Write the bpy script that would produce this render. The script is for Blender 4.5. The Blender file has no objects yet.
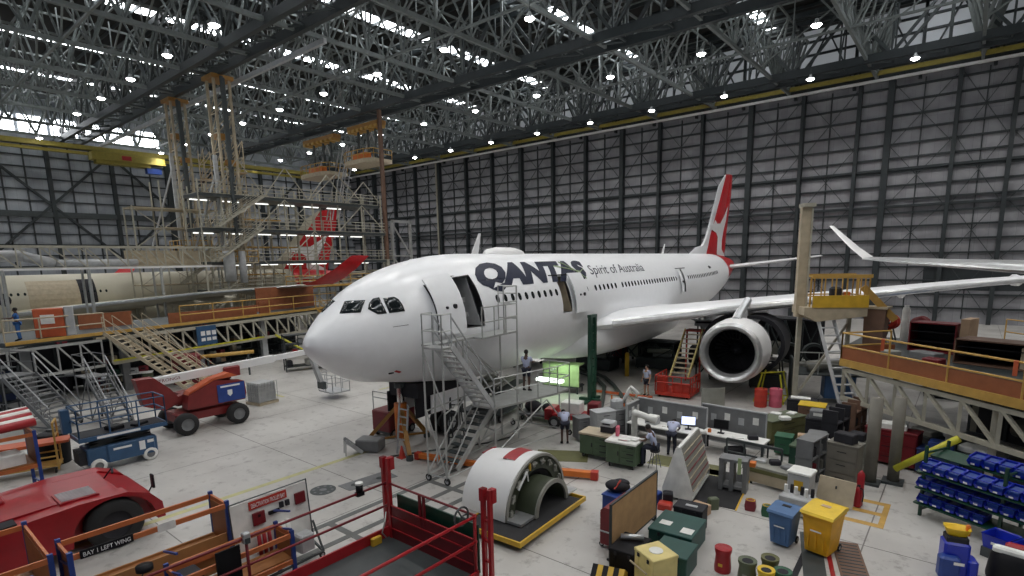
import bpy, bmesh, math, random
from mathutils import Vector, Matrix, Euler
random.seed(7)
C = bpy.context.scene.collection
sc = bpy.context.scene
R = math.radians
PI = math.pi

# ---------------------------------------------------------------- materials
MATS = {}
def mat(name, col, rough=.5, metal=0.0, var=.12, scale=3.0, emit=None, estr=0.0, coat=0.0, bump=0.0, dirt=None):
    m = bpy.data.materials.new(name); m.use_nodes = True
    nt = m.node_tree; b = nt.nodes['Principled BSDF']
    b.inputs['Roughness'].default_value = rough
    b.inputs['Metallic'].default_value = metal
    if name in ('plane_white','white','cream'): var=.02
    if name in ('qantas_navy','dark','black'): b.inputs['Specular IOR Level'].default_value=.15
    if coat: b.inputs['Coat Weight'].default_value = coat
    c = tuple(col) + (1,)
    if var > 0 and emit is None:
        tc = nt.nodes.new('ShaderNodeTexCoord'); n = nt.nodes.new('ShaderNodeTexNoise')
        n.inputs['Scale'].default_value = scale; n.inputs['Detail'].default_value = 3
        nt.links.new(tc.outputs['Object'], n.inputs['Vector'])
        rp = nt.nodes.new('ShaderNodeValToRGB')
        rp.color_ramp.elements[0].position = .3; rp.color_ramp.elements[1].position = .7
        rp.color_ramp.elements[0].color = tuple(x*(1-var) for x in col)+(1,)
        rp.color_ramp.elements[1].color = tuple(min(1, x*(1+var)) for x in col)+(1,)
        nt.links.new(n.outputs['Fac'], rp.inputs['Fac']); nt.links.new(rp.outputs['Color'], b.inputs['Base Color'])
        if bump:
            bp = nt.nodes.new('ShaderNodeBump'); bp.inputs['Strength'].default_value = bump
            nt.links.new(n.outputs['Fac'], bp.inputs['Height']); nt.links.new(bp.outputs['Normal'], b.inputs['Normal'])
    else:
        b.inputs['Base Color'].default_value = c
    if emit is not None:
        b.inputs['Emission Color'].default_value = tuple(emit)+(1,); b.inputs['Emission Strength'].default_value = estr
    MATS[name] = m
    return m
PAL = dict(
 dark_olive=((.045,.055,.032),.5), column_grey=((.16,.15,.125),.55),
 rust=((.16,.09,.06),.6), dock_orange=((.33,.16,.03),.5), dock_yellow=((.28,.23,.04),.6),
 white=((.78,.78,.78),.35), plane_white=((.84,.85,.87),.3), cream=((.50,.47,.37),.5), primer_green=((.45,.52,.22),.5),
 steel=((.17,.19,.185),.5), dark_steel=((.025,.032,.035),.5), mid_grey=((.13,.135,.13),.6), mid_steel=((.05,.06,.062),.5), pale_steel=((.40,.38,.31),.5),
 galv=((.45,.46,.45),.38,.5), black=((.012,.012,.014),.5), rubber=((.018,.018,.019),.8), dark=((.03,.03,.035),.6),
 red=((.34,.012,.018),.38), dark_red=((.16,.008,.014),.45), bright_red=((.45,.035,.02),.45), tug_red=((.30,.008,.014),.28),
 lift_red=((.20,.022,.022),.4), qantas_red=((.50,.01,.015),.35), qantas_navy=((.012,.016,.04),.4), orange=((.62,.16,.02),.45), orange_red=((.50,.10,.035),.5), rack_orange=((.50,.15,.05),.5),
 yellow=((.62,.38,.03),.5), bright_yellow=((.75,.50,.02),.45), lime_yellow=((.55,.52,.04),.5), bin_yellow=((.75,.38,.01),.5), rail_yellow=((.50,.30,.07),.5),
 blue=((.02,.055,.25),.45), scissor_blue=((.03,.085,.18),.4), bin_blue=((.012,.03,.42),.3), wheelie_blue=((.06,.14,.30),.5), navy=((.015,.03,.11),.5),
 green=((.02,.10,.05),.5), post_green=((.008,.05,.03),.4), bench_green=((.06,.10,.055),.5), case_green=((.012,.065,.055),.5), lime=((.36,.46,.24),.5), drab=((.13,.13,.05),.6),
 wood=((.36,.17,.06),.6), board_brown=((.30,.12,.035),.55), cork=((.50,.31,.15),.85), ply=((.45,.30,.16),.6), kick_brown=((.28,.09,.035),.55),
 paper=((.75,.75,.72),.8), grey=((.17,.175,.18),.5), light_grey=((.42,.43,.44),.5), cream_box=((.66,.55,.22),.5), card=((.50,.34,.22),.8),
 skin=((.42,.24,.17),.5), dark_skin=((.10,.055,.04),.5), shirt_blue=((.40,.46,.60),.8), shirt_pale=((.45,.49,.66),.8), shirt_white=((.70,.73,.78),.8), overall_blue=((.03,.12,.35),.8), shorts_navy=((.015,.018,.035),.8), hair=((.015,.012,.01),.8),
 glass_dark=((.012,.016,.018),.08), chrome=((.7,.7,.7),.15,1.0), alu=((.55,.56,.57),.3,.7), matting=((.022,.022,.024),.9), brick_red=((.2,.02,.03),.6), tan=((.45,.38,.27),.6), hose=((.05,.06,.055),.6), foil=((.26,.26,.23),.4), carpet=((.07,.06,.065),.95),
 yellow_line=((.50,.48,.25),.75), olive=((.10,.12,.07),.5), soft_pink=((.6,.12,.18),.6), screen=((.7,.75,.85),.4))
def m_(name):
    if name in MATS: return MATS[name]
    p = PAL[name]
    return mat(name, p[0], p[1], p[2] if len(p) > 2 else 0.0)
mat('lamp_white', (1,1,1), emit=(1,.98,.94), estr=30)
mat('tube_white', (1,1,1), emit=(1,1,.95), estr=1.5)
mat('skylight', (.9,.95,1), emit=(.93,.97,1), estr=7)
mat('monitor_on', (.8,.85,1), emit=(.55,.65,1), estr=1.3)
mat('work_light', (1,1,1), emit=(.85,1,.85), estr=2.5)

# ---------------------------------------------------------------- mesh builder
class B:
    def __init__(s): s.v=[]; s.f=[]; s.mi=[]; s.mats=[]; s.cur=0; s.T=None; s.sm=[]; s.smooth=False
    def m(s, name):
        if name not in s.mats: s.mats.append(name)
        s.cur = s.mats.index(name); return s
    def add(s, vs, fs):
        n=len(s.v)
        if s.T is not None: vs=[s.T@Vector(p) for p in vs]
        s.v += [tuple(p) for p in vs]
        for f in fs: s.f.append(tuple(i+n for i in f)); s.mi.append(s.cur); s.sm.append(s.smooth)
        return s
    def box(s,x0,y0,z0,x1,y1,z1):
        vs=[(x,y,z) for x in (x0,x1) for y in (y0,y1) for z in (z0,z1)]
        return s.add(vs,[(0,1,3,2),(4,6,7,5),(0,4,5,1),(2,3,7,6),(0,2,6,4),(1,5,7,3)])
    def cbox(s,c,d,rz=0,bev=0):
        T=Matrix.Translation(c)@Matrix.Rotation(rz,4,'Z')
        x,y,z=d[0]/2,d[1]/2,d[2]/2
        if bev:
            b=bev; pts=[(-x+b,-y),(x-b,-y),(x,-y+b),(x,y-b),(x-b,y),(-x+b,y),(-x,y-b),(-x,-y+b)]
            i=[(p[0]*(1-b/x),p[1]*(1-b/y)) for p in pts]
            vs=[(p[0],p[1],-z) for p in pts]+[(p[0],p[1],z-b) for p in pts]+[(p[0],p[1],z) for p in i]
            fs=[tuple(range(7,-1,-1)),tuple(range(16,24))]
            for k in range(2):
                for j in range(8): a=k*8+j; q=k*8+(j+1)%8; fs.append((a,q,q+8,a+8))
        else:
            vs=[(a,b_,c_) for a in (-x,x) for b_ in (-y,y) for c_ in (-z,z)]
            fs=[(0,1,3,2),(4,6,7,5),(0,4,5,1),(2,3,7,6),(0,2,6,4),(1,5,7,3)]
        return s.add([T@Vector(p) for p in vs],fs)
    def bar(s,p,q,w,h=None,up=(0,0,1)):
        p=Vector(p);q=Vector(q);h=h or w;d=(q-p)
        if d.length<1e-6: return s
        d.normalize();u=Vector(up)
        if abs(d.dot(u))>.98: u=Vector((1,0,0))
        r=d.cross(u).normalized();u=r.cross(d)
        vs=[e+r*a*w/2+u*b*h/2 for e in (p,q) for a,b in ((-1,-1),(1,-1),(1,1),(-1,1))]
        return s.add(vs,[(3,2,1,0),(4,5,6,7),(0,1,5,4),(1,2,6,5),(2,3,7,6),(3,0,4,7)])
    def tube(s,p,q,r,n=6,r2=None):
        p=Vector(p);q=Vector(q);d=(q-p)
        if d.length<1e-6: return s
        d.normalize();u=Vector((0,0,1)) if abs(d.z)<.9 else Vector((1,0,0))
        a=d.cross(u).normalized();b=d.cross(a); r2=r if r2 is None else r2
        vs=[e+(a*math.cos(2*PI*i/n)+b*math.sin(2*PI*i/n))*rr for e,rr in((p,r),(q,r2)) for i in range(n)]
        fs=[(i,(i+1)%n,(i+1)%n+n,i+n) for i in range(n)]+[tuple(range(n-1,-1,-1)),tuple(range(n,2*n))]
        return s.add(vs,fs)
    def path(s,pts,r,n=6,closed=False):
        pts=[Vector(p) for p in pts]; m=len(pts); vs=[]; fs=[]
        ref=None
        for i,p in enumerate(pts):
            if closed: d=(pts[(i+1)%m]-pts[i-1])
            else: d=(pts[min(i+1,m-1)]-pts[max(i-1,0)])
            d.normalize()
            if ref is None: ref=Vector((0,0,1)) if abs(d.z)<.9 else Vector((1,0,0))
            a=d.cross(ref).normalized(); b=a.cross(d).normalized(); ref=b
            vs+=[p+(a*math.cos(2*PI*k/n)+b*math.sin(2*PI*k/n))*r for k in range(n)]
        for i in range(m if closed else m-1):
            j=(i+1)%m
            for k in range(n): fs.append((i*n+k,i*n+(k+1)%n,j*n+(k+1)%n,j*n+k))
        if not closed: fs+= [tuple(range(n-1,-1,-1)),tuple(range((m-1)*n,m*n))]
        return s.add(vs,fs)
    def lathe(s,o,axis,prof,n=24,a0=0,a1=2*PI,up=(0,0,1)):
        # prof: list of (t along axis, r)
        o=Vector(o);d=Vector(axis).normalized();u=Vector(up)
        if abs(d.dot(u))>.95: u=Vector((1,0,0))
        a=d.cross(u).normalized();b=a.cross(d)
        full=abs(a1-a0-2*PI)<1e-6; k=n if full else n+1; vs=[];fs=[]
        for t,r in prof:
            for i in range(k):
                an=a0+(a1-a0)*i/n
                vs.append(o+d*t+(a*math.cos(an)+b*math.sin(an))*r)
        for j in range(len(prof)-1):
            for i in range(n):
                i2=(i+1)%k
                fs.append((j*k+i,j*k+i2,(j+1)*k+i2,(j+1)*k+i))
        return s.add(vs,fs)
    def disc(s,c,axis,r,t=.02,n=20):
        c=Vector(c); d=Vector(axis).normalized()
        return s.tube(c-d*t/2,c+d*t/2,r,n)
    def prism(s,poly,a,b,axis='z'):
        n=len(poly)
        def P(p,t):
            return {'z':(p[0],p[1],t),'x':(t,p[0],p[1]),'y':(p[0],t,p[1])}[axis]
        vs=[P(p,a) for p in poly]+[P(p,b) for p in poly]
        fs=[tuple(range(n-1,-1,-1)),tuple(range(n,2*n))]+[(i,(i+1)%n,(i+1)%n+n,i+n) for i in range(n)]
        return s.add(vs,fs)
    def loft(s,rings,cap=True,closed=True):
        n=len(rings[0]); vs=[p for r in rings for p in r]; fs=[]
        for j in range(len(rings)-1):
            for i in range(n if closed else n-1):
                i2=(i+1)%n; fs.append((j*n+i,j*n+i2,(j+1)*n+i2,(j+1)*n+i))
        if cap: fs+=[tuple(range(n-1,-1,-1)),tuple(range((len(rings)-1)*n,len(rings)*n))]
        return s.add(vs,fs)
    def sphere(s,c,r,n=10,sc_=(1,1,1)):
        rings=[]
        for j in range(1,n):
            t=PI*j/n; rings.append([(c[0]+r*sc_[0]*math.sin(t)*math.cos(2*PI*i/(n*2)),c[1]+r*sc_[1]*math.sin(t)*math.sin(2*PI*i/(n*2)),c[2]-r*sc_[2]*math.cos(t)) for i in range(2*n)])
        return s.loft(rings)
SPLIT={'post','carriage','latch','upright','bracket','mirror','kick_board','hanger','strut','leg','stair','vent_pipe','guard_rail','frame','door_arm','end_frame','step','controls','hanger','pipe','load','shelf','board','beam','kick_plate','cap','end_beam','cover_strip','base_frame','cable_chain','guide_rail'}
def clusters(b):
    n=len(b.v); par=list(range(n))
    def find(a):
        while par[a]!=a: par[a]=par[par[a]]; a=par[a]
        return a
    for f in b.f:
        r=find(f[0])
        for i in f[1:]:
            q=find(i)
            if q!=r: par[q]=r
    isl={}
    for i,f in enumerate(b.f): isl.setdefault(find(f[0]),[]).append(i)
    L=[]
    for fs in isl.values():
        vs=[b.v[i] for f in fs for i in b.f[f]]
        L.append([[min(v[k] for v in vs)-.025 for k in range(3)],[max(v[k] for v in vs)+.025 for k in range(3)],fs])
    if len(L)>160: return None
    # merge islands whose boxes touch (box against member boxes)
    G=[[x] for x in L]; ch=True
    def touch(p,q): return all(p[0][k]<=q[1][k] and q[0][k]<=p[1][k] for k in range(3))
    i=0
    while i<len(G):
        j=i+1; hit=False
        while j<len(G):
            if any(touch(p,q) for p in G[i] for q in G[j]): G[i]+=G.pop(j); hit=True
            else: j+=1
        if not hit: i+=1
    return [[f for x in g for f in x[2]] for g in G]
def obj(name, b, parent=None, mt=None, smooth=None, loc=None, rz=None, label=None, auto=True):
    if parent is not None and name in SPLIT and not parent.name.startswith('wall'):
        cl=clusters(b)
        if cl and 1<len(cl)<=14:
            out=[]
            for fs in cl:
                c=B(); c.mats=b.mats; mp={}
                for f in fs:
                    c.f.append(tuple(mp.setdefault(i,len(mp)) for i in b.f[f])); c.mi.append(b.mi[f]); c.sm.append(b.sm[f])
                c.v=[None]*len(mp)
                for k,i in mp.items(): c.v[i]=b.v[k]
                out.append(obj_one(name,c,parent,mt,smooth,loc,rz,label,auto))
            return out[0]
    return obj_one(name,b,parent,mt,smooth,loc,rz,label,auto)
def obj_one(name, b, parent=None, mt=None, smooth=None, loc=None, rz=None, label=None, auto=True):
    me = bpy.data.meshes.new(name)
    me.from_pydata(b.v, [], b.f)
    names = b.mats or [mt or 'grey']
    if mt and not b.mats: names=[mt]
    for n in names: me.materials.append(m_(n))
    me.polygons.foreach_set('material_index', b.mi if b.mats else [0]*len(b.f))
    me.polygons.foreach_set('use_smooth', [bool(x) or bool(smooth) for x in b.sm])
    bm = bmesh.new(); bm.from_mesh(me); bmesh.ops.recalc_face_normals(bm, faces=bm.faces); bm.to_mesh(me); bm.free()
    if smooth and auto:
        try: me.set_sharp_from_angle(angle=R(38))
        except Exception: pass
    me.update()
    o = bpy.data.objects.new(name, me); C.objects.link(o)
    if parent is not None: o.parent = parent
    if loc: o.location = loc
    if rz is not None: o.rotation_euler = (0,0,rz)
    if label: o['label'] = label
    return o
def part(name, mt, parent, fn, smooth=False, label=None):
    b=B(); b.m(mt); fn(b); return obj(name,b,parent,smooth=smooth,label=label)
def tag(o,label=None,cat=None,group=None,kind=None):
    if label: o['label']=label
    if cat: o['category']=cat
    if group: o['group']=group
    if kind: o['kind']=kind
    return o
def thing(name,label,cat,loc=(0,0,0),rz=0,group=None):
    o=bpy.data.objects.new(name,None); C.objects.link(o); o.empty_display_size=.3
    o.location=loc; o.rotation_euler=(0,0,rz); return tag(o,label,cat,group)
def solo(name,b,label,cat,loc=(0,0,0),rz=0,group=None,smooth=False):
    return tag(obj(name,b,None,smooth=smooth,loc=loc,rz=rz),label,cat,group)
def struct(name,b,smooth=False):
    return tag(obj(name,b,smooth=smooth),kind='structure')
def copy_tree(o,parent=None):
    c=o.copy(); C.objects.link(c); c.parent=parent
    for ch in o.children: copy_tree(ch,c)
    return c
def dup(o,loc,rz=0,label=None,group=None,scale=None):
    c=copy_tree(o); c.location=loc; c.rotation_euler=(0,0,rz)
    if label: c['label']=label
    if group: c['group']=group
    if scale: c.scale=scale
    return c
FONT={}
def text_bm(txt,size=1.0,bold=0.0,shear=0.0,space=1.0):
    cu=bpy.data.curves.new('t','FONT'); cu.body=txt; cu.size=size; cu.offset=bold; cu.shear=shear; cu.space_character=space
    cu.resolution_u=3
    o=bpy.data.objects.new('t',cu); C.objects.link(o)
    dg=bpy.context.evaluated_depsgraph_get(); dg.update()
    me=bpy.data.meshes.new_from_object(o.evaluated_get(dg))
    C.objects.unlink(o); bpy.data.objects.remove(o)
    return me
def text(name,txt,parent,T,w,h,mt,bold=0.0,label=None,shear=0.0):
    """flat lettering fitted in w x h, placed by matrix T (x right, y up, z out)"""
    me=text_bm(txt,1.0,bold,shear)
    xs=[v.co.x for v in me.vertices]; ys=[v.co.y for v in me.vertices]
    if not xs: return None
    sx=w/max(1e-6,max(xs)-min(xs)); sy=h/max(1e-6,max(ys)-min(ys)); x0,y0=min(xs),min(ys)
    for v in me.vertices: v.co=T@Vector(((v.co.x-x0)*sx,(v.co.y-y0)*sy,0))
    me.materials.clear(); me.materials.append(m_(mt))
    o=bpy.data.objects.new(name,me); C.objects.link(o); o.parent=parent
    if label: o['label']=label
    return o
def frameT(o,x,y):
    """matrix whose x axis is x, y axis is y, z = x cross y"""
    x=Vector(x).normalized(); y=Vector(y).normalized(); z=x.cross(y)
    return Matrix(((x[0],y[0],z[0],o[0]),(x[1],y[1],z[1],o[1]),(x[2],y[2],z[2],o[2]),(0,0,0,1)))

# ---------------------------------------------------------------- camera (matched to the photograph)
EYE=7.5
cy_,cp_,cr_=R(39.5),R(9.84),R(-1.1)
f_=Vector((-math.sin(cy_)*math.cos(cp_),math.cos(cy_)*math.cos(cp_),-math.sin(cp_)))
r_=Vector((math.cos(cy_),math.sin(cy_),0)); u_=r_.cross(f_)
r2=r_*math.cos(cr_)+u_*math.sin(cr_); u2=-r_*math.sin(cr_)+u_*math.cos(cr_)
cd=bpy.data.cameras.new('camera'); cam=bpy.data.objects.new('camera',cd); C.objects.link(cam)
cam.matrix_world=Matrix(((r2[0],u2[0],-f_[0],0),(r2[1],u2[1],-f_[1],0),(r2[2],u2[2],-f_[2],EYE),(0,0,0,1)))
cd.sensor_width=36; cd.lens=553.25/1024*36; cd.shift_y=(356.7-288)/1024; cd.clip_end=600; cd.clip_start=.05
sc.camera=cam

LAMPW=1080; WORLD=.17; EXPO=0.14

# ================================================================ hangar shell
XL,XR,YB,YF,ZR=-108,42,76,-14,33.0
def floor_mat():
    m=bpy.data.materials.new('painted_concrete'); m.use_nodes=True; nt=m.node_tree; b=nt.nodes['Principled BSDF']; L=nt.links
    tc=nt.nodes.new('ShaderNodeTexCoord')
    n1=nt.nodes.new('ShaderNodeTexNoise'); n1.inputs['Scale'].default_value=.35; n1.inputs['Detail'].default_value=6
    n2=nt.nodes.new('ShaderNodeTexNoise'); n2.inputs['Scale'].default_value=2.2; n2.inputs['Detail'].default_value=8; n2.inputs['Roughness'].default_value=.7
    for n in(n1,n2): L.new(tc.outputs['Object'],n.inputs['Vector'])
    r1=nt.nodes.new('ShaderNodeValToRGB'); r1.color_ramp.elements[0].color=(.42,.405,.385,1); r1.color_ramp.elements[1].color=(.54,.525,.50,1)
    r1.color_ramp.elements[0].position=.35; r1.color_ramp.elements[1].position=.62
    r2_=nt.nodes.new('ShaderNodeValToRGB'); r2_.color_ramp.elements[0].color=(.45,.43,.42,1); r2_.color_ramp.elements[1].color=(1,1,1,1)
    r2_.color_ramp.elements[0].position=.31; r2_.color_ramp.elements[1].position=.46
    mx=nt.nodes.new('ShaderNodeMixRGB'); mx.blend_type='MULTIPLY'; mx.inputs['Fac'].default_value=.75
    L.new(n1.outputs['Fac'],r1.inputs['Fac']); L.new(n2.outputs['Fac'],r2_.inputs['Fac'])
    L.new(r1.outputs['Color'],mx.inputs['Color1']); L.new(r2_.outputs['Color'],mx.inputs['Color2'])
    br=nt.nodes.new('ShaderNodeTexBrick'); br.offset=0; br.inputs['Scale'].default_value=1; br.inputs['Brick Width'].default_value=4.2; br.inputs['Row Height'].default_value=5.5
    br.inputs['Mortar Size'].default_value=.018; br.inputs['Color1'].default_value=br.inputs['Color2'].default_value=(1,1,1,1); br.inputs['Mortar'].default_value=(.32,.31,.3,1)
    mp=nt.nodes.new('ShaderNodeMapping'); mp.inputs['Location'].default_value=(3.6+2.1,.4,0)
    L.new(tc.outputs['Object'],mp.inputs['Vector']); L.new(mp.outputs['Vector'],br.inputs['Vector'])
    m2=nt.nodes.new('ShaderNodeMixRGB'); m2.blend_type='MULTIPLY'; m2.inputs['Fac'].default_value=1
    L.new(mx.outputs['Color'],m2.inputs['Color1']); L.new(br.outputs['Color'],m2.inputs['Color2'])
    L.new(m2.outputs['Color'],b.inputs['Base Color'])
    b.inputs['Roughness'].default_value=.38
    rr=nt.nodes.new('ShaderNodeMapRange'); rr.inputs['To Min'].default_value=.28; rr.inputs['To Max'].default_value=.55
    L.new(n2.outputs['Fac'],rr.inputs['Value']); L.new(rr.outputs['Result'],b.inputs['Roughness'])
    MATS['painted_concrete']=m
def clad_mat(name,c1,c2,rib=5.0,axis=0,rough=.6):
    m=bpy.data.materials.new(name); m.use_nodes=True; nt=m.node_tree; b=nt.nodes['Principled BSDF']; L=nt.links
    tc=nt.nodes.new('ShaderNodeTexCoord'); n1=nt.nodes.new('ShaderNodeTexNoise'); n1.inputs['Scale'].default_value=.5; n1.inputs['Detail'].default_value=5
    mp=nt.nodes.new('ShaderNodeMapping'); mp.inputs['Scale'].default_value=(1,1,1)
    L.new(tc.outputs['Object'],mp.inputs['Vector']); L.new(mp.outputs['Vector'],n1.inputs['Vector'])
    # sheet to sheet tone: brick texture laid on (x or y, z)
    sp=nt.nodes.new('ShaderNodeSeparateXYZ'); cb=nt.nodes.new('ShaderNodeCombineXYZ'); L.new(tc.outputs['Object'],sp.inputs[0])
    L.new(sp.outputs[axis],cb.inputs[0]); L.new(sp.outputs[2],cb.inputs[1])
    br=nt.nodes.new('ShaderNodeTexBrick'); br.offset=0; br.inputs['Scale'].default_value=1; br.inputs['Brick Width'].default_value=1.05; br.inputs['Row Height'].default_value=4.35
    br.inputs['Mortar Size'].default_value=.012; br.inputs['Color1'].default_value=(.86,.86,.86,1); br.inputs['Color2'].default_value=(1,1,1,1); br.inputs['Mortar'].default_value=(.55,.55,.55,1)
    L.new(cb.outputs[0],br.inputs['Vector'])
    r1=nt.nodes.new('ShaderNodeValToRGB'); r1.color_ramp.elements[0].color=c1+(1,); r1.color_ramp.elements[1].color=c2+(1,)
    r1.color_ramp.elements[0].position=.35; r1.color_ramp.elements[1].position=.65
    L.new(n1.outputs['Fac'],r1.inputs['Fac'])
    mx=nt.nodes.new('ShaderNodeMixRGB'); mx.blend_type='MULTIPLY'; mx.inputs['Fac'].default_value=1
    L.new(r1.outputs['Color'],mx.inputs['Color1']); L.new(br.outputs['Color'],mx.inputs['Color2']); L.new(mx.outputs['Color'],b.inputs['Base Color'])
    b.inputs['Roughness'].default_value=rough; b.inputs['Metallic'].default_value=.0
    MATS[name]=m
floor_mat()
clad_mat('door_cladding',(.26,.26,.28),(.385,.385,.41))
clad_mat('side_cladding',(.30,.325,.36),(.42,.445,.48),axis=1)
mat('translucent',(.5,.52,.55),emit=(.8,.85,.9),estr=.14)  # faint glow put into the upper wall sheets to brighten them
mat('roof_deck',(.016,.015,.014),.8)
b=B().m('painted_concrete'); b.box(XL-2,YF-6,-.3,XR+4,YB+3,0); struct('floor',b)
# --- back wall: sliding doors with columns, girts and bracing
b=B().m('door_cladding'); b.box(XL,YB,0,XR,YB+.3,ZR); wall=struct('wall_back',b)
cols=[-104.6,-99.1,-92.5,-86.1,-79.3,-72.3,-66.0,-59.6,-53.1,-47.0,-40.8,-35.0,-29.0,-22.9,-17.0,-11.3,-8.4,-2.6,1.9,7.5,13.5,19.5,25.5,31.5,37.5]
b=B().m('dark_steel')
for i,x in enumerate(cols):
    w=.6 if i%3==1 else .38
    b.box(x-w/2,YB-.75,0,x+w/2,YB+.02,25.9)
obj('column',b,wall)
b=B().m('dark_steel'); z=1.6
gz=[]
while z<25.6:
    b.box(XL,YB-.32,z-.09,XR,YB+.02,z+.09); gz.append(z); z+=1.47
for z in (16.55,12.6): b.box(XL,YB-.5,z-.12,XR,YB,z+.14)
for i in range(len(cols)-1):
    xm=(cols[i]+cols[i+1])/2
    if cols[i+1]-cols[i]>3.5: b.box(xm-.05,YB-.2,.5,xm+.05,YB+.02,25.7)
obj('girt',b,wall)
b=B().m('mid_steel')
for i in range(len(cols)-1):
    x0,x1=cols[i]+.3,cols[i+1]-.3
    for k,(za,zb) in enumerate(((1,6.9),(6.9,12.6),(12.6,19),(19,25.4))):
        if x1-x0<2.6: continue
        b.bar((x0,YB-.28,za),(x1,YB-.28,zb),.07); b.bar((x1,YB-.24,za),(x0,YB-.24,zb),.07)
obj('brace',b,wall)
b=B().m('dark_steel')
for k in range(4): b.box(XL,YB-.3,27.3+k*1.45,XR,YB+.02,27.5+k*1.45)
for x in range(int(XL),XR,6):
    b.box(x-.15,YB-.45,25.6,x+.15,YB,ZR); b.bar((x,YB-.3,26.2),(x+3,YB-.3,32.5),.16); b.bar((x+6,YB-.3,26.2),(x+3,YB-.3,32.5),.16)
b.box(XL,YB-1.0,26.05,XR,YB-.1,26.5)
obj('header',b,wall)
b=B().m('white'); b.box(XL,YB-1.35,25.78,XR,YB-1.05,26.04); obj('door_track',b,wall)
b=B().m('dock_yellow')
b.box(XL,YB-1.9,26.3,XR,YB-1.7,26.75); obj('crane_rail',b,wall)
b=B().m('translucent');  # glowing sheets added to brighten the wall above the doors
for k in range(4): b.box(XL,YB-.1,27.52+k*1.45,XR,YB-.03,28.7+k*1.45)
tag(obj('window_20',b),kind='structure')
b=B().m('pale_steel'); b.box(-79.75,YB-1.0,0,-79.5,YB-.78,25.9); obj('drain_pipe',b,wall,label='white vertical pipe')
b=B().m('dark_steel'); b.box(-4,YB-.06,3.5,4.5,YB+.01,6.2); obj('panel',b,wall)
# --- left wall
b=B().m('side_cladding'); b.box(XL-.3,YF,0,XL,YB,ZR); wl=struct('wall_left',b)
b=B().m('dark_steel')
y=-9.5; k=0
while y<YB:
    w=.9 if k%3==0 else .5
    b.box(XL-.02,y-w/2,0,XL+.7,y+w/2,25.5)
    for j in (1,2): b.box(XL,y+j*2.7-.09,0,XL+.2,y+j*2.7+.09,25.5)
    y+=8.1; k+=1
obj('column',b,wl)
b=B().m('dark_steel')
for k in range(16): b.box(XL-.02,YF,1.5+k*1.6,XL+.28,YB,1.66+k*1.6)
b.m('mid_steel'); b.box(XL,YF,15.2,XL+.6,YB,16.0)
b.m('dark_steel')
for y in (-2,14.5,31,47.5): b.bar((XL+.5,y,9),(XL+.5,y+16.4,25),.32); b.bar((XL+.5,y+16.4,9),(XL+.5,y,25),.32)
obj('girt',b,wl)
b=B().m('skylight')
y=YF+1
while y<38: b.box(XL+.02,y,27.2,XL+.1,y+3.2,29.6); y+=3.7
tag(obj('window_1',b),kind='structure')
b=B().m('side_cladding'); b.box(XR,YF,0,XR+.3,YB,ZR); struct('wall_right',b)
# --- roof
b=B().m('roof_deck'); b.box(XL-.3,YF,ZR,XR+.3,YB+.3,ZR+.3)
struct('ceiling',b)
b=B().m('mid_steel')
for y in range(YF+1,YB,3): b.box(XL,y-.06,ZR-.35,XR,y+.06,ZR-.02)
tag(obj('ceiling_beam',b),kind='structure')
for n,x in enumerate((-98,-82.5,-67,-51.5,-36,-20.5,-5,10.5)):
    b=B().m('skylight')
    y=YF+3
    while y<YB-4: b.box(x-.8,y,ZR-.06,x+.8,y+2.8,ZR-.01); y+=3
    tag(obj('window_%d'%(n+2),b),kind='structure')
GY=[4.5,25.5,46,68.5]; SX=[-103.5,-95,-86.2,-77.5,-69,-60.3,-52,-44,-35,-27.2,-18.5,-9.8,-1,7.7,16.5,25.2,34]
Z0,Z1=26.0,31.8
def xgirder(y,big=True):
    b=B().m('dark_steel'); w=1.25
    for s in (-w,w):
        b.bar((XL,y+s,Z0+.2),(XR,y+s,Z0+.2),.45,.75); b.bar((XL,y+s,Z1),(XR,y+s,Z1),.35,.5)
    b.m('mid_steel')
    x=SX[0]-8.7; st=4.35
    i=0
    while x<XR-st:
        for s in (-w,w):
            z0,z1=(Z0+.3,Z1-.1) if i%2==0 else (Z1-.1,Z0+.3)
            b.bar((x,y+s,z0),(x+st,y+s,z1),.22,.26); b.bar((x,y+s,Z0+.2),(x,y+s,Z1),.15)
        b.bar((x,y-w,Z0+.2),(x,y+w,Z0+.2),.15); b.bar((x,y-w,Z0+.2),(x+st,y+w,Z0+.2),.12); b.bar((x,y-w,Z1),(x+st,y+w,Z1),.12); b.bar((x,y-w,Z0+.3),(x,y+w,Z1),.12)
        x+=st; i+=1
    return tag(obj('ceiling_beam',b),kind='structure')
for y in GY: xgirder(y)
# overhead rails hung below the girders
b=B().m('light_grey')
b.bar((XL,GY[1]+3.2,Z0-.3),(-43,GY[1]+3.2,Z0-.3),.3,.4)
for x in range(-106,-41,6): b.bar((x,GY[1]+3.2,Z0),(x,GY[1]+3.2,Z0+3),.06)
tag(obj('trim_1',b),kind='structure')
def ytruss(x):
    b=B().m('steel')
    ys=GY+[YB-.5]; ys=[YF]+ys
    for a,c in zip(ys[:-1],ys[1:]):
        n=5; h=(c-a)/n
        b.bar((x,a,Z0+.25),(x,c,Z0+.25),.26,.34)
        for s in (-1.6,1.6): b.bar((x+s,a,Z1-.2),(x+s,c,Z1-.2),.16,.2)
        for i in range(n):
            y0=a+i*h; y1=y0+h; ym=(y0+y1)/2
            for s in (-1.6,1.6):
                b.bar((x,y0,Z0+.25),(x+s,ym,Z1-.2),.16); b.bar((x,y1,Z0+.25),(x+s,ym,Z1-.2),.16)
            b.bar((x-1.6,ym,Z1-.2),(x+1.6,ym,Z1-.2),.1)
            b.bar((x,y0,Z0+.25),(x,y0,Z1),.1)
    tag(obj('ceiling_beam',b),kind='structure')
for x in SX: ytruss(x)
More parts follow.
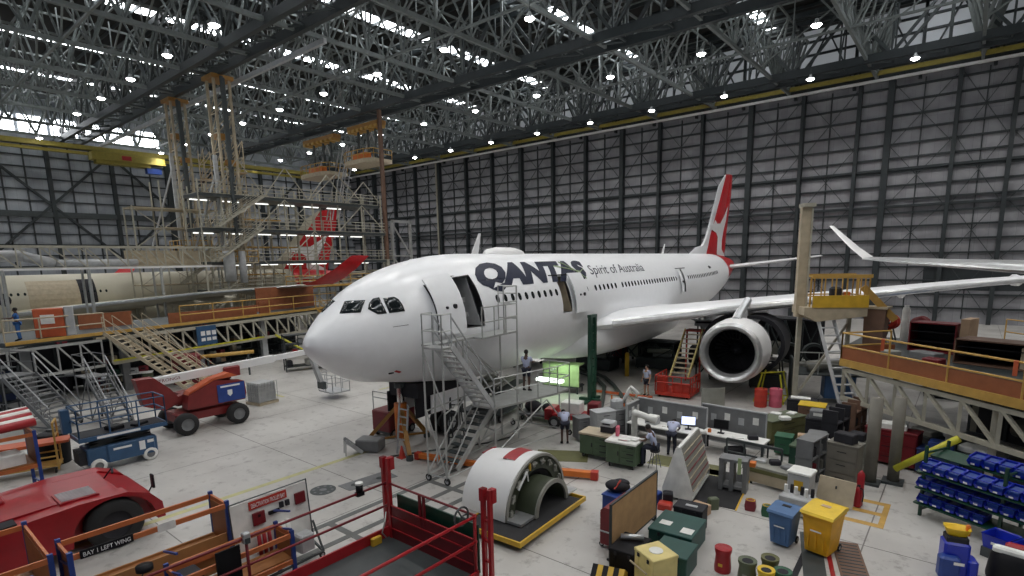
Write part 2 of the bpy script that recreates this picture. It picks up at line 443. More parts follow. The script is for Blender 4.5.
def xsub(y):
    b=B().m('steel')
    for i in range(len(SX)-1):
        a,c=SX[i],SX[i+1]; m_x=(a+c)/2
        b.bar((a,y,Z0+.25),(c,y,Z0+.25),.18); b.bar((a,y,Z1-.2),(c,y,Z1-.2),.15)
        b.bar((a,y,Z0+.25),(m_x,y,Z1-.2),.14); b.bar((c,y,Z0+.25),(m_x,y,Z1-.2),.14); b.bar((m_x,y,Z0+.25),(m_x,y,Z1-.2),.1)
    tag(obj('ceiling_beam',b),kind='structure')
def xtie(y):
    b=B().m('steel')
    for i in range(len(SX)-1): b.bar((SX[i],y,Z1-.2),(SX[i+1],y,Z1-.2),.14); b.bar((SX[i],y,Z0+.3),(SX[i+1],y,Z1-.2),.13)
    tag(obj('ceiling_beam',b),kind='structure')
for y in (-5,15,35.7,57.2): xsub(y)
for y in (10,20.5,30.6,40.9,51.6,62.8): xtie(y)
# sagging service cables under the roof
# --- floor markings, rails, drain covers
b=B().m('yellow_line')
b.box(-18.37,0,0,-18.13,12.9,.004)
b.box(-60,15.5,0,-30,15.7,.004); b.box(-27,20,0,-26.8,60,.004)
tag(obj('trim_2',b),kind='structure')
b=B().m('rail_yellow')
for y in (17.5,18.35,19.2): b.box(-2.2,y-.07,0,-1.25,y+.17,.004)
b.box(-1.35,17.43,0,-1.2,19.37,.005)
tag(obj('trim_3',b),kind='structure')
b=B().m('mid_grey')
for x,y0,y1 in ((-13.88,6.5,14.2),(-12.75,6.5,14.2),(-11.92,9.5,14.0)): b.box(x-.1,y0,0,x+.1,y1,.01)
for y in (8.25,12.2): b.box(-13.78,y-.1,0,-12.85,y+.1,.009); b.box(-12.65,y-.1,0,-12.02,y+.1,.009)
tag(obj('trim_4',b),kind='structure')
# --- lamps
def lamp_proto():
    t=thing('high_bay_lamp','bell shaped high bay lamp glowing white under the roof trusses','lamp',(0,0,0),0,'high bay lamps under the roof')
    b=B().m('light_grey'); b.smooth=True; b.lathe((0,0,0),(0,0,-1),[(-.45,.12),(-.3,.14),(0,.42),(.02,.42),(-.02,.40),(-.3,.12)],16); obj('lamp_shade',b,t)
    b=B().m('lamp_white'); b.sphere((0,0,-.02),.33,6,(1,1,.5)); obj('bulb',b,t)
    b=B().m('mid_steel'); b.tube((0,0,.4),(0,0,1.0),.03); obj('rod',b,t)
    return t
lp=lamp_proto(); first=True
LP=[]
for y,x0,n in ((5.6,-98,14),(20.6,-98.8,14),(35.3,-98.8,14),(51.1,-101,15),(66.35,-101.5,15)):
    for k in range(n):
        x=x0+k*9.0 if y not in(66.35,) else x0+k*8.7
        if x>XR-2: continue
        LP.append((x,y))
        l=lp if first else dup(lp,(0,0,0)); first=False
        l.location=(x,y,25.0 if y<60 else 25.2)
# --- light: one soft lamp light below each second lamp
for i,(x,y) in enumerate(LP):
    ld=bpy.data.lights.new('lamp_light','SPOT'); ld.energy=LAMPW*(.6 if x<-45 else .8 if x<-30 else 1); ld.spot_size=R(140); ld.spot_blend=.6; ld.shadow_soft_size=.6; ld.color=(1,.97,.93)
    lo=bpy.data.objects.new('lamp_light',ld); C.objects.link(lo); lo.location=(x,y,24.5)
w=bpy.data.worlds.new('world'); sc.world=w; w.use_nodes=True
bg=w.node_tree.nodes['Background']; bg.inputs['Color'].default_value=(.75,.85,1,1); bg.inputs['Strength'].default_value=WORLD
vs=sc.view_settings; vs.view_transform='Standard'; vs.look='None'; vs.gamma=1; vs.exposure=EXPO; vs.use_curve_mapping=False

import math
FS=[(0,-.25,-.252,.001),(.12,.02,-.52,.36),(.3,.2,-.75,.62),(.8,.65,-1.15,1.07),(1.5,1.2,-1.6,1.5),(2.2,1.65,-1.85,1.82),(3,2.0,-2.0,2.08),(4,2.32,-2.2,2.33),(5,2.54,-2.4,2.51),(6.5,2.75,-2.65,2.7),(8,2.82,-2.8,2.8),(10,2.82,-2.82,2.82),(36,2.82,-2.82,2.82),(40,2.82,-2.6,2.8),(44,2.82,-2.05,2.62),(48,2.78,-1.25,2.25),(52,2.62,-.3,1.65),(55.5,2.35,.55,1.0),(57.8,2.05,1.15,.5),(58.8,1.8,1.5,.16)]
def sec(s):
    s=max(0,min(58.8,s))
    for i in range(len(FS)-1):
        if FS[i+1][0]>=s: break
    a,b=FS[i],FS[i+1]; h=b[0]-a[0]; t=(s-a[0])/h
    out=[]
    for k in (1,2,3):
        def slope(j):
            if j<=0: return (FS[1][k]-FS[0][k])/(FS[1][0]-FS[0][0])*1.3
            if j>=len(FS)-1: return (FS[-1][k]-FS[-2][k])/(FS[-1][0]-FS[-2][0])
            d0=(FS[j][k]-FS[j-1][k])/(FS[j][0]-FS[j-1][0]); d1=(FS[j+1][k]-FS[j][k])/(FS[j+1][0]-FS[j][0])
            return 0 if d0*d1<=0 else 2*d0*d1/(d0+d1)
        m0,m1=slope(i)*h,slope(i+1)*h
        out.append((2*t**3-3*t**2+1)*a[k]+(t**3-2*t*t+t)*m0+(-2*t**3+3*t*t)*b[k]+(t**3-t*t)*m1)
    return out
def fus(s,deg,off=0.0):
    t,b,w=sec(s); a=math.radians(deg)
    return (w+off)*math.cos(a),(t+b)/2+((t-b)/2+off)*math.sin(a)
# ================================================================ airliners
ZC=5.03
def P3(s,l,z): return Vector((l,s,z))     # local: x = port, y = aft, z up (height above floor)
def wing_mesh(b,side,LE,TE,Z,TH,n=9,up=None):
    """side +1 port; lists over stations: l, sLE, sTE, z, thickness"""
    rings=[]
    for l,a,c,z,t in zip(LE[0],LE[1],TE,Z,TH):
        ch=c-a; ring=[]
        for i in range(n+1):
            u=i/n; x=a+ch*(1-math.cos(PI*u))/2; xx=(x-a)/ch
            ring.append((side*l,x,z+t*(1.6*math.sqrt(xx)*(1-xx)+.05*(1-xx))))
        for i in range(n-1,0,-1):
            u=i/n; x=a+ch*(1-math.cos(PI*u))/2; xx=(x-a)/ch
            ring.append((side*l,x,z-t*(.9*math.sqrt(xx)*(1-xx))))
        rings.append(ring)
    b.loft(rings)
def fuselage(t,paint,openings,tailpaint):
    ss=sorted(set([.0,.05,.12,.2,.3,.45,.6,.8,1.1,1.5,1.85,2.2,2.6,3,3.5,4,4.5,5,5.5,6.5,7.2,8,9,10,12,13,14,16,18,20,22,24,26,28,30,32,34,36,38,40,42,44,46,48,50,52,54,55.5,57,57.8,58.4,58.8]+[o[0] for o in openings]+[o[1] for o in openings]))
    degs=list(range(-90,271,6)); degs=degs[:-1]
    extra=[d for o in openings for d in (o[2],o[3])]
    degs=sorted(set(degs+extra)); n=len(degs)
    b=B(); b.m(paint); b.smooth=True
    vs=[]
    for s in ss:
        for d in degs: l,z=fus(s,d); vs.append((l,s,ZC+z))
    b.add(vs,[]); tp=[]
    for j in range(len(ss)-1):
        for i in range(n):
            d0=degs[i]; d1=degs[(i+1)%n] if i<n-1 else 270
            if any(o[0]-.001<=ss[j] and ss[j+1]<=o[1]+.001 and o[2]<=d0 and d1<=o[3] for o in openings): continue
            i2=(i+1)%n
            b.f.append((j*n+i,j*n+i2,(j+1)*n+i2,(j+1)*n+i))
            sm=(ss[j]+ss[j+1])/2; dm=(d0+d1)/2
            z=ZC+fus(sm,dm)[1]
            red = tailpaint and sm>47.3+ (1.6 if z<5.5 else 0)+(abs(z-6.8)*.9)
            b.mi.append(0 if not red else 1); b.sm.append(True)
    b.mats=[paint,'qantas_red']
    return obj('fuselage',b,t,smooth=True)
def patch(b,pts,off=.015,sub=3):
    """skin patch: polygon of 4 corners (s,deg) following the fuselage"""
    a,c,d,e=pts; g=[]
    for i in range(sub+1):
        u=i/sub; row=[]
        for j in range(sub+1):
            v=j/sub
            s=(a[0]*(1-u)+c[0]*u)*(1-v)+(e[0]*(1-u)+d[0]*u)*v
            q=(a[1]*(1-u)+c[1]*u)*(1-v)+(e[1]*(1-u)+d[1]*u)*v
            l,z=fus(s,q,off); row.append((l,s,ZC+z))
        g.append(row)
    vs=[p for r in g for p in r]; m=sub+1
    # inner copy gives thickness
    vs2=[(p[0]*.985,p[1],ZC+(p[2]-ZC)*.985) for p in vs]; k=len(vs)
    fs=[(i*m+j,(i+1)*m+j,(i+1)*m+j+1,i*m+j+1) for i in range(sub) for j in range(sub)]
    fs+=[tuple(x+k for x in reversed(f)) for f in fs]
    for i in range(sub):
        for p,q in (((i*m),(i+1)*m),((i*m+sub),(i+1)*m+sub),(i,i+1),(sub*m+i,sub*m+i+1)): fs.append((p,q,q+k,p+k))
    b.add(vs,fs[:]) if False else b.add(vs+vs2,fs)
def fan_patch(b,pts,off=.015):
    """skin patch over any outline of (s,deg), centre fan"""
    n=len(pts); cs=sum(p[0] for p in pts)/n; cq=sum(p[1] for p in pts)/n
    vs=[]; 
    for ring in (1.0,.6,.25):
        for p in pts:
            s=cs+(p[0]-cs)*ring; q=cq+(p[1]-cq)*ring; l,z=fus(s,q,off); vs.append((l,s,ZC+z))
    l,z=fus(cs,cq,off); vs.append((l,cs,ZC+z))
    fs=[]
    for k in range(2):
        for i in range(n): fs.append((k*n+i,k*n+(i+1)%n,(k+1)*n+(i+1)%n,(k+1)*n+i))
    for i in range(n): fs.append((2*n+i,2*n+(i+1)%n,3*n))
    m=len(vs); vs+= [(v[0]*.985,v[1],ZC+(v[2]-ZC)*.985) for v in vs]
    fs2=[tuple(x+m for x in reversed(f)) for f in fs]
    fs+=fs2+[(i,(i+1)%n,(i+1)%n+m,i+m) for i in range(n)]
    b.add(vs,fs)
PANE1=[[(1.07, 68.4), (1.17, 71.6), (1.27, 74.4), (1.38, 77.4), (1.49, 80.2)], [(1.16, 61.4), (1.25, 64.6), (1.35, 67.6), (1.46, 70.8), (1.57, 73.8)], [(1.27, 55.6), (1.36, 59.0), (1.45, 61.8), (1.55, 64.8), (1.65, 67.6)], [(1.38, 50.8), (1.47, 53.8), (1.56, 57.0), (1.65, 59.6), (1.75, 62.4)], [(1.5, 46.4), (1.59, 49.6), (1.67, 52.4), (1.77, 55.2), (1.86, 58.0)]]
PANE2=[(1.74, 45.4), (1.79, 47.4), (1.83, 49.2), (1.88, 51.2), (1.94, 52.0), (2.01, 53.0), (2.07, 53.6), (2.13, 52.8), (2.2, 51.8), (2.26, 51.0), (2.21, 43.4), (2.19, 36.2), (2.18, 29.2), (2.09, 30.2), (2.0, 31.4), (1.92, 32.6), (1.85, 36.6), (1.79, 40.8)]
PANE3=[(2.35, 47.6), (2.46, 46.0), (2.57, 44.6), (2.69, 43.4), (2.72, 42.0), (2.75, 40.4), (2.78, 38.8), (2.79, 36.0), (2.8, 33.4), (2.81, 30.8), (2.81, 28.6), (2.8, 26.6), (2.8, 24.4), (2.61, 25.6), (2.44, 27.0), (2.27, 28.4), (2.28, 34.6), (2.3, 41.0)]
def grid_patch(b,g,off):
    m=len(g[0]); vs=[]
    for r in g:
        for s,q in r: l,z=fus(s,q,off); vs.append((l,s,ZC+z))
    k=len(vs); vs+=[(v[0]*.97,v[1]+.02,v[2]-.02) for v in vs]; n=len(g)
    fs=[(i*m+j,(i+1)*m+j,(i+1)*m+j+1,i*m+j+1) for i in range(n-1) for j in range(m-1)]
    fs+=[tuple(x+k for x in reversed(f)) for f in fs]
    ed=[(i*m,(i+1)*m) for i in range(n-1)]+[(i*m+m-1,(i+1)*m+m-1) for i in range(n-1)]+[(j,j+1) for j in range(m-1)]+[((n-1)*m+j,(n-1)*m+j+1) for j in range(m-1)]
    b.add(vs,fs+[(a,c,c+k,a+k) for a,c in ed])
def mirrored(pts,side): return pts if side>0 else [(s,180-q) for s,q in pts]
def skin_text(name,txt,t,s0,s1,q0,q1,shear,bold,mt,label=None):
    me=text_bm(txt,1.0,bold,0)
    xs=[v.co.x for v in me.vertices]; ys=[v.co.y for v in me.vertices]; x0,x1,y0,y1=min(xs),max(xs),min(ys),max(ys)
    bm=bmesh.new(); bm.from_mesh(me)
    for k in range(1,12):
        y=y0+(y1-y0)*k/12
        bmesh.ops.bisect_plane(bm,geom=bm.verts[:]+bm.edges[:]+bm.faces[:],plane_co=(0,y,0),plane_no=(0,1,0))
    h=R(q1-q0)*2.82
    for v in bm.verts:
        u=(v.co.x-x0)/(x1-x0); w=(v.co.y-y0)/(y1-y0)
        s=s0+(s1-s0-shear)*u+shear*w; q=q0+(q1-q0)*w
        l,z=fus(s,q,.012); v.co=Vector((l,s,ZC+z))
    bm.to_mesh(me); bm.free()
    me.materials.clear(); me.materials.append(m_(mt))
    o=bpy.data.objects.new(name,me); C.objects.link(o); o.parent=t
    if label: o['label']=label
    return o
def wheel(b,c,r,w,axis=(1,0,0),hub='light_grey',tyre='rubber'):
    a=Vector(axis).normalized(); c=Vector(c)-a*w/2
    b.m(tyre); b.smooth=True
    b.lathe(c,a,[(0,r*.55),(0,r*.88),(w*.15,r),(w*.85,r),(w,r*.88),(w,r*.55)],20)
    b.m(hub); b.lathe(c,a,[(w*.12,0.001),(w*.12,r*.2),(w*.2,r*.5),(w*.08,r*.56)],16); b.lathe(c,a,[(w*.88,0.001),(w*.88,r*.2),(w*.8,r*.5),(w*.92,r*.56)],16)
    b.smooth=False
def airliner(name,label,loc,rz,detail=True,paint='plane_white',wg=([29.5,29.95,30.6,31.1],[33.0,33.7,35.2,36.6],[36.2,36.5,37.0,37.5],[6.5,6.7,7.3,7.9]),winglet='white'):
    t=thing(name,label,'airliner',loc,rz)
    ops=[(5.15,6.35,-3,45),(12.55,13.45,-2,36),(31.3,32.1,-3,34)] if detail else []
    f=fuselage(t,paint,ops,True)
    # belly fairing
    b=B().m(paint); b.smooth=True; rings=[]
    for s,w,zt,zb in ((14,.8,-2.3,-2.75),(15.5,2.3,-1.4,-3.0),(17.5,3.0,-.5,-3.2),(20,3.2,-.2,-3.3),(26,3.25,-.2,-3.3),(30,3.0,-.6,-3.2),(33,2.2,-1.4,-3.0),(35.5,.7,-2.3,-2.75)):
        c=(zt+zb)/2; h=(zt-zb)/2
        rings.append([(w*math.copysign(abs(math.cos(a))**.6,math.cos(a)),s,ZC+c+h*math.copysign(abs(math.sin(a))**.75,math.sin(a))) for a in [2*PI*i/28 for i in range(28)]])
    b.loft(rings); obj('belly_fairing',b,t,smooth=True)
    # wings
    L=[2.0,3.2,9.4,20,29.6]
    LEs=[15.6,17.0,20.9,27.3,33.0]; TEs=[28.6,28.6,29.2,33.0,36.2]; Z=[3.75,3.85,4.62,5.75,6.5]; TH=[1.15,1.05,.75,.42,.22]
    for side in (1,-1):
        b=B().m(paint); b.smooth=True
        wing_mesh(b,side,(L,LEs),TEs,Z,TH); w=obj('wing',b,t,smooth=True)
        b=B().m('alu'); b.smooth=True
        wing_mesh(b,side,([3.4,9.4,20,29.5],[16.97,20.72,27.1,32.85]),[17.9,21.6,27.85,33.45],[3.9,4.65,5.78,6.5],[.45,.4,.26,.15],6); obj('slat',b,w,smooth=True,label='bare metal leading edge')
        b=B().m(winglet); b.smooth=True
        wing_mesh(b,side,(wg[0],wg[1]),wg[2],wg[3],[.2,.16,.12,.08],6); obj('winglet',b,w,smooth=True)
        for l,s0,s1 in ((12.5,27.5,31.5),(16.5,29,33),(22,31,35)):
            b=B().m(paint); b.smooth=True; zz=3.9+(l-3.2)*.125-.45
            b.loft([[(side*l+r*.28*math.cos(a),s,zz+r*.35*math.sin(a)) for a in [2*PI*i/10 for i in range(10)]] for s,r in ((s0,.1),(s0+1,.9),(s0+2.4,1),(s1,.15))]); obj('flap_fairing',b,w,smooth=True)
    # tail
    for side in (1,-1):
        b=B().m(paint); b.smooth=True
        wing_mesh(b,side,([.5,1.6,9.6],[48.3,49.2,55.2]),[54.6,54.8,57.6],[ZC+1.25,ZC+1.35,ZC+2.35],[.5,.45,.18]); obj('tailplane',b,t,smooth=True)
    fin=[(41.5,ZC+2.7),(44.6,ZC+2.95),(46.5,ZC+3.75),(48.2,ZC+5.2),(54.1,16.35),(56.7,16.6),(56.6,15.3),(54.9,7.6),(54.6,ZC+2.2)]
    def finmesh(b,poly,t0):
        n=len(poly); cx=sum(p[0] for p in poly)/n; cz=sum(p[1] for p in poly)/n
        vs=[]
        for sgn in (1,-1):
            vs+=[(sgn*.03,p[0],p[1]) for p in poly]
            vs+=[(sgn*t0,cx+(p[0]-cx)*.6,cz+(p[1]-cz)*.75) for p in poly]
        fs=[]
        for o in (0,2*n):
            for i in range(n): fs.append((o+i,o+(i+1)%n,o+n+(i+1)%n,o+n+i))
            fs.append(tuple(o+n+i for i in range(n)))
        for i in range(n): fs.append((i,(i+1)%n,2*n+(i+1)%n,2*n+i))
        b.add(vs,fs)
    b=B(); b.m(paint); finmesh(b,[(41.5,ZC+2.7),(44.4,ZC+2.93),(46.3,ZC+3.7),(48.0,ZC+5.2),(53.9,16.3),(54.5,16.4),(48.8,ZC+4.6),(47.5,ZC+2.6)],.1); obj('fin_edge',b,t,smooth=True,label='white leading edge of the fin')
    b=B().m('qantas_red'); finmesh(b,[(47.3,ZC+2.2),(48.6,ZC+4.5),(54.2,16.38),(56.2,16.58),(53.3,9.5),(52.2,ZC+2.2)],.16); fo=obj('fin',b,t,smooth=True)
    b=B().m('qantas_red'); finmesh(b,[(52.4,ZC+2.2),(53.5,9.5),(56.3,16.58),(57.0,16.6),(56.8,14.4),(55.2,9.6),(54.6,ZC+1.9)],.1); obj('rudder',b,t,smooth=True)
    K=[(66.11,12.99),(64.96,11.99),(63.21,11.03),(61.9,10.95),(61.2,11.3),(60.6,10.9),(60.05,10.72),(59.45,10.32),(60.1,10.25),(61.64,10.01),(62.4,9.59),(62.35,8.85),(62.3,8.06),(62.5,7.4),(63.6,7.2),(65.1,6.7),(65.9,5.6),(66.3,6.9),(65.3,7.79),(64.2,8.33),(64.16,9.28),(64.8,10.5),(65.7,11.62)]
    for side in (1,-1):
        b=B().m('white'); b.prism([(s-11.2,z) for s,z in K],side*.17,side*.19,'x'); obj('tail_emblem',b,fo,label='white leaping animal emblem')
    # cockpit glazing
    for side in (1,-1):
        b=B().m('glass_dark'); b.smooth=True; grid_patch(b,[mirrored(r,side) for r in PANE1],.02); obj('windshield_pane',b,t)
        for p in (PANE2,PANE3):
            b=B().m('glass_dark'); b.smooth=True; fan_patch(b,mirrored(p,side),.02); obj('windshield_pane',b,t)
    if not detail:
        return t
    # door panels slid open, jambs and interiors
    def doorpanel(s0,s1,q0,q1,off,lab):
        b=B().m(paint); b.smooth=True; patch(b,[(s0,q0),(s1,q0),(s1,q1),(s0,q1)],off,8); d=obj('door',b,t,smooth=True,label=lab)
        b=B().m('dark')
        for k,(a,c,r) in enumerate(((.35,.42,.05),(.65,.42,.09))):
            b=B().m('dark')
            s=s0+(s1-s0)*a; q=q0+(q1-q0)*c; l,z=fus(s,q,off+.03); b.tube((l-.08,s,ZC+z),(l+.02,s,ZC+z),r,10); obj('door_window' if k else 'spyhole',b,d)
        b=B().m('alu')
        l,z=fus(s1,20,off); b.bar((l-.1,s1-.1,ZC+z),(l-.35,s1+.5,ZC+z),.1,.16); l,z=fus(s1,8,off); b.bar((l-.1,s1-.1,ZC+z),(l-.35,s1+.5,ZC+z),.1,.16); obj('door_arm',b,d)
    doorpanel(3.8,5.05,-5,46,.3,'forward door panel swung open')
    doorpanel(13.5,14.95,-3,36,.26,'second door panel swung open')
    doorpanel(30.6,31.1,-2,33,.2,'rear exit panel held open')
    for (s0,s1,q0,q1),liner in zip(ops,('light_grey','tan','dark')):
        b=B().m('dark'); 
        zb=ZC+fus(s0,q0)[1]; zt=ZC+fus(s0,q1)[1]; l0=fus(s0,q0)[0]; l1=fus(s0,q1)[0]
        b.box(.3,s0-.4,zb-.05,l0-.9,s1+1.0,zb); b.box(.3,s0-.4,zb,.35,s1+1.2,zt+.3); b.box(.3,s0-.45,zt+.05,l1,s1+1,zt+.1)
        b.m(liner); b.prism([(l0-.02,zb),(l1-.02,zt),(.4,zt),(.4,zb)],s1,s1+.04,'y'); 
        b.m('dark'); b.prism([(l0-.02,zb),(l1-.02,zt),(.4,zt),(.4,zb)],s0-.04,s0,'y')
        obj('door_frame',b,t)
    b=B().m('black')
    l,z=fus(3.95,40,.0)
    patch(b,[(3.98,-6),(4.08,-6),(4.08,44),(3.98,44)],.02,8); obj('door_gap',b,t)
    # cabin windows
    W=[7.35+.533*k for k in range(10)]+[14.99,15.39]+[16.45+.53*k for k in range(6)]+[20.1+.5*k for k in range(21)]+[33.1+.5*k for k in range(19)]
    for s in W:
        dz=0 if s<44 else .0
        b=B().m('glass_dark'); r=[]
        for i in range(10):
            a=2*PI*i/10; r.append((s+.115*math.cos(a),19.3+3.5*math.copysign(abs(math.sin(a))**.8,math.sin(a))))
        fan_patch(b,r,.012); obj('cabin_window',b,t)
    skin_text('lettering','QANTAS',t,6.15,16.75,25,58.5,1.0,.07,'qantas_navy',label='large dark navy slanted QANTAS lettering')
    skin_text('lettering','Spirit of Australia',t,16.5,24.9,31,49,.4,0.0,'qantas_navy',label='thin dark Spirit of Australia lettering')
    skin_text('lettering','Coochiemudlo',t,2.22,2.82,13.6,15.2,.0,0.0,'dark',label='tiny dark name below the cockpit window') if False else None
    b=B().m('lime')
    for a,c in (((13.3,50),(15.6,40)),((14.2,56),(15.8,31)),((14.3,31),(16.1,44))):
        n=6; pts=[]
        for i in range(n+1):
            u=i/n; s=a[0]+(c[0]-a[0])*u; q=a[1]+(c[1]-a[1])*u; l,z=fus(s,q,.03); pts.append((l,s,ZC+z))
        b.path(pts,.025,4)
    obj('masking_tape',b,t,label='pale green tape across the last letters')
    # aerials
    b=B().m('white'); b.prism([(9.0,ZC+2.8),(9.5,ZC+2.8),(9.75,ZC+3.75),(9.6,ZC+3.75)],-.02,.02,'x'); obj('antenna',b,t)
    b=B().m('white'); b.prism([(34.3,ZC+2.8),(34.8,ZC+2.8),(35.1,ZC+3.6),(34.95,ZC+3.6)],-.02,.02,'x'); obj('antenna',b,t)
    b=B().m('white'); b.smooth=True; b.loft([[(.55*r*math.cos(a),s,ZC+2.75+.38*r*max(0,math.sin(a))) for a in [2*PI*i/16 for i in range(16)]] for s,r in ((10.1,.2),(10.4,.8),(10.9,1),(12.2,1),(12.9,.7),(13.3,.2))]); obj('radome_hump',b,t,smooth=True)
    # small dark marks low on the nose
    b=B().m('dark')
    for s,q in ((2.5,-48),):
        l,z=fus(s,q,.02); b.cbox((l,s,ZC+z),(.05,.22,.05))
    obj('probe',b,t); b=B().m('dark')
    for q in (12,): fan_patch(b,[(2.25,q),(2.8,q-2.5),(2.8,q-2.0),(2.25,q+.5)],.01)
    obj('name_mark',b,t)
    b=B().m('qantas_red'); fan_patch(b,[(2.6,-46),(2.85,-49),(2.9,-47),(2.65,-44)],.02); obj('probe_cover',b,t,label='small red probe cover')
    b=B().m('dark')
    l,z=fus(40.25,33,.02); fan_patch(b,[(39.9,30),(40.5,30),(40.6,33),(40.2,36),(39.9,35)],.02); obj('emblem',b,t)
    # nose gear
    b=B().m('light_grey')
    b.tube((0,6.7,2.6),(0,6.7,.55),.12,10); b.tube((0,6.7,.55),(0,6.7,.5),.16,10); b.tube((0,5.2,2.4),(0,6.65,1.3),.07); b.bar((-.3,6.7,.55),(.3,6.7,.55),.12)
    b.tube((-.25,6.75,2.3),(-.12,6.75,1.2),.05); b.tube((.25,6.75,2.3),(.12,6.75,1.2),.05); g=obj('nose_gear',b,t)
    for x in (-.3,.3):
        b=B(); wheel(b,(x,6.7,.53),.53,.32); obj('wheel',b,g)
    for x in (-.75,.75):
        b=B().m(paint); b.box(x-.03,5.1,1.35,x+.03,8.1,2.5); obj('gear_door',b,t)
    b=B().m('dark'); b.box(-.8,4.3,2.15,.8,8.0,2.75); b.box(-.85,4.2,1.45,-.8,6.2,2.3); b.box(.55,4.35,1.3,.62,5.9,2.3); obj('gear_bay',b,t)
    # main gear
    for side in (1,-1):
        b=B().m('light_grey'); b.tube((side*5.3,28.9,4.2),(side*5.3,28.9,.8),.22,10); b.tube((side*5.2,28.9,2.8),(side*3.2,28.9,3.6),.1); b.tube((side*5.3,28.0,.75),(side*5.3,29.8,.75),.15,8); b.tube((side*5.3,28.9,1.5),(side*5.3,26.8,3.8),.1)
        g=obj('main_gear',b,t)
        for dy in (-.95,.95):
            for dx in (-.48,.48):
                b=B(); wheel(b,(side*5.3+dx,28.9+dy,.7),.7,.5); obj('wheel',b,g)
        b=B().m(paint); b.box(side*6.0-.04,27.2,1.0,side*6.0+.04,30.2,3.9); obj('gear_door',b,g)
    # engines
    for side in (1,-1):
        e=(side*9.4,18.0,2.62); ax=(0,1,0)
        b=B().m('alu'); b.smooth=True
        b.lathe(e,ax,[(.55,1.16),(.25,1.2),(.06,1.3),(0,1.42),(.05,1.5),(.2,1.56)],40); 
        b.m('white'); b.lathe(e,ax,[(.2,1.56),(.6,1.64),(1.3,1.69),(1.9,1.69),(1.9,1.5)],40)
        n=obj('engine_cowl',b,t,smooth=True)
        b=B().m('black'); b.smooth=True; b.lathe(e,ax,[(.5,1.165),(1.0,1.17),(2.0,1.2)],40); obj('inlet_duct',b,n,smooth=True)
        b=B().m('dark')
        for k in range(30):
            a=2*PI*k/30; a2=a+.13
            c=Vector(e); b.add([c+Vector((.3*math.cos(a),1.9,.3*math.sin(a))),c+Vector((1.17*math.cos(a-.05),1.75,1.17*math.sin(a-.05))),c+Vector((1.17*math.cos(a2),2.0,1.17*math.sin(a2))),c+Vector((.3*math.cos(a+.15),2.1,.3*math.sin(a+.15)))],[(0,1,2,3)])
        obj('fan',b,n)
        b=B().m('dark'); b.smooth=True; b.lathe(e,ax,[(1.35,.001),(1.5,.14),(1.8,.32),(2.0,.38)],20); obj('spinner',b,n,smooth=True)
        b=B().m('dark'); b.smooth=True; b.lathe(e,ax,[(1.9,1.46),(2.1,1.5),(2.6,1.5),(3.2,1.46),(3.25,1.25),(3.3,.85),(4.6,.72),(5.6,.8),(6.0,.62),(7.0,.5)],28)
        b.m('grey'); b.smooth=False
        for k in range(14):
            a=2*PI*k/14; b.tube((e[0]+.8*math.cos(a),21.3,e[2]+.8*math.sin(a)),(e[0]+.78*math.cos(a+.5),23.6,e[2]+.78*math.sin(a+.5)),.045,5)
        for tt in (20.2,20.7,22.2,23.1): b.lathe((e[0],tt,e[2]),ax,[(0,1.5 if tt<21 else .86),(.05,1.56 if tt<21 else .9),(.1,1.5 if tt<21 else .86)],24)
        obj('engine_core',b,n)
        b=B().m(paint)
        b.prism([(19.0,e[2]+1.62),(20.2,e[2]+2.1),(23,4.95),(27.5,4.75),(27,3.9),(23,3.5),(21.2,3.6)],e[0]-.2,e[0]+.2,'x')
        b.m('alu'); b.tube((e[0],19.2,4.2),(e[0]+side*.1,21.4,5.1),.22,8); obj('pylon',b,t)
        # hinged reverser shells, held open
        for q in (1,-1):
            b=B().m('dark'); b.smooth=True
            H=Vector((e[0],0,e[2]+1.62)); op=R(20)*q
            def sh(a,y,r):
                p=Vector((e[0]+q*r*math.sin(a),y,e[2]+r*math.cos(a)))
                d=p-H; x=d.x*math.cos(op)-d.z*math.sin(op); z=d.x*math.sin(op)+d.z*math.cos(op)
                return Vector((H.x+x,y,H.z+z))
            ro=[[sh(PI*k/16,y,1.62) for k in range(17)] for y in (20.9,21.8,22.8)]
            ri=[[sh(PI*k/16,y,1.42) for k in range(17)] for y in (22.8,21.8,20.9)]
            rr=ro+ri+[ro[0]]
            b.loft(rr,cap=False,closed=False); obj('cowl_door',b,n,smooth=True,label='open black rear cowl half')
    return t
AY=R(5.06)
org=Vector((-16.0*math.cos(AY),-16.0*math.sin(AY),0))+Vector((-math.sin(AY),math.cos(AY),0))*11.2
main=airliner('airliner','large white airliner with navy lettering and red tail, parked nose towards the left',org,AY)

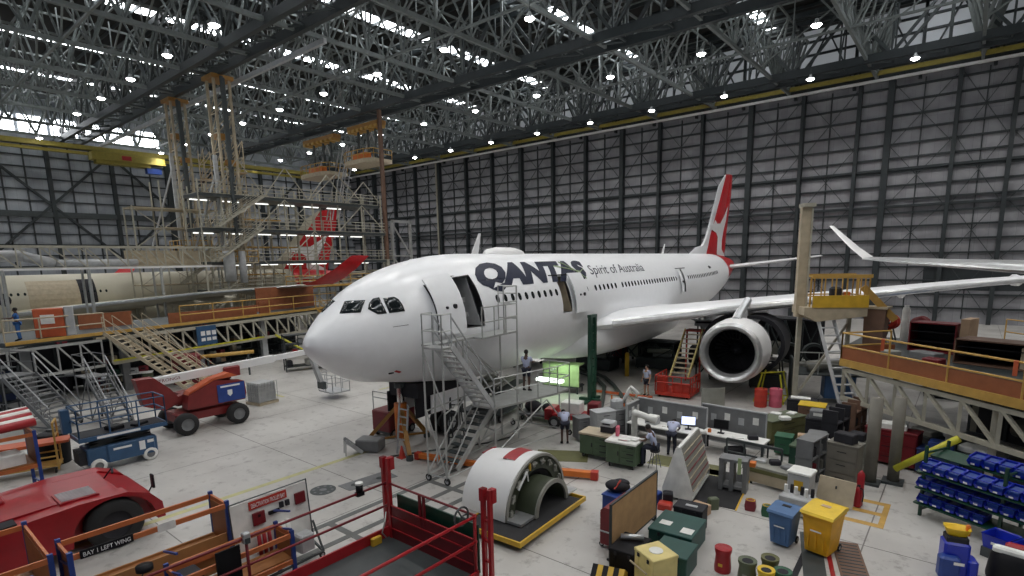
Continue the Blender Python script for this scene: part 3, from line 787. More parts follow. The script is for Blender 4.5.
# ================================================================ shared builders
def railing(b,pts,h=1.1,sp=1.8,r=.025,mids=(.55,),closed=False):
    pts=[Vector(p) for p in pts]
    for a,c in zip(pts[:-1],pts[1:]):
        n=max(1,round((c-a).length/sp))
        for i in range(n+1): p=a.lerp(c,i/n); b.tube(p,p+Vector((0,0,h)),r,5)
        for z in (h,)+tuple(mids): b.tube(a+Vector((0,0,z)),c+Vector((0,0,z)),r,5)
def flight(b,top,bot,w,n,mt_tread='galv',mt_rail='galv',rails=True,rr=.022,rh=.95,string=.06):
    """straight stair between two points (centre line), w wide"""
    top=Vector(top);bot=Vector(bot);d=(bot-top);h=Vector((d.x,d.y,0)).normalized();sd=Vector((-h.y,h.x,0))
    b.m(mt_rail)
    for s in (-1,1):
        b.bar(top+sd*s*w/2,bot+sd*s*w/2,string,.2)
        if rails:
            for z in (rh,rh*.5): b.tube(top+sd*s*w/2+Vector((0,0,z)),bot+sd*s*w/2+Vector((0,0,z)),rr,6)
            for k in range(4): p=top.lerp(bot,k/3)+sd*s*w/2; b.tube(p,p+Vector((0,0,rh)),rr*.9,5)
    b.m(mt_tread)
    for k in range(1,n+1):
        p=top.lerp(bot,k/(n+1)); q=.13
        b.add([p+sd*a*w/2+h*c*q+Vector((0,0,e)) for e in (-.02,.02) for a,c in ((-1,-1),(1,-1),(1,1),(-1,1))],[(3,2,1,0),(4,5,6,7),(0,1,5,4),(1,2,6,5),(2,3,7,6),(3,0,4,7)])
def flat_truss(b,a,c,h,n,w=.12,wd=.09):
    a=Vector(a);c=Vector(c);dz=Vector((0,0,-h))
    b.bar(a,c,w,w*1.2); b.bar(a+dz,c+dz,w,w*1.2)
    for i in range(n+1):
        p=a.lerp(c,i/n); b.bar(p,p+dz,wd)
        if i<n:
            q=a.lerp(c,(i+1)/n)
            b.bar(p if i%1==0 else q,(q+dz),wd)
def plank(b,a,c,w,t):
    """deck slab from a to c, w wide to the left (-x side), t thick"""
    a=Vector(a);c=Vector(c);h=(c-a).normalized();sd=Vector((-h.y,h.x,0))*w
    z=Vector((0,0,-t)); b.add([a,c,c+sd,a+sd,a+z,c+z,c+sd+z,a+sd+z],[(0,1,2,3),(7,6,5,4),(0,4,5,1),(1,5,6,2),(2,6,7,3),(3,7,4,0)])
# ---------------------------------------------------------------- people
def person(name,label,loc,rz,J,shirt='shirt_pale',legs='shorts_navy',skin='skin',long_legs=False,holds=None):
    """J: joint dict in local metres, x right, y forward"""
    t=thing(name,label,'person',loc,rz)
    def skinmesh(nm,V,E_,mt,sub=1):
        me=bpy.data.meshes.new(nm); me.from_pydata([v[0] for v in V],E_,[]); me.materials.append(m_(mt))
        o=bpy.data.objects.new(nm,me); C.objects.link(o); o.parent=t
        me.skin_vertices or None
        md=o.modifiers.new('skin','SKIN'); md.use_smooth_shade=True
        if not me.skin_vertices: 
            bm=bmesh.new(); bm.from_mesh(me); bm.verts.layers.skin.verify(); bm.to_mesh(me); bm.free()
        for i,v in enumerate(V):
            r=v[1]; me.skin_vertices[0].data[i].radius=(r,r) if not isinstance(r,tuple) else r
        me.skin_vertices[0].data[0].use_root=True
        s=o.modifiers.new('sub','SUBSURF'); s.levels=s.render_levels=sub
        return o
    V=[];E_=[]
    def add(p,r,par=None):
        V.append((tuple(p),r)); 
        if par is not None: E_.append((par,len(V)-1))
        return len(V)-1
    Pv,Ch,Nk,Hd,Tp=[Vector(J[k]) for k in ('pelvis','chest','neck','head','top')]
    i0=add(Pv,(.14,.1)); i1=add(Pv.lerp(Ch,.5),(.125,.09),i0); i2=add(Ch,(.15,.1),i1); i3=add(Nk,.055,i2); i4=add(Hd,(.08,.09),i3); i5=add(Tp,(.07,.08),i4)
    fw=Vector(J.get('face',(0,1,0))); n_=add(Hd+fw*.115,.016,i4)
    for s,e in (('r',1),('l',-1)):
        a=add(J['sh'+s],.055,i2); c=add(J['el'+s],.042,a); d=add(J['wr'+s],.03,c)
        hd=(Vector(J['wr'+s])-Vector(J['el'+s])).normalized(); pm=Vector(J['wr'+s])+hd*.07; pi=add(pm,(.038,.018),d)
        sd=hd.cross(Vector((0,1,.2))).normalized() if abs(hd.y)<.9 else Vector((1,0,0))
        for k in range(4):
            b1=pm+hd*.03+sd*(k-1.5)*.02; f1=add(b1,.009,pi); add(b1+hd*(.06-.008*abs(k-1.4))+fw*.015,.008,f1)
        add(pm-hd*.02+sd*.055,.01,pi)
        h=add(J['hp'+s],.085,i0); k=add(J['kn'+s],.058,h); an=add(J['an'+s],.038,k); add(J['to'+s],.035,an)
    skinmesh('body',V,E_,skin)
    def seg(nm,chains,mt):
        VV=[];EE=[]
        for ch in chains:
            for q,(p,r) in enumerate(ch):
                if isinstance(p,int): prev=p; continue
                VV.append((tuple(p),r))
                if q>0: EE.append((prev,len(VV)-1))
                prev=len(VV)-1
        return skinmesh(nm,VV,EE,mt)
    sr,sl=Vector(J['shr']),Vector(J['shl'])
    seg('shirt',[[(Pv+Vector((0,0,-.02)),(.165,.125)),(Pv.lerp(Ch,.5),(.15,.12)),(Ch,(.175,.13)),(Nk-(Nk-Ch)*.35,.075)],
      [(2,0),(sr,.075),(sr.lerp(Vector(J['elr']),.65),.064)],[(2,0),(sl,.075),(sl.lerp(Vector(J['ell']),.65),.064)]],shirt)
    f=.95 if not long_legs else 1
    def leg(s):
        h,k,a=Vector(J['hp'+s]),Vector(J['kn'+s]),Vector(J['an'+s])
        return [(0,0),(h,.105),(k if long_legs else h.lerp(k,.8),.075)]+([(a,.055)] if long_legs else [])
    seg('trousers' if long_legs else 'shorts',[[(Pv+Vector((0,0,.03)),(.16,.12))],leg('r'),leg('l')],legs)
    for s in 'rl':
        b=B().m('black'); a=Vector(J['an'+s]); q=Vector(J['to'+s]); b.smooth=True
        b.loft([[(a+(q-a)*u+Vector((x*w_,0,z_*h_))).to_tuple() for x,z_ in ((1,-.9),(1,.5),(.5,1),(-.5,1),(-1,.5),(-1,-.9))] for u,w_,h_ in ((-.35,.03,.035),(0,.045,.05),(.6,.05,.045),(1.25,.035,.03))]); obj('shoe',b,t,smooth=True)
    b=B().m('hair'); b.smooth=True; b.sphere(tuple(Hd.lerp(Tp,.6)-fw*.02),.1,6,(.95,1.05,1.0)); obj('hair',b,t,smooth=True)
    return t
def standing(arm='down',h=1.0,lean=0):
    J=dict(pelvis=(0,0,.97),chest=(0,.0+lean*.5,1.33),neck=(0,lean*.7,1.5),head=(0,.02+lean*.8,1.62),top=(0,.01+lean*.85,1.71),
      shr=(.18,lean*.6,1.42),shl=(-.18,lean*.6,1.42),hpr=(.1,0,.92),hpl=(-.1,0,.92),knr=(.11,.02,.5),knl=(-.11,.02,.5),anr=(.12,-.02,.08),anl=(-.12,-.02,.08),tor=(.13,.14,.035),tol=(-.13,.14,.035))
    if arm=='down': J.update(elr=(.25,-.02,1.14),ell=(-.25,-.02,1.14),wrr=(.26,.08,.9),wrl=(-.26,.08,.9))
    else: J.update(elr=(.24,.14+lean*.6,1.2),ell=(-.24,.14+lean*.6,1.2),wrr=(.16,.42+lean*.6,1.2),wrl=(-.14,.42+lean*.6,1.22))
    return J
def bending(drop=.45):
    return dict(pelvis=(0,-.12,.95),chest=(0,.22,1.18),neck=(0,.36,1.26),head=(0,.46,1.24),top=(0,.53,1.2),face=(0,.7,-.7),
      shr=(.18,.28,1.2),shl=(-.18,.28,1.2),elr=(.22,.42,.98),ell=(-.22,.42,.98),wrr=(.14,.62,.86),wrl=(-.14,.62,.86),
      hpr=(.1,-.1,.9),hpl=(-.1,-.1,.9),knr=(.11,-.04,.5),knl=(-.11,-.04,.5),anr=(.12,-.08,.08),anl=(-.12,-.08,.08),tor=(.13,.08,.035),tol=(-.13,.08,.035))
def sitting(sh=.5):
    return dict(pelvis=(0,0,sh+.12),chest=(0,.12,sh+.5),neck=(0,.2,sh+.66),head=(0,.27,sh+.76),top=(0,.3,sh+.85),face=(0,.85,-.5),
      shr=(.18,.16,sh+.58),shl=(-.18,.16,sh+.58),elr=(.23,.3,sh+.36),ell=(-.23,.3,sh+.36),wrr=(.16,.52,sh+.32),wrl=(-.16,.52,sh+.32),
      hpr=(.1,.02,sh+.1),hpl=(-.1,.02,sh+.1),knr=(.12,.42,sh+.06),knl=(-.12,.42,sh+.06),anr=(.12,.42,.08),anl=(-.12,.42,.08),tor=(.13,.57,.035),tol=(-.13,.57,.035))
# ================================================================ second aircraft in the far bay, and its docking
plB=airliner('airliner','cream and red airliner parked inside the scaffolding of the far left bay',(-70.5,-5.5,-.2),0,detail=False,paint='cream',wg=([29.5,30.1,31.0,31.6],[33.2,34.2,35.7,37.2],[36.4,37.0,38.1,39.2],[6.5,6.9,7.9,9.1]),winglet='qantas_red')
plB.scale=(.92,.92,.92)
for k in range(22):
    b=B().m('glass_dark'); s_=14.0+.533*k
    fan_patch(b,[(s_+.115*math.cos(a),19+3.5*math.sin(a)) for a in [2*PI*i/8 for i in range(8)]],.012); obj('cabin_window',b,plB)
b=B().m('dark'); patch(b,[(22.8,-22),(24.3,-22),(24.3,52),(22.8,52)],.02,6); obj('open_bay',b,plB,label='dark open bay in the fuselage')
b=B().m('tan'); patch(b,[(18.5,-16),(22.8,-16),(22.8,50),(18.5,50)],.03,6); obj('skin_panel',b,plB,label='grey primed skin panel')
b=B().m('dark'); fan_patch(b,[(16.6+.55*math.cos(a),8+12*math.sin(a)) for a in [2*PI*i/12 for i in range(12)]],.02); obj('emblem',b,plB)
# neighbouring aircraft wing reaching in from the right
t=thing('airliner_wing','pale grey wing with upturned winglet reaching in from the right edge','airliner wing',(0,0,0))
b=B().m('alu'); b.smooth=True
rings=[]
for (x,y,z,ch,th) in ((-4.3,33.0,7.25,1.5,.14),(-1.4,27.6,7.05,2.4,.26),(2.0,22.4,6.85,3.4,.42),(8.5,13.5,6.4,5.5,.75)):
    r=[]
    for k in range(16):
        a=2*PI*k/16; u=(1-math.cos(a))/2; zz=th*math.sin(a)*(.9 if a<PI else .6)*.8
        r.append((x+u*ch*.55,y+u*ch*.95,z+zz))
    rings.append(r)
b.loft(rings); wg=obj('wing',b,t,smooth=True)
b=B().m('white'); b.smooth=True
b.loft([[(x+u*ch*.5+th*s,y+u*ch,z+.02*s) for u,s in ((0,0),(.3,1),(1,0),(.3,-1))] for x,y,z,ch,th in ((-4.25,33.2,7.25,.9,.07),(-5.0,33.9,7.85,.7,.05),(-6.25,35.2,9.05,.35,.03))]); obj('winglet',b,t,smooth=True)
b=B().m('pale_steel'); b.smooth=True
b.loft([[(2.4+r*.3*math.cos(a)+y_*.3,23.2+y_,6.45+r*.35*math.sin(a)) for a in [2*PI*i/10 for i in range(10)]] for y_,r in ((-.6,.1),(.4,1),(1.8,.9),(3,.1))]); obj('flap_fairing',b,t,smooth=True)
# tail dock : scaffold around the tail of the far aircraft
FX=-58.0
t=thing('tail_dock','tall multi level steel scaffold dock around the red tail in the far bay','scaffold',(FX,0,0))
levels=[(5.2,24,47),(8.0,24,46.5),(11.3,23.5,45.5),(14.6,23.5,44.5)]
b=B().m('pale_steel')
for y in (23.5,25.6,28.9,32.2,35.5,38.8,42.1,45):
    for x in (0,-3.6):
        top=15.8 if y>18 else 12
        b.tube((x,y,0),(x,y,top),.1,6)
obj('frame',b,t)
for i,(z,y0,y1) in enumerate(levels):
    b=B().m('mid_steel'); b.box(-4,y0,z-.35,.15,y1,z-.05); b.m('pale_steel'); b.box(-4,y0,z-.05,.2,y1,z); d=obj('deck',b,t)
    b=B().m('pale_steel'); railing(b,[(.1,y0,z),(.1,y1,z)],1.1,2.2,.04,(.4,.75)); obj('guard_rail',b,d)
    if i in (1,2,3):
        b=B().m('tube_white'); 
        y=y0+.4
        while y<y1-2.6: b.box(-3.2,y,z-.47,-3.0,y+1.9,z-.38); y+=3.1
        obj('light_strip',b,d,label='row of white strip lights')
b=B().m('pale_steel')
for k,(y,z) in enumerate(((25.6,5.4),(32.2,8.2),(38.8,11.4),(28.9,11.4),(35.5,14.8))):
    b.tube((.15,y,z),(.15,y+3.3,z+3),.06,5); b.tube((.15,y+6.6,z),(.15,y+3.3,z+3),.06,5)
for k in range(1,5): b.tube((.15,20+k*5,14.6),(.15,22.5+k*5,18.4-k*.3),.06,5); b.tube((.15,25+k*5,14.6),(.15,22.5+k*5,18.4-k*.3),.06,5)
obj('brace',b,t)
for k,(a,c) in enumerate((((1.0,24,8.0),(1.0,29,11.3)),((1.0,24.5,11.3),(1.0,29.5,14.6)),((1.0,26,5.2),(1.0,22,2.2)))):
    b=B(); flight(b,c,a,.9,12,'pale_steel','pale_steel'); obj('stair',b,t)
b=B().m('rust'); b.box(-.2,45.4,8,.2,45.8,26); b.m('pale_steel'); b.box(-.2,45.4,0,.2,45.8,8); obj('column',b,t,label='rust brown column')
b=B().m('galv')
for y in (46.6,49.6): b.bar((0,y,4.5),(0,y,12.8),.3)
b.bar((0,46.6,12.8),(0,49.9,12.8),.3); b.bar((0,46.6,12.6),(0,49.6,8.4),.16); b.bar((0,46.6,8.4),(0,49.6,8.4),.16); b.bar((0,46.6,8.2),(0,49.6,5),.16)
obj('end_frame',b,t)
b=B().m('rail_yellow'); railing(b,[(1.2,31,5.2),(1.2,44,5.2)],1.1,1.6,.05); b.box(.2,31,5.0,1.3,44,5.2); obj('yellow_walkway',b,t)
t=thing('scaffold_bay','cream scaffold bays with plank decks between the hanging masts and the gantry','scaffold',(FX-5.5,19.5,0))
b=B().m('pale_steel')
for y in (0,2.6,5.2,7.8,10.4):
    for x in (0,-2.4): b.tube((x,y,0),(x,y,13.5+(y%3)),.08,5)
for k in range(7):
    z=1.9*(k+1)
    for x in (0,-2.4): b.tube((x,0,z),(x,10.4,z),.05,5)
    for q in range(4): b.tube((0,2.6*q,z-1.9),(0,2.6*q+2.6,z),.05,5) if (q+k)%2 else b.tube((0,2.6*q+2.6,z-1.9),(0,2.6*q,z),.05,5)
obj('frame',b,t)
for k,z in enumerate((5.7,7.6,9.5,11.4,13.3)):
    b=B().m('tan'); b.box(-2.5,(k%2)*2.6,z,.1,10.4-(k%3)*2.6,z+.12); obj('deck',b,t)
b=B(); flight(b,(.5,8.5,9.5),(.5,3.5,5.8),.8,12,'pale_steel','pale_steel'); obj('stair',b,t)
t=thing('scaffold_bay','dense cream scaffold bays with ochre decks around the red tail','scaffold',(FX-8,31,0))
b=B().m('pale_steel')
for y in (0,2.4,4.8,7.2,9.6,12):
    for x in (0,-2.2): b.tube((x,y,0),(x,y,16),.08,5)
for k in range(8):
    z=1.95*(k+1)
    for q in range(5):
        if (q*3+k)%4<2: b.tube((0,2.4*q,z-1.95),(0,2.4*q+2.4,z),.05,5)
    b.tube((0,0,z),(0,12,z),.05,5)
obj('frame',b,t)
for k,z in enumerate((6.4,9.6,12.8)):
    b=B().m('rail_yellow'); b.box(-2.2,0,z,.1,5.0+(k%2)*2,z+.12); obj('deck',b,t)
# upper gantry left of it
t=thing('gantry_walkway','long raised truss gantry with pipes along the far left bay','gantry',(FX,0,0))
b=B().m('pale_steel'); flat_truss(b,(0,2,9.35),(0,26,9.35),1.75,16,.14,.09); flat_truss(b,(-2,2,9.35),(-2,26,9.35),1.75,12,.12,.08)
for k in range(13): b.bar((0,2+k*2,9.35),(-2,3+k*2,9.35),.08); b.bar((0,2+k*2,7.6),(-2,2+k*2,7.6),.1)
obj('truss',b,t)
b=B().m('white'); b.box(-2,2,7.45,.1,26,7.62); obj('deck',b,t,label='white deck edge')
b=B().m('light_grey'); b.smooth=True; b.tube((-1.0,2,8.6),(-1.0,10,8.6),.45,12); b.tube((-1.0,10,8.6),(-1,12,8.0),.4,12); b.tube((-1,12,8.0),(-1,18,8.0),.3,12); obj('duct',b,t)
b=B().m('galv')
for y in (3,8.5,14,19.5,25.5): b.tube((0,y,0),(0,y,7.5),.13,6); b.tube((-2,y,0),(-2,y,7.5),.1,6)
obj('post',b,t)
b=B().m('light_grey'); b.smooth=True; b.tube((.4,25.6,6),(.4,25.6,9.0),.55,14); b.tube((.4,26.9,5.8),(.4,26.9,9.0),.35,12); obj('vent_pipe',b,t)
b=B().m('tan'); b.box(-2.6,17.5,7.7,-2.3,25.5,9.1); obj('panel',b,t)
# telescopic masts hanging from the roof (left bay)
def mast_dock(loc,top,bot,w,label,col='pale_steel'):
    t=thing('telescopic_mast',label,'mast',loc,0)
    h=top-bot
    b=B().m('tan')
    for x in (-w,w):
        for y in (-w,w): b.bar((x,y,bot),(x,y,top),.22)
    for k in range(int(h/1.8)):
        z=bot+k*1.8
        for y in (-w,w): b.bar((-w,y,z),(w,y,z),.08); b.bar((-w,y,z),(w,y,z+1.8),.07)
        for x in (-w,w): b.bar((x,-w,z),(x,w,z+1.8),.07)
    obj('frame',b,t)
    b=B().m('mid_steel'); b.bar((w+.3,0,bot+3),(w+.3,0,top),.3); b.bar((-w-.2,w,bot+3),(-w-.2,w,top),.2); obj('guide_rail',b,t)
    b=B().m('mid_steel'); b.bar((w+.7,-.3,bot+1.5),(w+.7,-.3,top),.25); obj('cable_chain',b,t)
    b=B().m('dock_orange'); b.box(-w-.4,-w-.3,top-.1,w+.4,w+.3,top+.25); b.box(-w-.5,-.4,bot+12.2,-w+.3,.4,bot+12.8); b.box(w-.1,-.4,bot+9.5,w+.6,.4,bot+10); obj('carriage',b,t,label='orange carriage at the top')
    b=B().m('light_grey'); b.bar((0,-w-.3,bot),(0,-w-.3,bot+10.5),.34)
    b.bar((0,-w-.3,bot+9),(-2.4,-w-2.5,bot+.3),.16); obj('strut',b,t)
    b=B().m('tan'); b.box(-1.6,-1.6,bot-.15,1.6,1.6,bot); b.m('rail_yellow'); railing(b,[(-1.6,-1.6,bot),(1.6,-1.6,bot),(1.6,1.6,bot)],1.1,1.2,.05); obj('cage',b,t)
    return t
mast_dock((-59.2,27.0,0),25.6,7.9,.75,'right hand tall lattice mast with orange carriage hanging in the far left bay')
mast_dock((-69.0,26.6,0),25.2,9.3,.7,'left hand tall lattice mast hanging beside the side wall')
for x,lab in ((-66.8,'thin tan lattice post between the two hanging masts'),(-74.0,'slender scaffold tower at the far left of the hanging masts')):
    t=thing('scaffold_tower',lab,'scaffold',(x,31.5,0))
    b=B().m('tan')
    for dx in (-.7,.7):
        for dy in (-.7,.7): b.tube((dx,dy,0),(dx,dy,21.5),.07,5)
    for k in range(12):
        z=k*1.8
        for s in (-.7,.7): b.tube((-.7,s,z),(.7,s,z+1.8),.05,4); b.tube((s,-.7,z),(s,.7,z+1.8),.05,4); b.tube((-.7,s,z),(.7,s,z),.05,4)
    obj('frame',b,t)
    b=B().m('ply'); 
    for z in (6,12,18): b.box(-.9,-.9,z,.9,.9,z+.08)
    obj('deck',b,t)
# teleplatforms under the second girder
def teleplatform(loc,z,rtop,w,label):
    t=thing('hanging_platform',label,'platform',loc,0)
    b=B().m('mid_steel')
    for x in (-w*.55,w*.1,w*.6): b.bar((x,0,z+1),(x,0,rtop),.22,.22); 
    b.m('light_grey'); b.bar((-w*.5,.5,z+1),(w*.15,.5,rtop-1),.12); b.bar((w*.55,.5,z+1),(w*.1,.5,rtop-1),.12); obj('hanger',b,t)
    b=B().m('dock_orange'); b.box(-w*1.05,-.6,rtop-.55,w*1.05,.6,rtop-.05)
    for k in range(7): b.m('rail_yellow'); b.box(-w+k*w*.3,-.7,rtop-.85,-w+k*w*.3+.5,.7,rtop-.5)
    obj('carriage',b,t)
    b=B().m('tan'); b.prism([(-w,-1.4),(-w*.6,-2),(w*.6,-2),(w,-1.4),(w,1.4),(-w,1.4)],z-.5,z); d=obj('deck',b,t)
    b=B().m('rail_yellow'); railing(b,[(-w,-1.4,z),(-w*.6,-2,z),(w*.6,-2,z),(w,-1.4,z),(w,1.4,z)],1.1,1.2,.05); b.m('orange'); b.box(-w*.5,-1.2,z,w*.4,-.4,z+.9); obj('guard_rail',b,d)
teleplatform((-61.3,46,0),20.4,25.0,3.1,'hanging platform with yellow rails, nearest the sliding doors')
teleplatform((-71.5,46,0),19.9,24.8,3.6,'hanging platform with yellow rails, further left under the roof girder')
t=thing('lattice_boom','pale lattice boom hanging between the two yellow railed platforms','lattice boom',(-66.5,46,0))
b=B().m('light_grey'); flat_truss(b,(-1,0,22.5),(-2.8,-1.5,13.5),0,1)
for dx in (0,1): 
    for dy in(0,1): b.tube((dx,dy,23),(dx-2.2,dy-1,13.5),.09,5)
for k in range(9): z=23-k*1.05; x=-k*.245; b.tube((x,0,z),(x+.8,1,z-1),.05,4); b.tube((x+1,0,z),(x-.2,0,z-1),.05,4)
obj('frame',b,t)
# yellow travelling crane by the side wall
t=thing('travelling_crane','long yellow overhead crane girder along the left wall','crane',(0,0,0))
b=B().m('dock_yellow'); b.box(-101.2,-6,24.5,-100.6,62,25.1); b.box(-102.4,-6,24.0,-102.0,62,24.4); c0=obj('girder',b,t)
b=B().m('dock_yellow'); b.box(-101.6,26.5,23.2,-99.6,36,24.3); b.box(-101.2,27,22.7,-99.9,34,23.2); b.m('blue'); b.box(-101.0,33.5,21.9,-100,35.5,22.7); obj('hoist',b,t)
b=B().m('red'); b.box(-99.58,30.2,23.4,-99.5,31.4,24.0); obj('label_plate',b,t,label='red plate')
# ================================================================ wing dock of the left bay
D0=Vector((-38.0,5.2,3.8)); D1=Vector((-44.1,28.6,3.8)); dd=(D1-D0).normalized(); sd=Vector((-dd.y,dd.x,0))
t=thing('wing_dock','long steel wing dock with orange kick boards and yellow rails in the left bay','work platform',(0,0,0))
b=B().m('mid_steel'); plank(b,D0,D1,6,.25); obj('deck',b,t)
b=B().m('rail_yellow'); b.bar(D0+Vector((.05,0,-.05)),D1+Vector((.05,0,-.05)),.08,.18); obj('toe_edge',b,t)
b=B().m('pale_steel'); flat_truss(b,D0+dd*5+Vector((0,0,-.45)),D1+Vector((0,0,-.35)),1.45,17,.17,.11)
b.m('galv'); flat_truss(b,D0+Vector((0,0,-.45)),D0+dd*4.5+Vector((0,0,-.45)),1.5,4,.12,.08); obj('truss',b,t)
b=B().m('lime_yellow'); b.bar(D0+dd*5+Vector((.1,0,-1.75)),D0+dd*16+Vector((.1,0,-1.75)),.05,.1); obj('lower_edge',b,t)
b=B().m('rail_yellow'); railing(b,[D0+dd*9.5,D1],1.15,2.4,.04); b.m('tan'); railing(b,[D0,D0+dd*4.8],1.15,1.5,.04); gr=obj('guard_rail',b,t)
b=B().m('kick_brown')
for s0,s1,h,off in ((9,16,.7,.5),(16.2,17.2,.9,.4),(17.5,23.8,1.9,2.2),(5,8.2,.9,3)):
    a=D0+dd*s0+sd*off; c=D0+dd*s1+sd*off; b.bar(a+Vector((0,0,h/2)),c+Vector((0,0,h/2)),.06,h)
obj('kick_board',b,t)
for s in (1,6,11,16.5,22):
    b=B().m('grey' if s<12 else 'light_grey'); p=D0+dd*s+sd*.6; b.box(p.x-.2,p.y-.2,0,p.x+.2,p.y+.2,3.4); obj('post',b,t)
b=B().m('lime_yellow'); p=D0+dd*17; b.tube((p.x+.2,p.y,2.1),(p.x+1.5,p.y+2.6,0.1),.09,6); obj('strut',b,t,label='yellow sloping strut')
b=B().m('scissor_blue'); p=D0+dd*11.2+Vector((.12,0,-1.0)); b.bar(p-dd*.75,p+dd*.75,.05,1.3); s_=obj('sign',b,t,label='blue sign with four white squares')
b=B().m('white')
for k in range(3): q=p+dd*(-.45+.42*k)+Vector((.05,0,.15)); b.bar(q,q+dd*.3,.03,.3); q=q+Vector((0,0,-.42)); b.bar(q,q+dd*.3,.03,.22)
obj('sign_mark',b,s_)
st0=D0+dd*4.6; 
for k,off in enumerate((0,1.7)):
    a=D0+dd*(4.9+off*1.0)+Vector((.3,0,0)); c=Vector((a.x+3.2,a.y+3.2,0.05)) if k==0 else Vector((a.x+3.4,a.y+3.0,.05))
    b=B(); flight(b,a,c,1.0,16,'tan','tan'); obj('stair',b,t)
b=B(); a=D1-dd*.5; flight(b,a+Vector((.2,-1.5,0)),a+Vector((3,1,-3.7)),1.0,14,'rail_yellow','rail_yellow'); obj('stair',b,t)
for i,(s0,s1) in enumerate(((.5,8),(8.3,16),(16.3,23.4))):  # dark sheets added as backing for the shade under the left dock
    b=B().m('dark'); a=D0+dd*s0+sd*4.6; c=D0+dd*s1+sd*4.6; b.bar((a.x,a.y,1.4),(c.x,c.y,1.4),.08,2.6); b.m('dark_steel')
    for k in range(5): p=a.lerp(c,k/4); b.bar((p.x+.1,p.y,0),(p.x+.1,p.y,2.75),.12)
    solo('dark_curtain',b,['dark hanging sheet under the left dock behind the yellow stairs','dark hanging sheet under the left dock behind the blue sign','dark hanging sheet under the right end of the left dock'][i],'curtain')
for i,(x,y,a_) in enumerate(((-37.5,25.5,80),(-36.8,32.2,84),(-36.2,39,86),(-52,13,90),(-52,23,90))):
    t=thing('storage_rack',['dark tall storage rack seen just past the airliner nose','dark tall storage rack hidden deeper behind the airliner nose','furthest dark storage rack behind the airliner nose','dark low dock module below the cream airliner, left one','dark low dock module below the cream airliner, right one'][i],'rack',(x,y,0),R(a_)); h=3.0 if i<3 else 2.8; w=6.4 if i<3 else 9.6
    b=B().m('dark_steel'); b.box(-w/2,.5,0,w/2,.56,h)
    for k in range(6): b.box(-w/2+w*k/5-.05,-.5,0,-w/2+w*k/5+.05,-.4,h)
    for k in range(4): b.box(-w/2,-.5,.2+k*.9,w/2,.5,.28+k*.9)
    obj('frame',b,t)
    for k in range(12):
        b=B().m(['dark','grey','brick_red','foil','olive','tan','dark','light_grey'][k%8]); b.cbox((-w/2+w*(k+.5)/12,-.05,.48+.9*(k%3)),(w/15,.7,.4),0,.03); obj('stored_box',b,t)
# dark storage below the dock
rnd=random.Random(3)
for i,s in enumerate((6.5,9,11.5,13.8,16.2,18.6,21)):
    p=D0+dd*s+sd*(2.4+rnd.random())
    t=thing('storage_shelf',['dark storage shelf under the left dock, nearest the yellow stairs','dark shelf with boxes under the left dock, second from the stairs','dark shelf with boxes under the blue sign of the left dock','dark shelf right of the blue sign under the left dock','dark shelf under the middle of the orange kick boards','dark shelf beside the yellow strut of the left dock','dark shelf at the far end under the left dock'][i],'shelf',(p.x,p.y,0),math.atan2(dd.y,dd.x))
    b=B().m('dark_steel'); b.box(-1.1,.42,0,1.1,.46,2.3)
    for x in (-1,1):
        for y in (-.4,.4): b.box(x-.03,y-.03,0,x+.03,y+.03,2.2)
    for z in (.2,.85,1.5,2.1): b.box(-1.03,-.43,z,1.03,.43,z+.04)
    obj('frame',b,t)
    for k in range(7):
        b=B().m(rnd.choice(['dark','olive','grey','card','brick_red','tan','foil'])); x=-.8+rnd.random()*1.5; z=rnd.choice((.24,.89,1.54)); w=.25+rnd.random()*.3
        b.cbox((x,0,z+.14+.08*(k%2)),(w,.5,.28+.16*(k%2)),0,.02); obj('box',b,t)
b=B().m('rail_yellow'); b.smooth=True; b.tube((-39.0,14.8,1.6),(-38.2,18.0,1.6),.13,10); b.smooth=False
b.m('mid_steel')
for y in (15.2,17.6): b.bar((-38.85+(y-15.2)*.25,y,0),(-38.85+(y-15.2)*.25,y,1.5),.1)
solo('yellow_pipe',b,'horizontal yellow pipe on short stands below the left dock','pipe')
t=thing('electrical_cabinet','orange red electrical cabinet with white notice on the left dock','cabinet',(-39.2,7.35,3.815),R(75))
b=B().m('orange_red'); b.cbox((0,0,.8),(1.3,.6,1.55),0,.03); obj('body',b,t)
b=B().m('paper'); b.box(-.35,-.33,.75,.25,-.305,1.25); obj('notice',b,t)
b=B().m('light_grey'); b.cbox((.9,0,.85),(.4,.5,1.6),0,.03); obj('side_unit',b,t)
person('person','person in blue overalls on the left dock beside the orange cabinet',(-38.6,5.9,3.82),R(160),standing('fwd'),'overall_blue','overall_blue','dark_skin',True)
for i,(x,y,c) in enumerate(((-37.3,3.3,'dark'),(-37.1,4.6,'grey'))):
    t=thing('tool_rack',['dark tool rack at the far left edge below the dock','dark machine frame with glowing lamp at the far left'][i],'rack',(x,y,0),R(20))
    b=B().m('dark_steel')
    for a in (-.9,.9):
        for e in (-.4,.4): b.tube((a,e,0),(a,e,2.8),.05,5)
    for z in (.5,1.0,1.5,2.1,2.7): b.box(-.9,-.42,z,.9,.42,z+.06)
    obj('frame',b,t)
    if i==1:
        b=B().m('tube_white'); b.tube((-.9,-.5,2.3),(.9,-.5,2.3),.09,8); obj('lamp_tube',b,t,label='glowing white tube')
    b=B().m('navy'); b.cbox((0,0,1.3),(1.2,.6,.4),0,.03); b.cbox((.1,0,2.35),(1.2,.6,.4),0,.03); obj('tray',b,t)
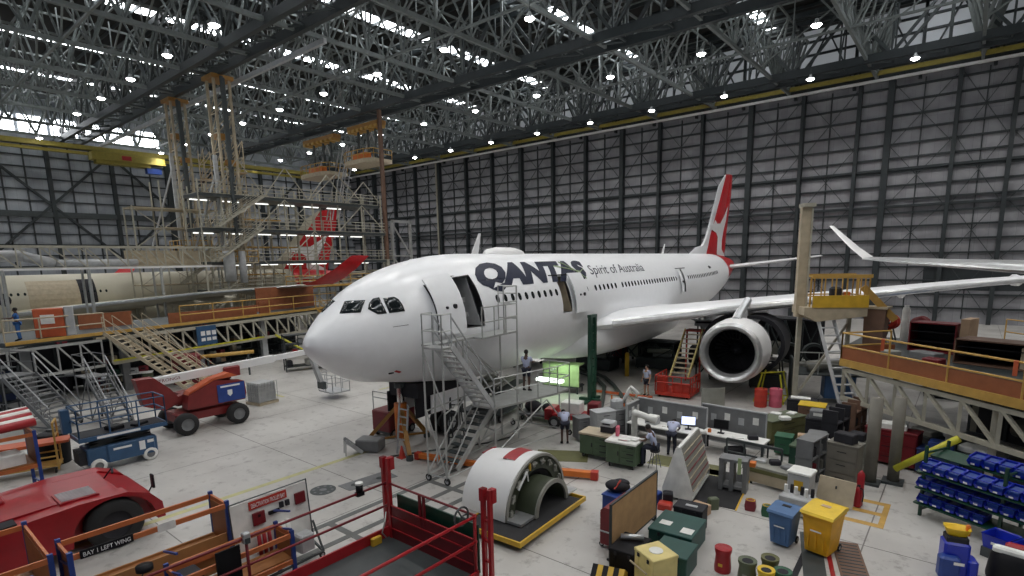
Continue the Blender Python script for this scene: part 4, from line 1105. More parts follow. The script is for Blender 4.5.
# ---------------------------------------------------------------- desks and workers on the left
def desk(name,label,loc,rz,w,d,h,top='paper',body='green',cat='desk',drawers=True):
    t=thing(name,label,cat,loc,rz)
    b=B().m(top); b.cbox((0,0,h-.025),(w,d,.05),0,.01); obj('desktop',b,t)
    if drawers:
        for x in (-w/2+.28,w/2-.28):
            b=B().m(body); b.cbox((x,0,(h-.05)/2+.04),(.5,d*.9,h-.13),0,.015); p=obj('pedestal',b,t)
            for k in range(3):
                b2=B().m(body); z=.12+(h-.25)*k/3; b2.cbox((x,-d*.45-.012,z+(h-.25)/6),(.44,.025,(h-.25)/3-.03)); b2.m('dark'); b2.box(x-.08,-d*.45-.04,z+(h-.25)/6,x+.08,-d*.45-.02,z+(h-.25)/6+.02); obj('drawer',b2,p)
    else:
        for x in (-w/2+.05,w/2-.05):
            for y in (-d/2+.05,d/2-.05):
                b=B().m('dark_steel'); b.box(x-.025,y-.025,0,x+.025,y+.025,h-.05); obj('leg',b,t)
    return t
desk('work_bench','green bench with white top and clutter beside the yellow stairs on the left',(-40.3,11.0,0),R(65),2.6,.8,1.0,'paper','olive')
desk('work_bench','dark cabinet bench left of the white shirted worker in the left bay',(-42.2,8.8,0),R(60),1.8,.8,1.1,'light_grey','dark')
person('person','person in white shirt bending over the bench in the left bay',(-39.65,9.55,0),R(60),bending(),'shirt_white','shorts_navy','dark_skin')
for i,(x,y,z,c,l) in enumerate(((-40.0,11.2,1.0,'light_grey','pale box on the left green bench, nearest the stairs'),(-40.6,10.4,1.0,'post_green','small dark green box on the left green bench'),(-40.4,11.9,1.0,'brick_red','small red box at the right end of the left green bench'),(-42.3,8.5,1.1,'paper','white box on the dark cabinet bench in the left bay'),(-42.0,9.3,1.1,'tan','tan box on the dark cabinet bench in the left bay'))):
    b=B().m(c); b.cbox((0,0,.17),(.5,.35,.33),0,.03); b.m('dark'); b.box(-.12,-.185,.15,.12,-.175,.22); solo('storage_box',b,l,'box',(x,y,z),R(60))
t=thing('crate','beige canvas covered crate on wheels in front of the left dock','crate',(-46.6,8.6,0),R(20))
b=B().m('tan'); b.smooth=True; b.loft([[(x*w,y*w2,z) for x,y in ((-1.5,-.8),(1.5,-.8),(1.5,.8),(-1.5,.8))] for w,w2,z in ((1,1,.3),(1,1,1.3),(.9,.7,1.6))]); obj('body',b,t)
for x in (-1.2,1.2):
    for y in (-.6,.6): b=B(); wheel(b,(x,y,.15),.15,.08); obj('wheel',b,t)
t=thing('tool_cabinet','dark red cabinet with rounded top behind the boom lift','cabinet',(-38.9,13.9,0),R(65))
b=B().m('dark_red'); b.cbox((0,0,1.0),(1.6,1.0,1.9),0,.15); obj('body',b,t)
b=B().m('dark'); b.box(-.5,-.53,.3,.5,-.505,1.3); obj('door',b,t)
# ---------------------------------------------------------------- grey maintenance stairs
def maint_stairs(label,loc,rz,h,run,w,pl,mt='grey'):
    t=thing('maintenance_stairs',label,'stairs',loc,rz)
    b=B(); flight(b,(0,0,h),(run,0,.15),w,int(h/.22),'grey','grey'); b.m('light_grey')
    for s in (-1,1): b.tube((0,s*w/2,h+.96),(run,s*w/2,1.11),.032,6)
    obj('stair',b,t)
    b=B().m('grey'); b.box(-pl,-w/2,h-.06,0.05,w/2,h); d=obj('platform',b,t)
    b=B().m(mt); railing(b,[(0,-w/2,h),(-pl,-w/2,h),(-pl,w/2,h),(0,w/2,h)],1.05,1.0,.022); obj('guard_rail',b,d)
    b=B().m(mt)
    for x in (-pl+.05,-.05):
        for y in (-w/2,w/2): b.tube((x,y,.1),(x,y,h),.035,6)
    for y in (-w/2,w/2):
        b.tube((-pl,y,.25),(run,y,.18),.035,6); b.tube((-pl,y,.3),(-.05,y,h),.025,5); b.tube((-.05,y,.25),(run*.45,y,h*.55),.025,5); b.tube((-pl,y,h*.5),(0,y,h*.5),.025,5)
    for x in (-pl,0,run): b.tube((x,-w/2,.2),(x,w/2,.2),.03,5)
    obj('frame',b,t)
    for x in (-pl,run-.1):
        for y in (-w/2,w/2): b=B(); wheel(b,(x,y,.1),.1,.05,(0,1,0)); obj('caster',b,t)
    return t
maint_stairs('grey wheeled stairs with white handrails, leftmost of the two by the blue lift',(-35.0,5.1,0),R(28),2.5,2.4,1.5,1.4)
maint_stairs('grey wheeled stairs just behind the blue scissor lift, right of the other stairs',(-32.6,7.6,0),R(8),2.3,2.0,.9,1.3)
# ---------------------------------------------------------------- blue scissor lift
t=thing('scissor_lift','blue scissor lift with white wheels near the red boom lift','scissor lift',(-25.0,6.2,0),0)
b=B().m('scissor_blue'); b.cbox((0,0,.62),(1.0,2.3,.62),0,.04); b.m('dark'); b.cbox((0,-1.25,.6),(.8,.25,.5)); b.m('scissor_blue'); b.cbox((.45,.25,.62),(.25,1.6,.66),0,.05); obj('chassis',b,t)
b=B().m('white'); b.box(.58,.5,.5,.585,.7,.85); b.box(.58,-.35,.72,.585,.25,.8); b.box(.58,.78,.72,.585,1.0,.84); obj('decal',b,t)
for x in (-.45,.45):
    for y in (-.85,.85): b=B(); wheel(b,(x+.05*(1 if x>0 else -1),y,.25),.26,.18,(1,0,0),'grey','paper'); obj('wheel',b,t)
b=B().m('mid_steel')
for k in range(3):
    z=.95+.1*k
    for x in (-.3,.3): b.bar((x,-1.0,z),(x,1.0,z+.1),.05,.07); b.bar((x,1.0,z),(x,-1.0,z+.1),.05,.07)
obj('scissor_arms',b,t)
b=B().m('scissor_blue'); b.cbox((0,.1,1.33),(1.2,2.9,.16)); b.m('dark'); b.box(-.55,-1.3,1.41,.55,1.5,1.425); d=obj('platform',b,t)
b=B().m('white'); b.box(.605,-.8,1.29,.61,.6,1.38); obj('decal',b,d,label='white lettering strip')
b=B().m('scissor_blue'); railing(b,[(-.58,-1.32,1.41),(.58,-1.32,1.41),(.58,1.53,1.41),(-.58,1.53,1.41),(-.58,-1.32,1.41)],1.05,.95,.028); obj('guard_rail',b,d)
b=B().m('black'); b.cbox((.1,-.1,1.5),(.5,.5,.16),.3,.04); b.cbox((.2,.7,1.47),(.3,.6,.1),.5,.03); obj('bag',b,d)
b=B().m('scissor_blue'); b.cbox((-.45,-1.45,1.95),(.3,.28,.9),0,.03); obj('control_box',b,d)
# ---------------------------------------------------------------- red boom lift
t=thing('boom_lift','red boom lift with long white boom and black wheels','boom lift',(-27.7,10.4,0),0)
b=B().m('lift_red'); b.cbox((0,0,.75),(1.3,2.9,.4),0,.06); b.cbox((0,0,1.0),(1.0,1.5,.3),0,.05); obj('chassis',b,t)
for x in (-.95,.95):
    for y in (-1.15,1.15): b=B(); wheel(b,(x,y,.5),.5,.38,(1,0,0),'grey','rubber'); obj('wheel',b,t)
b=B().m('lift_red'); b.prism([(-1.0,1.1),(1.6,1.1),(1.7,1.4),(1.65,2.0),(.3,2.25),(-.9,1.75)],.2,.85,'x'); b.prism([(-1.0,1.1),(1.6,1.1),(1.6,1.9),(-.9,1.7)],-.85,-.3,'x')
b.m('orange_red'); b.prism([(-.9,1.76),(.3,2.26),(1.4,2.3),(1.0,2.5),(.2,2.35),(-.8,1.9)],.25,.8,'x'); tu=obj('turret',b,t)
b=B().m('blue'); b.box(.86,.35,1.15,.88,1.62,2.0); pn=obj('side_panel',b,tu,label='navy side panel with white crest')
b=B().m('white'); b.prism([(.8,1.7),(1.02,1.7),(1.02,1.5),(.91,1.38),(.8,1.5)],.885,.895,'x'); b.box(.885,.5,1.85,.895,1.4,1.93); obj('crest',b,pn)
b=B().m('lift_red'); b.bar((0,-1.7,1.3),(0,1.3,2.25),.35,.3); b.bar((0,-1.9,1.4),(0,.9,1.5),.3,.25); b.prism([(-2.7,2.7),(-2.5,1.5),(-1.7,1.15),(-1.0,1.5),(-1.4,2.1),(-2.0,2.7)],-.28,.28,'x'); b.cbox((0,1.4,2.45),(.5,.8,.5),0,.06); obj('riser_arm',b,t)
b=B().m('white'); b.bar((0,-2.5,2.45),(0,3.6,2.72),.3,.36); b.bar((0,3.4,2.72),(0,5.6,2.8),.24,.26); bo=obj('boom',b,t,label='long white boom')
text('lettering','STRONGS',bo,frameT((.165,-1.9,2.42),(0,1,.045),(0,0,1)),1.0,.13,'lift_red')
b=B().m('light_grey'); b.bar((0,5.4,2.85),(0,5.8,2.7),.28); b.bar((.08,5.7,2.7),(0,6.3,1.0),.14,.22); b.bar((-.15,5.7,2.65),(-.15,6.2,1.0),.08); obj('jib',b,t)
b=B().m('light_grey'); b.box(-.5,6.4,.35,.9,7.5,.42); railing(b,[(-.5,6.4,.4),(.9,6.4,.4),(.9,7.5,.4),(-.5,7.5,.4),(-.5,6.4,.4)],1.0,.7,.025); b.m('mid_steel'); b.cbox((.0,6.3,.8),(.6,.2,.4)); obj('basket',b,t)
b=B().m('blue'); b.cbox((-.6,1.8,2.45),(.5,.5,.35),0,.04); obj('control_box',b,t)
t=thing('liquid_tank','white caged liquid tank behind the red boom lift','tank',(-29.7,14.2,0),R(10))
b=B().m('light_grey'); b.cbox((0,0,.7),(1.1,1.1,1.0),0,.08); obj('bottle',b,t)
b=B().m('galv')
for k in range(7):
    a=-.57+.19*k; b.bar((a,-.58,.15),(a,-.58,1.25),.025); b.bar((.58,a,.15),(.58,a,1.25),.025)
for k in range(5): z=.2+.25*k; b.bar((-.58,-.58,z),(.58,-.58,z),.025); b.bar((.58,-.58,z),(.58,.58,z),.025)
obj('cage',b,t)
b=B().m('tan'); b.box(-.6,-.6,0,.6,.6,.14); obj('pallet',b,t)
t=thing('display_screen','small blue lit screen on a stand right of the left dock','screen',(-34.5,21.5,0),R(20))
b=B().m('dark'); b.bar((0,0,0),(0,0,2.1),.1); b.box(-.7,-.08,2.0,.7,.04,2.75); obj('stand',b,t)
b=B().m('monitor_on'); b.box(-.65,-.1,2.05,.65,-.085,2.7); obj('screen',b,t)
t=thing('storage_rack','dark rack with stored parts beside the airliner nose','rack',(-36.6,21.6,0),R(70))
b=B().m('dark_steel')
for x in (-2,0,2): b.box(x-.04,-.5,0,x+.04,-.42,2.6); b.box(x-.04,.42,0,x+.04,.5,2.6)
for z in (.3,1.1,1.9,2.55): b.box(-2,-.5,z,2,.5,z+.06)
obj('frame',b,t)
for k in range(9):
    b=B().m(['dark','red','grey','foil','paper','brick_red','olive'][k%7]); b.cbox((-1.7+.42*k,0,[.55,1.35,2.1][k%3]),(.36,.6,.4),0,.03); obj('box',b,t)

# ================================================================ around the parked airliner
def AP(s,l,z=0): return org+Vector((-math.sin(AY),math.cos(AY),0))*s+Vector((math.cos(AY),math.sin(AY),0))*l+Vector((0,0,z))
# boarding stairs: built in the airliner's own directions (x = away from the hull, y = aft)
t=thing('access_stairs','tall grey access stairs with upper and lower landing at the forward door of the airliner','stairs',AP(0,0),AY)
LZ,MZ=4.72,2.1
b=B().m('galv'); b.box(2.75,4.9,LZ-.07,3.65,7.2,LZ); b.box(2.75,2.6,LZ-.07,3.22,4.9,LZ); b.box(3.2,2.2,LZ-.07,4.05,2.7,LZ); d=obj('upper_landing',b,t)
b=B().m('galv'); railing(b,[(3.65,7.2,LZ),(3.65,4.9,LZ)],1.1,.8,.025); railing(b,[(2.75,7.2,LZ),(3.65,7.2,LZ)],1.8,.9,.025,(.5,1.1,1.5)); railing(b,[(3.2,2.7,LZ),(3.2,2.2,LZ),(4.05,2.2,LZ),(4.05,2.7,LZ)],1.1,.9,.025); railing(b,[(3.65,6.3,LZ),(3.65,7.2,LZ)],1.8,.9,.03,(.6,1.2)); obj('guard_rail',b,d)
b=B(); flight(b,(3.65,2.7,LZ),(3.65,4.98,MZ),.8,11,'galv','light_grey',True,.028,1.0); obj('upper_flight',b,t)
b=B().m('galv'); b.prism([(3.0,4.9),(4.1,4.9),(4.95,8.2),(4.95,9.2),(3.0,9.2)],MZ-.08,MZ); d=obj('lower_landing',b,t)
b=B().m('galv'); railing(b,[(4.1,4.95,MZ),(4.95,8.2,MZ),(4.95,9.2,MZ),(3.0,9.2,MZ)],1.1,1.25,.025); obj('guard_rail',b,d)
b=B(); flight(b,(3.4,5.3,MZ),(3.4,3.0,.25),.85,8,'mid_steel','galv',False); obj('lower_flight',b,t)
b=B().m('galv')
for x,y,z in ((2.9,3.0,LZ),(3.2,4.3,LZ),(2.8,7.2,LZ),(3.65,7.2,LZ),(4.05,2.2,LZ),(3.2,2.2,LZ),(4.1,4.95,MZ),(4.95,9.2,MZ),(3.0,9.2,MZ),(3.0,5.35,MZ)):
    b.tube((x,y,.22),(x,y,z if x>2.1 else 2.2),.035,6)
for p,q in (((4.1,4.95,.25),(4.95,9.2,.25)),((3.2,2.2,.25),(3.0,9.2,.25)),((4.05,2.2,.25),(4.1,4.95,.25)),((3.2,2.2,.25),(4.05,2.2,.25)),((3.0,9.2,.25),(4.95,9.2,.25)),((3.2,2.2,.25),(2.0,9.2,.25)),((2.0,9.2,.25),(3,9.2,.25)),
  ((4.05,2.2,.25),(4.05,2.2,.3)),((4.1,4.95,.3),(4.95,7.3,MZ-.1)),((4.95,9.2,.3),(4.95,7.3,MZ-.1)),((3.0,5.35,.3),(3.0,7.3,MZ)),((3.0,9.2,.3),(3.0,7.3,MZ)),((3.2,2.2,.3),(3.2,4.3,2.6)),((4.05,2.2,.3),(3.65,4.7,2.4)),((2.8,7.2,2.6),(3.2,4.3,4.6)),((3.65,7.2,2.2),(3.2,4.3,4.6)),((4.05,2.2,2.6),(3.2,2.2,4.6)),((4.05,2.2,.3),(3.2,2.2,2.6)),((4.1,4.95,1.2),(3.0,5.35,1.2)),((4.05,2.2,2.5),(3.2,4.3,2.5)),((3.2,2.2,2.5),(2.8,7.2,2.5)),((2.8,4.4,.3),(2.8,4.4,4.6)),((3.2,4.3,.3),(3.0,7.2,2.0))):
    b.tube(p,q,.028,5)
obj('frame',b,t)
for x,y in ((3.2,2.2),(4.05,2.2),(4.95,9.2),(2.0,9.2),(4.1,4.95)):
    b=B(); wheel(b,(x,y,.13),.13,.06,(0,1,0)); b.m('mid_steel'); b.bar((x,y,.13),(x,y,.3),.05); obj('caster',b,t)
person('person','person in pale blue shirt and dark shorts standing on the stairs landing, seen from behind',AP(7.7,3.75,MZ+.02),AY+R(10),standing('fwd'),'shirt_pale','shorts_navy','dark_skin')
# small items on the landing / light panel
b=B().m('paper'); b.cbox((0,0,0),(.9,.5,.03)); o=solo('clip_board',b,'white paper sheet lying at the landing rail before the person','paper',AP(8.9,3.3,MZ+1.12),AY)
# nose jack
t=thing('nose_jack','orange tripod jack with ladder below the airliner nose','jack',AP(4.2,-.1),AY)
b=B().m('orange'); b.smooth=True; b.tube((0,0,.45),(0,0,1.9),.26,14); b.smooth=False; b.m('chrome'); b.tube((0,0,1.9),(0,0,2.6),.12,12); b.m('mid_steel'); b.tube((0,0,2.55),(0,0,2.75),.22,12); obj('cylinder',b,t)
for k,a in enumerate((R(-35),R(205),R(95),R(150))):
    if k>2: continue
    c,s=math.cos(a),math.sin(a); b=B().m('dock_orange'); b.bar((.2*c,.2*s,1.7),(1.6*c,1.6*s,.2),.16,.14); b.bar((.2*c,.2*s,.5),(1.6*c,1.6*s,.2),.08); b.m('mid_steel'); b.tube((1.6*c,1.6*s,0),(1.6*c,1.6*s,.2),.14,10); obj('leg',b,t)
b=B().m('light_grey')
for x in (-.24,.24): b.bar((x+.55,-.6,0),(x+.55,-.35,2.0),.05,.07)
for k in range(6): b.bar((.31,-.58+.04*k,.3+.3*k),(.79,-.58+.04*k,.3+.3*k),.05)
obj('ladder',b,t)
b=B().m('grey'); b.cbox((-.9,-.9,.3),(1.0,.7,.45),.4,.04); obj('pump_unit',b,t)
t=thing('step_ladder','small grey wheeled steps in front of the nose jack','ladder',AP(2.75,-1.3),AY+R(60)); t.scale=(.72,.72,.72)
b=B(); flight(b,(-.5,0,.85),(.35,0,.05),.6,4,'grey','light_grey',False); b.m('light_grey'); b.tube((-.55,-.3,0),(-.5,-.3,.9),.03); b.tube((-.55,.3,0),(-.5,.3,.9),.03); obj('steps',b,t)
t=thing('step_ladder','dark folding ladder beside the nose wheel of the airliner','ladder',AP(5.6,1.5),AY+R(30))
b=B().m('dark_steel')
for s in (-1,1):
    b.bar((s*.25,0,0),(s*.2,.45,1.9),.05); b.bar((s*.25,1.0,0),(s*.2,.5,1.9),.05)
for k in range(5): z=.3+k*.33; b.bar((-.24,.08*k+.05,z),(.24,.08*k+.05,z),.04)
obj('frame',b,t)
t=thing('service_unit','dark red service unit with pale rail below the airliner nose','equipment',AP(5.5,-1.9),AY)
b=B().m('dark_red'); b.cbox((0,0,.75),(1.1,1.6,.9),0,.05); b.m('mid_steel'); b.cbox((0,0,.25),(.9,1.4,.2)); obj('body',b,t)
b=B().m('light_grey'); railing(b,[(-.5,-.7,1.2),(.5,-.7,1.2),(.5,.7,1.2),(-.5,.7,1.2)],.8,.8,.025); obj('rail',b,t)
for x in (-.5,.5):
    for y in (-.55,.55): b=B(); wheel(b,(x,y,.2),.2,.12); obj('wheel',b,t)
# stored parts beneath the forward fuselage
rnd=random.Random(11)
t=thing('engine_trolley','trolley loaded with pipes and pale aircraft parts behind the access stairs','trolley',AP(10.2,.2),AY+R(10))
b=B().m('mid_steel'); b.cbox((0,0,.45),(2.2,3.0,.1)); b.bar((-1,-1.4,.45),(-1,-1.4,1.8),.06); b.bar((1,-1.4,.45),(1,-1.4,1.8),.06); b.bar((-1,1.4,.45),(-1,1.4,1.8),.06); b.bar((1,1.4,.45),(1,1.4,1.8),.06); b.cbox((0,0,1.5),(2.2,3.0,.06)); obj('frame',b,t)
b=B().m('foil'); b.smooth=True
for k in range(9): x=-.8+.2*k; b.tube((x,-1.3+rnd.random()*.4,1.65+.08*(k%2)),(x+rnd.uniform(-.3,.3),1.2,1.7),.07+.04*rnd.random(),8)
for k in range(5): b.sphere((rnd.uniform(-.8,.8),rnd.uniform(-1,1),.75),.25,6)
obj('pipe',b,t,label='pale ducts and pipes')
for x in (-.9,.9):
    for y in (-1.2,1.2): b=B(); wheel(b,(x,y,.2),.2,.1); obj('wheel',b,t)
# tow bars & cables
def bar_thing(name,label,p,q,w,mt,ends='bright_red'):
    t=thing(name,label,'tow bar',p,math.atan2(q[1]-p[1],q[0]-p[0])); L=(Vector(q)-Vector(p)).length
    b=B().m(mt); b.box(0,-w/2,.08,L,w/2,.08+w*.8); obj('beam',b,t)
    b=B().m(ends); b.box(-.05,-w*.55,.02,.14,w*.55,.1+w*.82); b.box(L-.2,-w*.55,.02,L+.05,w*.55,.1+w*.82); obj('end_block',b,t)
bar_thing('tow_bar','long orange beam with red ends on the floor before the nose jack',(-15.9,13.4,0),(-13.0,14.15,0),.22,'orange','bright_red')
bar_thing('tow_bar','short orange beam with red end lying right of the white engine cowl',(-10.6,15.2,0),(-9.3,15.75,0),.25,'orange','bright_red')
bar_thing('tow_bar','thin orange red beam across the floor beside the green post',(-16.0,26.6,0),(-12.6,26.95,0),.14,'orange_red','orange_red')
t=thing('traffic_cone','red traffic cone at the end of the orange beam','cone',(-16.5,13.15,0))
b=B().m('bright_red'); b.box(-.16,-.16,0,.16,.16,.03); b.smooth=True; b.lathe((0,0,.03),(0,0,1),[(0,.13),(.45,.03),(.46,.001)],14); obj('cone',b,t)
b=B().m('bright_red'); b.smooth=True; b.lathe((0,0,.03),(0,0,1),[(.0,.14),(.05,.125)],14); obj('base_ring',b,t)
b=B().m('hose'); b.path([(-16.9,12.9,.04),(-16.3,14.0,.04),(-15.6,15.2,.04),(-14.9,16.4,.04),(-14.6,17.6,.04),(-15.3,18.9,.04)],.035,6); solo('cable',b,'dark cable curving on the floor by the nose jack','cable')
for i,(pts,l) in enumerate((([(-12.4,21.3),(-13.2,22.6),(-14.6,25.3),(-16.0,27.9),(-17.4,29.4),(-19.0,30.5),(-21,31)],'thick dark hose, left strand running back under the airliner'),([(-11.9,22.9),(-12.9,24.6),(-14.2,26.6),(-15.8,28.6),(-17.3,30.2),(-19.2,31.4),(-21,32)],'thick dark hose, right strand curving under the airliner'))):
    b=B().m('hose'); b.smooth=True; b.path([(x,y,.12) for x,y in pts],.11,8); solo('air_hose',b,l,'hose')
# green post stand at the second door
t=thing('door_stand','tall dark green twin post stand below the second door','stand',(-15.1,24.97,0),AY)
b=B().m('post_green'); b.bar((0,-.22,.1),(0,-.22,4.6),.16,.2); b.bar((0,.3,.1),(0,.3,4.6),.16,.2)
for k in range(9): b.bar((0,-.22,.5+.45*k),(0,.3,.5+.45*k),.05)
b.box(-.1,-.35,4.5,.1,.4,4.65); obj('post',b,t)
b=B().m('post_green'); b.box(-.7,-.12,0,.7,.12,.14); b.box(-.1,-.9,0,.1,.9,.12); obj('base',b,t)
# open green lit panels under the belly
t=thing('equipment_cabinet','pale lime green open panel box under the airliner belly','cabinet',(-17.3,25.6,0),AY+R(8)); t.scale=(1,1,.78)
b=B().m('lime'); b.box(-1.3,-.05,.55,.9,.05,2.1); b.box(-1.3,-.05,.55,-1.2,.9,2.1); b.box(-1.3,-.05,2.05,.9,.9,2.12); obj('panel',b,t)
b=B().m('dark_steel')
for x in (-1.2,.8): b.bar((x,0,0),(x,0,.6),.08); b.bar((x,.8,0),(x,.8,.6),.08)
b.box(-1.3,-.1,.45,.9,.9,.55); obj('stand',b,t)
b=B().m('light_grey'); b.tube((-.7,-.25,1.7),(-.4,-.25,1.85),.05,8); obj('work_lamp',b,t,label='pale work lamp')
t=thing('work_light','white lit work panel on a stand below the airliner belly','work light',(-16.2,22.6,0),AY)
b=B().m('light_grey'); b.bar((-.5,0,0),(-.5,0,1.3),.06); b.bar((.6,0,0),(.6,0,1.3),.06); obj('stand',b,t)
b=B().m('work_light'); b.cbox((0.05,0,1.45),(1.5,.35,.16),0,.03); obj('light_panel',b,t)
ld=bpy.data.lights.new('work_lamp_light','AREA'); ld.energy=35; ld.size=1.4; ld.color=(.75,1,.7); lo=bpy.data.objects.new('work_lamp_light',ld); C.objects.link(lo); lo.location=(-17.0,24.6,1.9); lo.rotation_euler=(R(20),0,0)
b=B().m('yellow'); b.smooth=True; b.tube((0,0,0),(0,0,1.5),.14,12); b.m('rail_yellow'); b.tube((0,0,1.5),(0,0,1.55),.1,12); solo('bollard',b,'yellow bollard post in the dark under the airliner belly','bollard',(-16.6,31.8,0))
# dark machinery under the wing box
for i,(x,y,w,d_,h,l) in enumerate(((-19.5,33,2.6,1.6,1.5,'dark equipment stack left of the yellow bollard'),(-16.0,35.5,3.0,1.6,1.5,'dark equipment stack behind the yellow bollard'),(-11.2,34.5,1.8,1.4,1.9,'dark equipment stack between the orange ladder and the engine'),(-8.5,33.5,1.8,1.2,1.6,'dark stand under the airliner engine'))):
    t=thing('support_stand',l,'equipment',(x,y,0),AY)
    b=B().m('dark_steel'); b.cbox((0,0,h*.3),(w,d_,h*.5),0,.06)
    for sx in (-1,1):
        for sy in (-1,1): b.bar((sx*w*.45,sy*d_*.45,0),(sx*w*.35,sy*d_*.35,h),.08)
    b.bar((-w*.35,-d_*.35,h),(w*.35,-d_*.35,h),.08); b.bar((-w*.45,-d_*.45,.1),(w*.35,-d_*.35,h),.06); obj('frame',b,t)
    b=B().m('foil'); b.smooth=True; b.tube((-w*.3,0,h*.75),(w*.3,0,h*.8),.16,10); obj('duct',b,t)
    b=B().m('grey'); b.cbox((.1,.1,h*.62),(w*.4,d_*.5,.2),.2,.03); obj('tray',b,t)
person('person','person in pale blue shirt and dark shorts standing on the floor under the wing',(-13.2,27.6,0),R(165),standing('down'),'shirt_pale','shorts_navy')
for i,(x,y,w,d_,h,l) in enumerate(((-18.5,36.8,6,1.8,1.55,'long dark undercarriage dock behind the yellow bollard'),(-10.4,43.2,5.5,2.2,3.0,'dark undercarriage dock behind the airliner engine'),(-26,31,4.5,2.2,2.6,'dark dock module beyond the belly of the airliner'),(-27,24,3.5,1.8,2.2,'dark dock module beyond the nose stairs'))):  # dark modules added to darken the area under and behind the airliner
    t=thing('dock_module',l,'work platform',(x,y,0),AY)
    b=B().m('dark_steel')
    for k in range(6):
        xx=-w/2+w*k/5
        for yy in (-d_/2,d_/2): b.bar((xx,yy,0),(xx,yy,h),.14)
        if k<5: b.bar((xx,-d_/2,.2),(xx+w/5,-d_/2,h),.08); b.bar((xx+w/5,-d_/2,.2),(xx,-d_/2,h),.08)
    obj('frame',b,t)
    b=B().m('dark'); b.box(-w/2,-d_/2,h,w/2,d_/2,h+.12); b.box(-w/2,d_/2-.1,.3,w/2,d_/2,h); obj('deck',b,t)
    b=B().m('mid_steel'); railing(b,[(-w/2,-d_/2,h+.1),(w/2,-d_/2,h+.1)],.9,.9,.03) if i>1 else b.bar((-w/2,-d_/2,h+.2),(w/2,-d_/2,h+.2),.06); obj('edge_rail',b,t)
    for k in range(5):
        b=B().m(['grey','brick_red','foil','dark','olive'][k]); b.cbox((-w/2+w*(k+.5)/5,-d_*.1,.5+.2*(k%3)),(w/7,.8,.9),.1*k,.04); obj('stored_box',b,t)
# orange/red wheeled ladder at the main gear
t=thing('platform_ladder','cream wheeled ladder on a red caged base near the main wheels','ladder',(-11.85,28.5,0),AY)
b=B(); flight(b,(-.1,3.2,3.3),(-.1,.6,.9),1.0,9,'tan','cream_box',False); obj('ladder',b,t)
b=B().m('bright_red'); b.box(-1.0,-.6,.12,.9,1.2,.3); railing(b,[(-1.0,-.6,.3),(.9,-.6,.3),(.9,1.2,.3)],.9,.5,.035); railing(b,[(-1.0,-.6,.3),(-1.0,1.2,.3)],.9,.5,.035); b.cbox((-.7,-.3,.7),(.5,.4,.8)); b.cbox((.35,-.3,.55),(.9,.3,.5)); obj('cage_base',b,t)
b=B().m('bright_red'); b.bar((-.5,3.2,.2),(-.5,3.2,3.3),.08); b.bar((.3,3.2,.2),(.3,3.2,3.3),.08); b.box(-.6,3.1,3.2,.4,4.0,3.28); obj('tower',b,t)
for x in (-.8,.7):
    for y in (-.4,1.0): b=B(); wheel(b,(x,y,.13),.13,.08); obj('caster',b,t)
b=B().m('light_grey'); b.bar((-1.2,0,0),(1.5,.3,0),.25,.35); b.m('dark'); b.bar((-1.1,-.14,0.05),(1.3,.14,.05),.05,.12); t=solo('lit_sign_bar',b,'pale horizontal bar with dark lettering below the wing root','panel',(-11.6,33.4,3.55),AY+R(10))
b=B().m('dark_steel')
for x,z0 in ((-1.0,0),(1.2,0)): b.bar((x,0,-3.55),(x,0,-.1),.08)
b.bar((-1.0,0,-3.4),(1.2,0,-.3),.08); obj('stand',b,t)
# standing cowl panel and drums by the engine
t=thing('curved_panel','curved pale cowl panel standing on edge below the engine','cowl panel',(-8.6,24.9,0),R(40))
b=B().m('foil'); b.smooth=True
ro=[[(.55*math.sin(a),-.25*math.cos(a)+.06*z,z) for a in [R(-80)+R(160)*i/10 for i in range(11)]] for z in (.15,.6,1.1,1.6)]
ri=[[(.5*math.sin(a),-.2*math.cos(a)+.06*z,z) for a in [R(-80)+R(160)*i/10 for i in range(11)]] for z in (1.6,1.1,.6,.15)]
b.loft(ro+ri+[ro[0]],cap=False,closed=False); obj('shell',b,t,smooth=True)
b=B().m('mid_steel'); b.bar((-.5,.2,.05),(.5,.2,.05),.08); b.bar((-.4,-.3,.05),(-.4,.6,.05),.08); b.bar((.4,-.3,.05),(.4,.6,.05),.08); b.bar((0,.6,.05),(0,.1,1.2),.05); obj('cradle',b,t)
for i,(x,y,c,l) in enumerate(((-7.6,28.9,'bright_red','red drum behind the workshop partitions'),(-7.0,29.3,'soft_pink','pinkish red drum beside the other red drum below the engine'))):
    t=thing('drum',l,'drum',(x,y,0))
    b=B().m(c); b.smooth=True; b.lathe((0,0,0),(0,0,1),[(0,.001),(0,.3),(.3,.3),(.32,.31),(.34,.3),(.62,.3),(.64,.31),(.66,.3),(.9,.3),(.92,.28),(.9,.001)],18); obj('body',b,t,smooth=True)
    b=B().m('dark'); b.tube((.12,0,.9),(.12,0,.94),.04,8); obj('bung',b,t)
t=thing('engine_stand','spindly yellow engine stand under the open cowls','stand',(-7.5,30.5,0),AY)
b=B().m('lime_yellow')
for x in (-.7,.7):
    for y in (-.8,.8): b.bar((x,y,0),(x*.6,y*.6,1.5),.06); 
b.bar((-.7,-.8,.15),(.7,-.8,.15),.06); b.bar((-.7,.8,.15),(.7,.8,.15),.06); b.bar((-.7,-.8,.15),(-.7,.8,.15),.06); b.bar((.7,-.8,.15),(.7,.8,.15),.06); b.bar((-.5,-.5,1.5),(.5,.5,1.5),.06); obj('frame',b,t)
t=thing('fan_case','two dark round fan cases on a stand behind the engine','engine part',(-8.4,41.0,0),R(20))
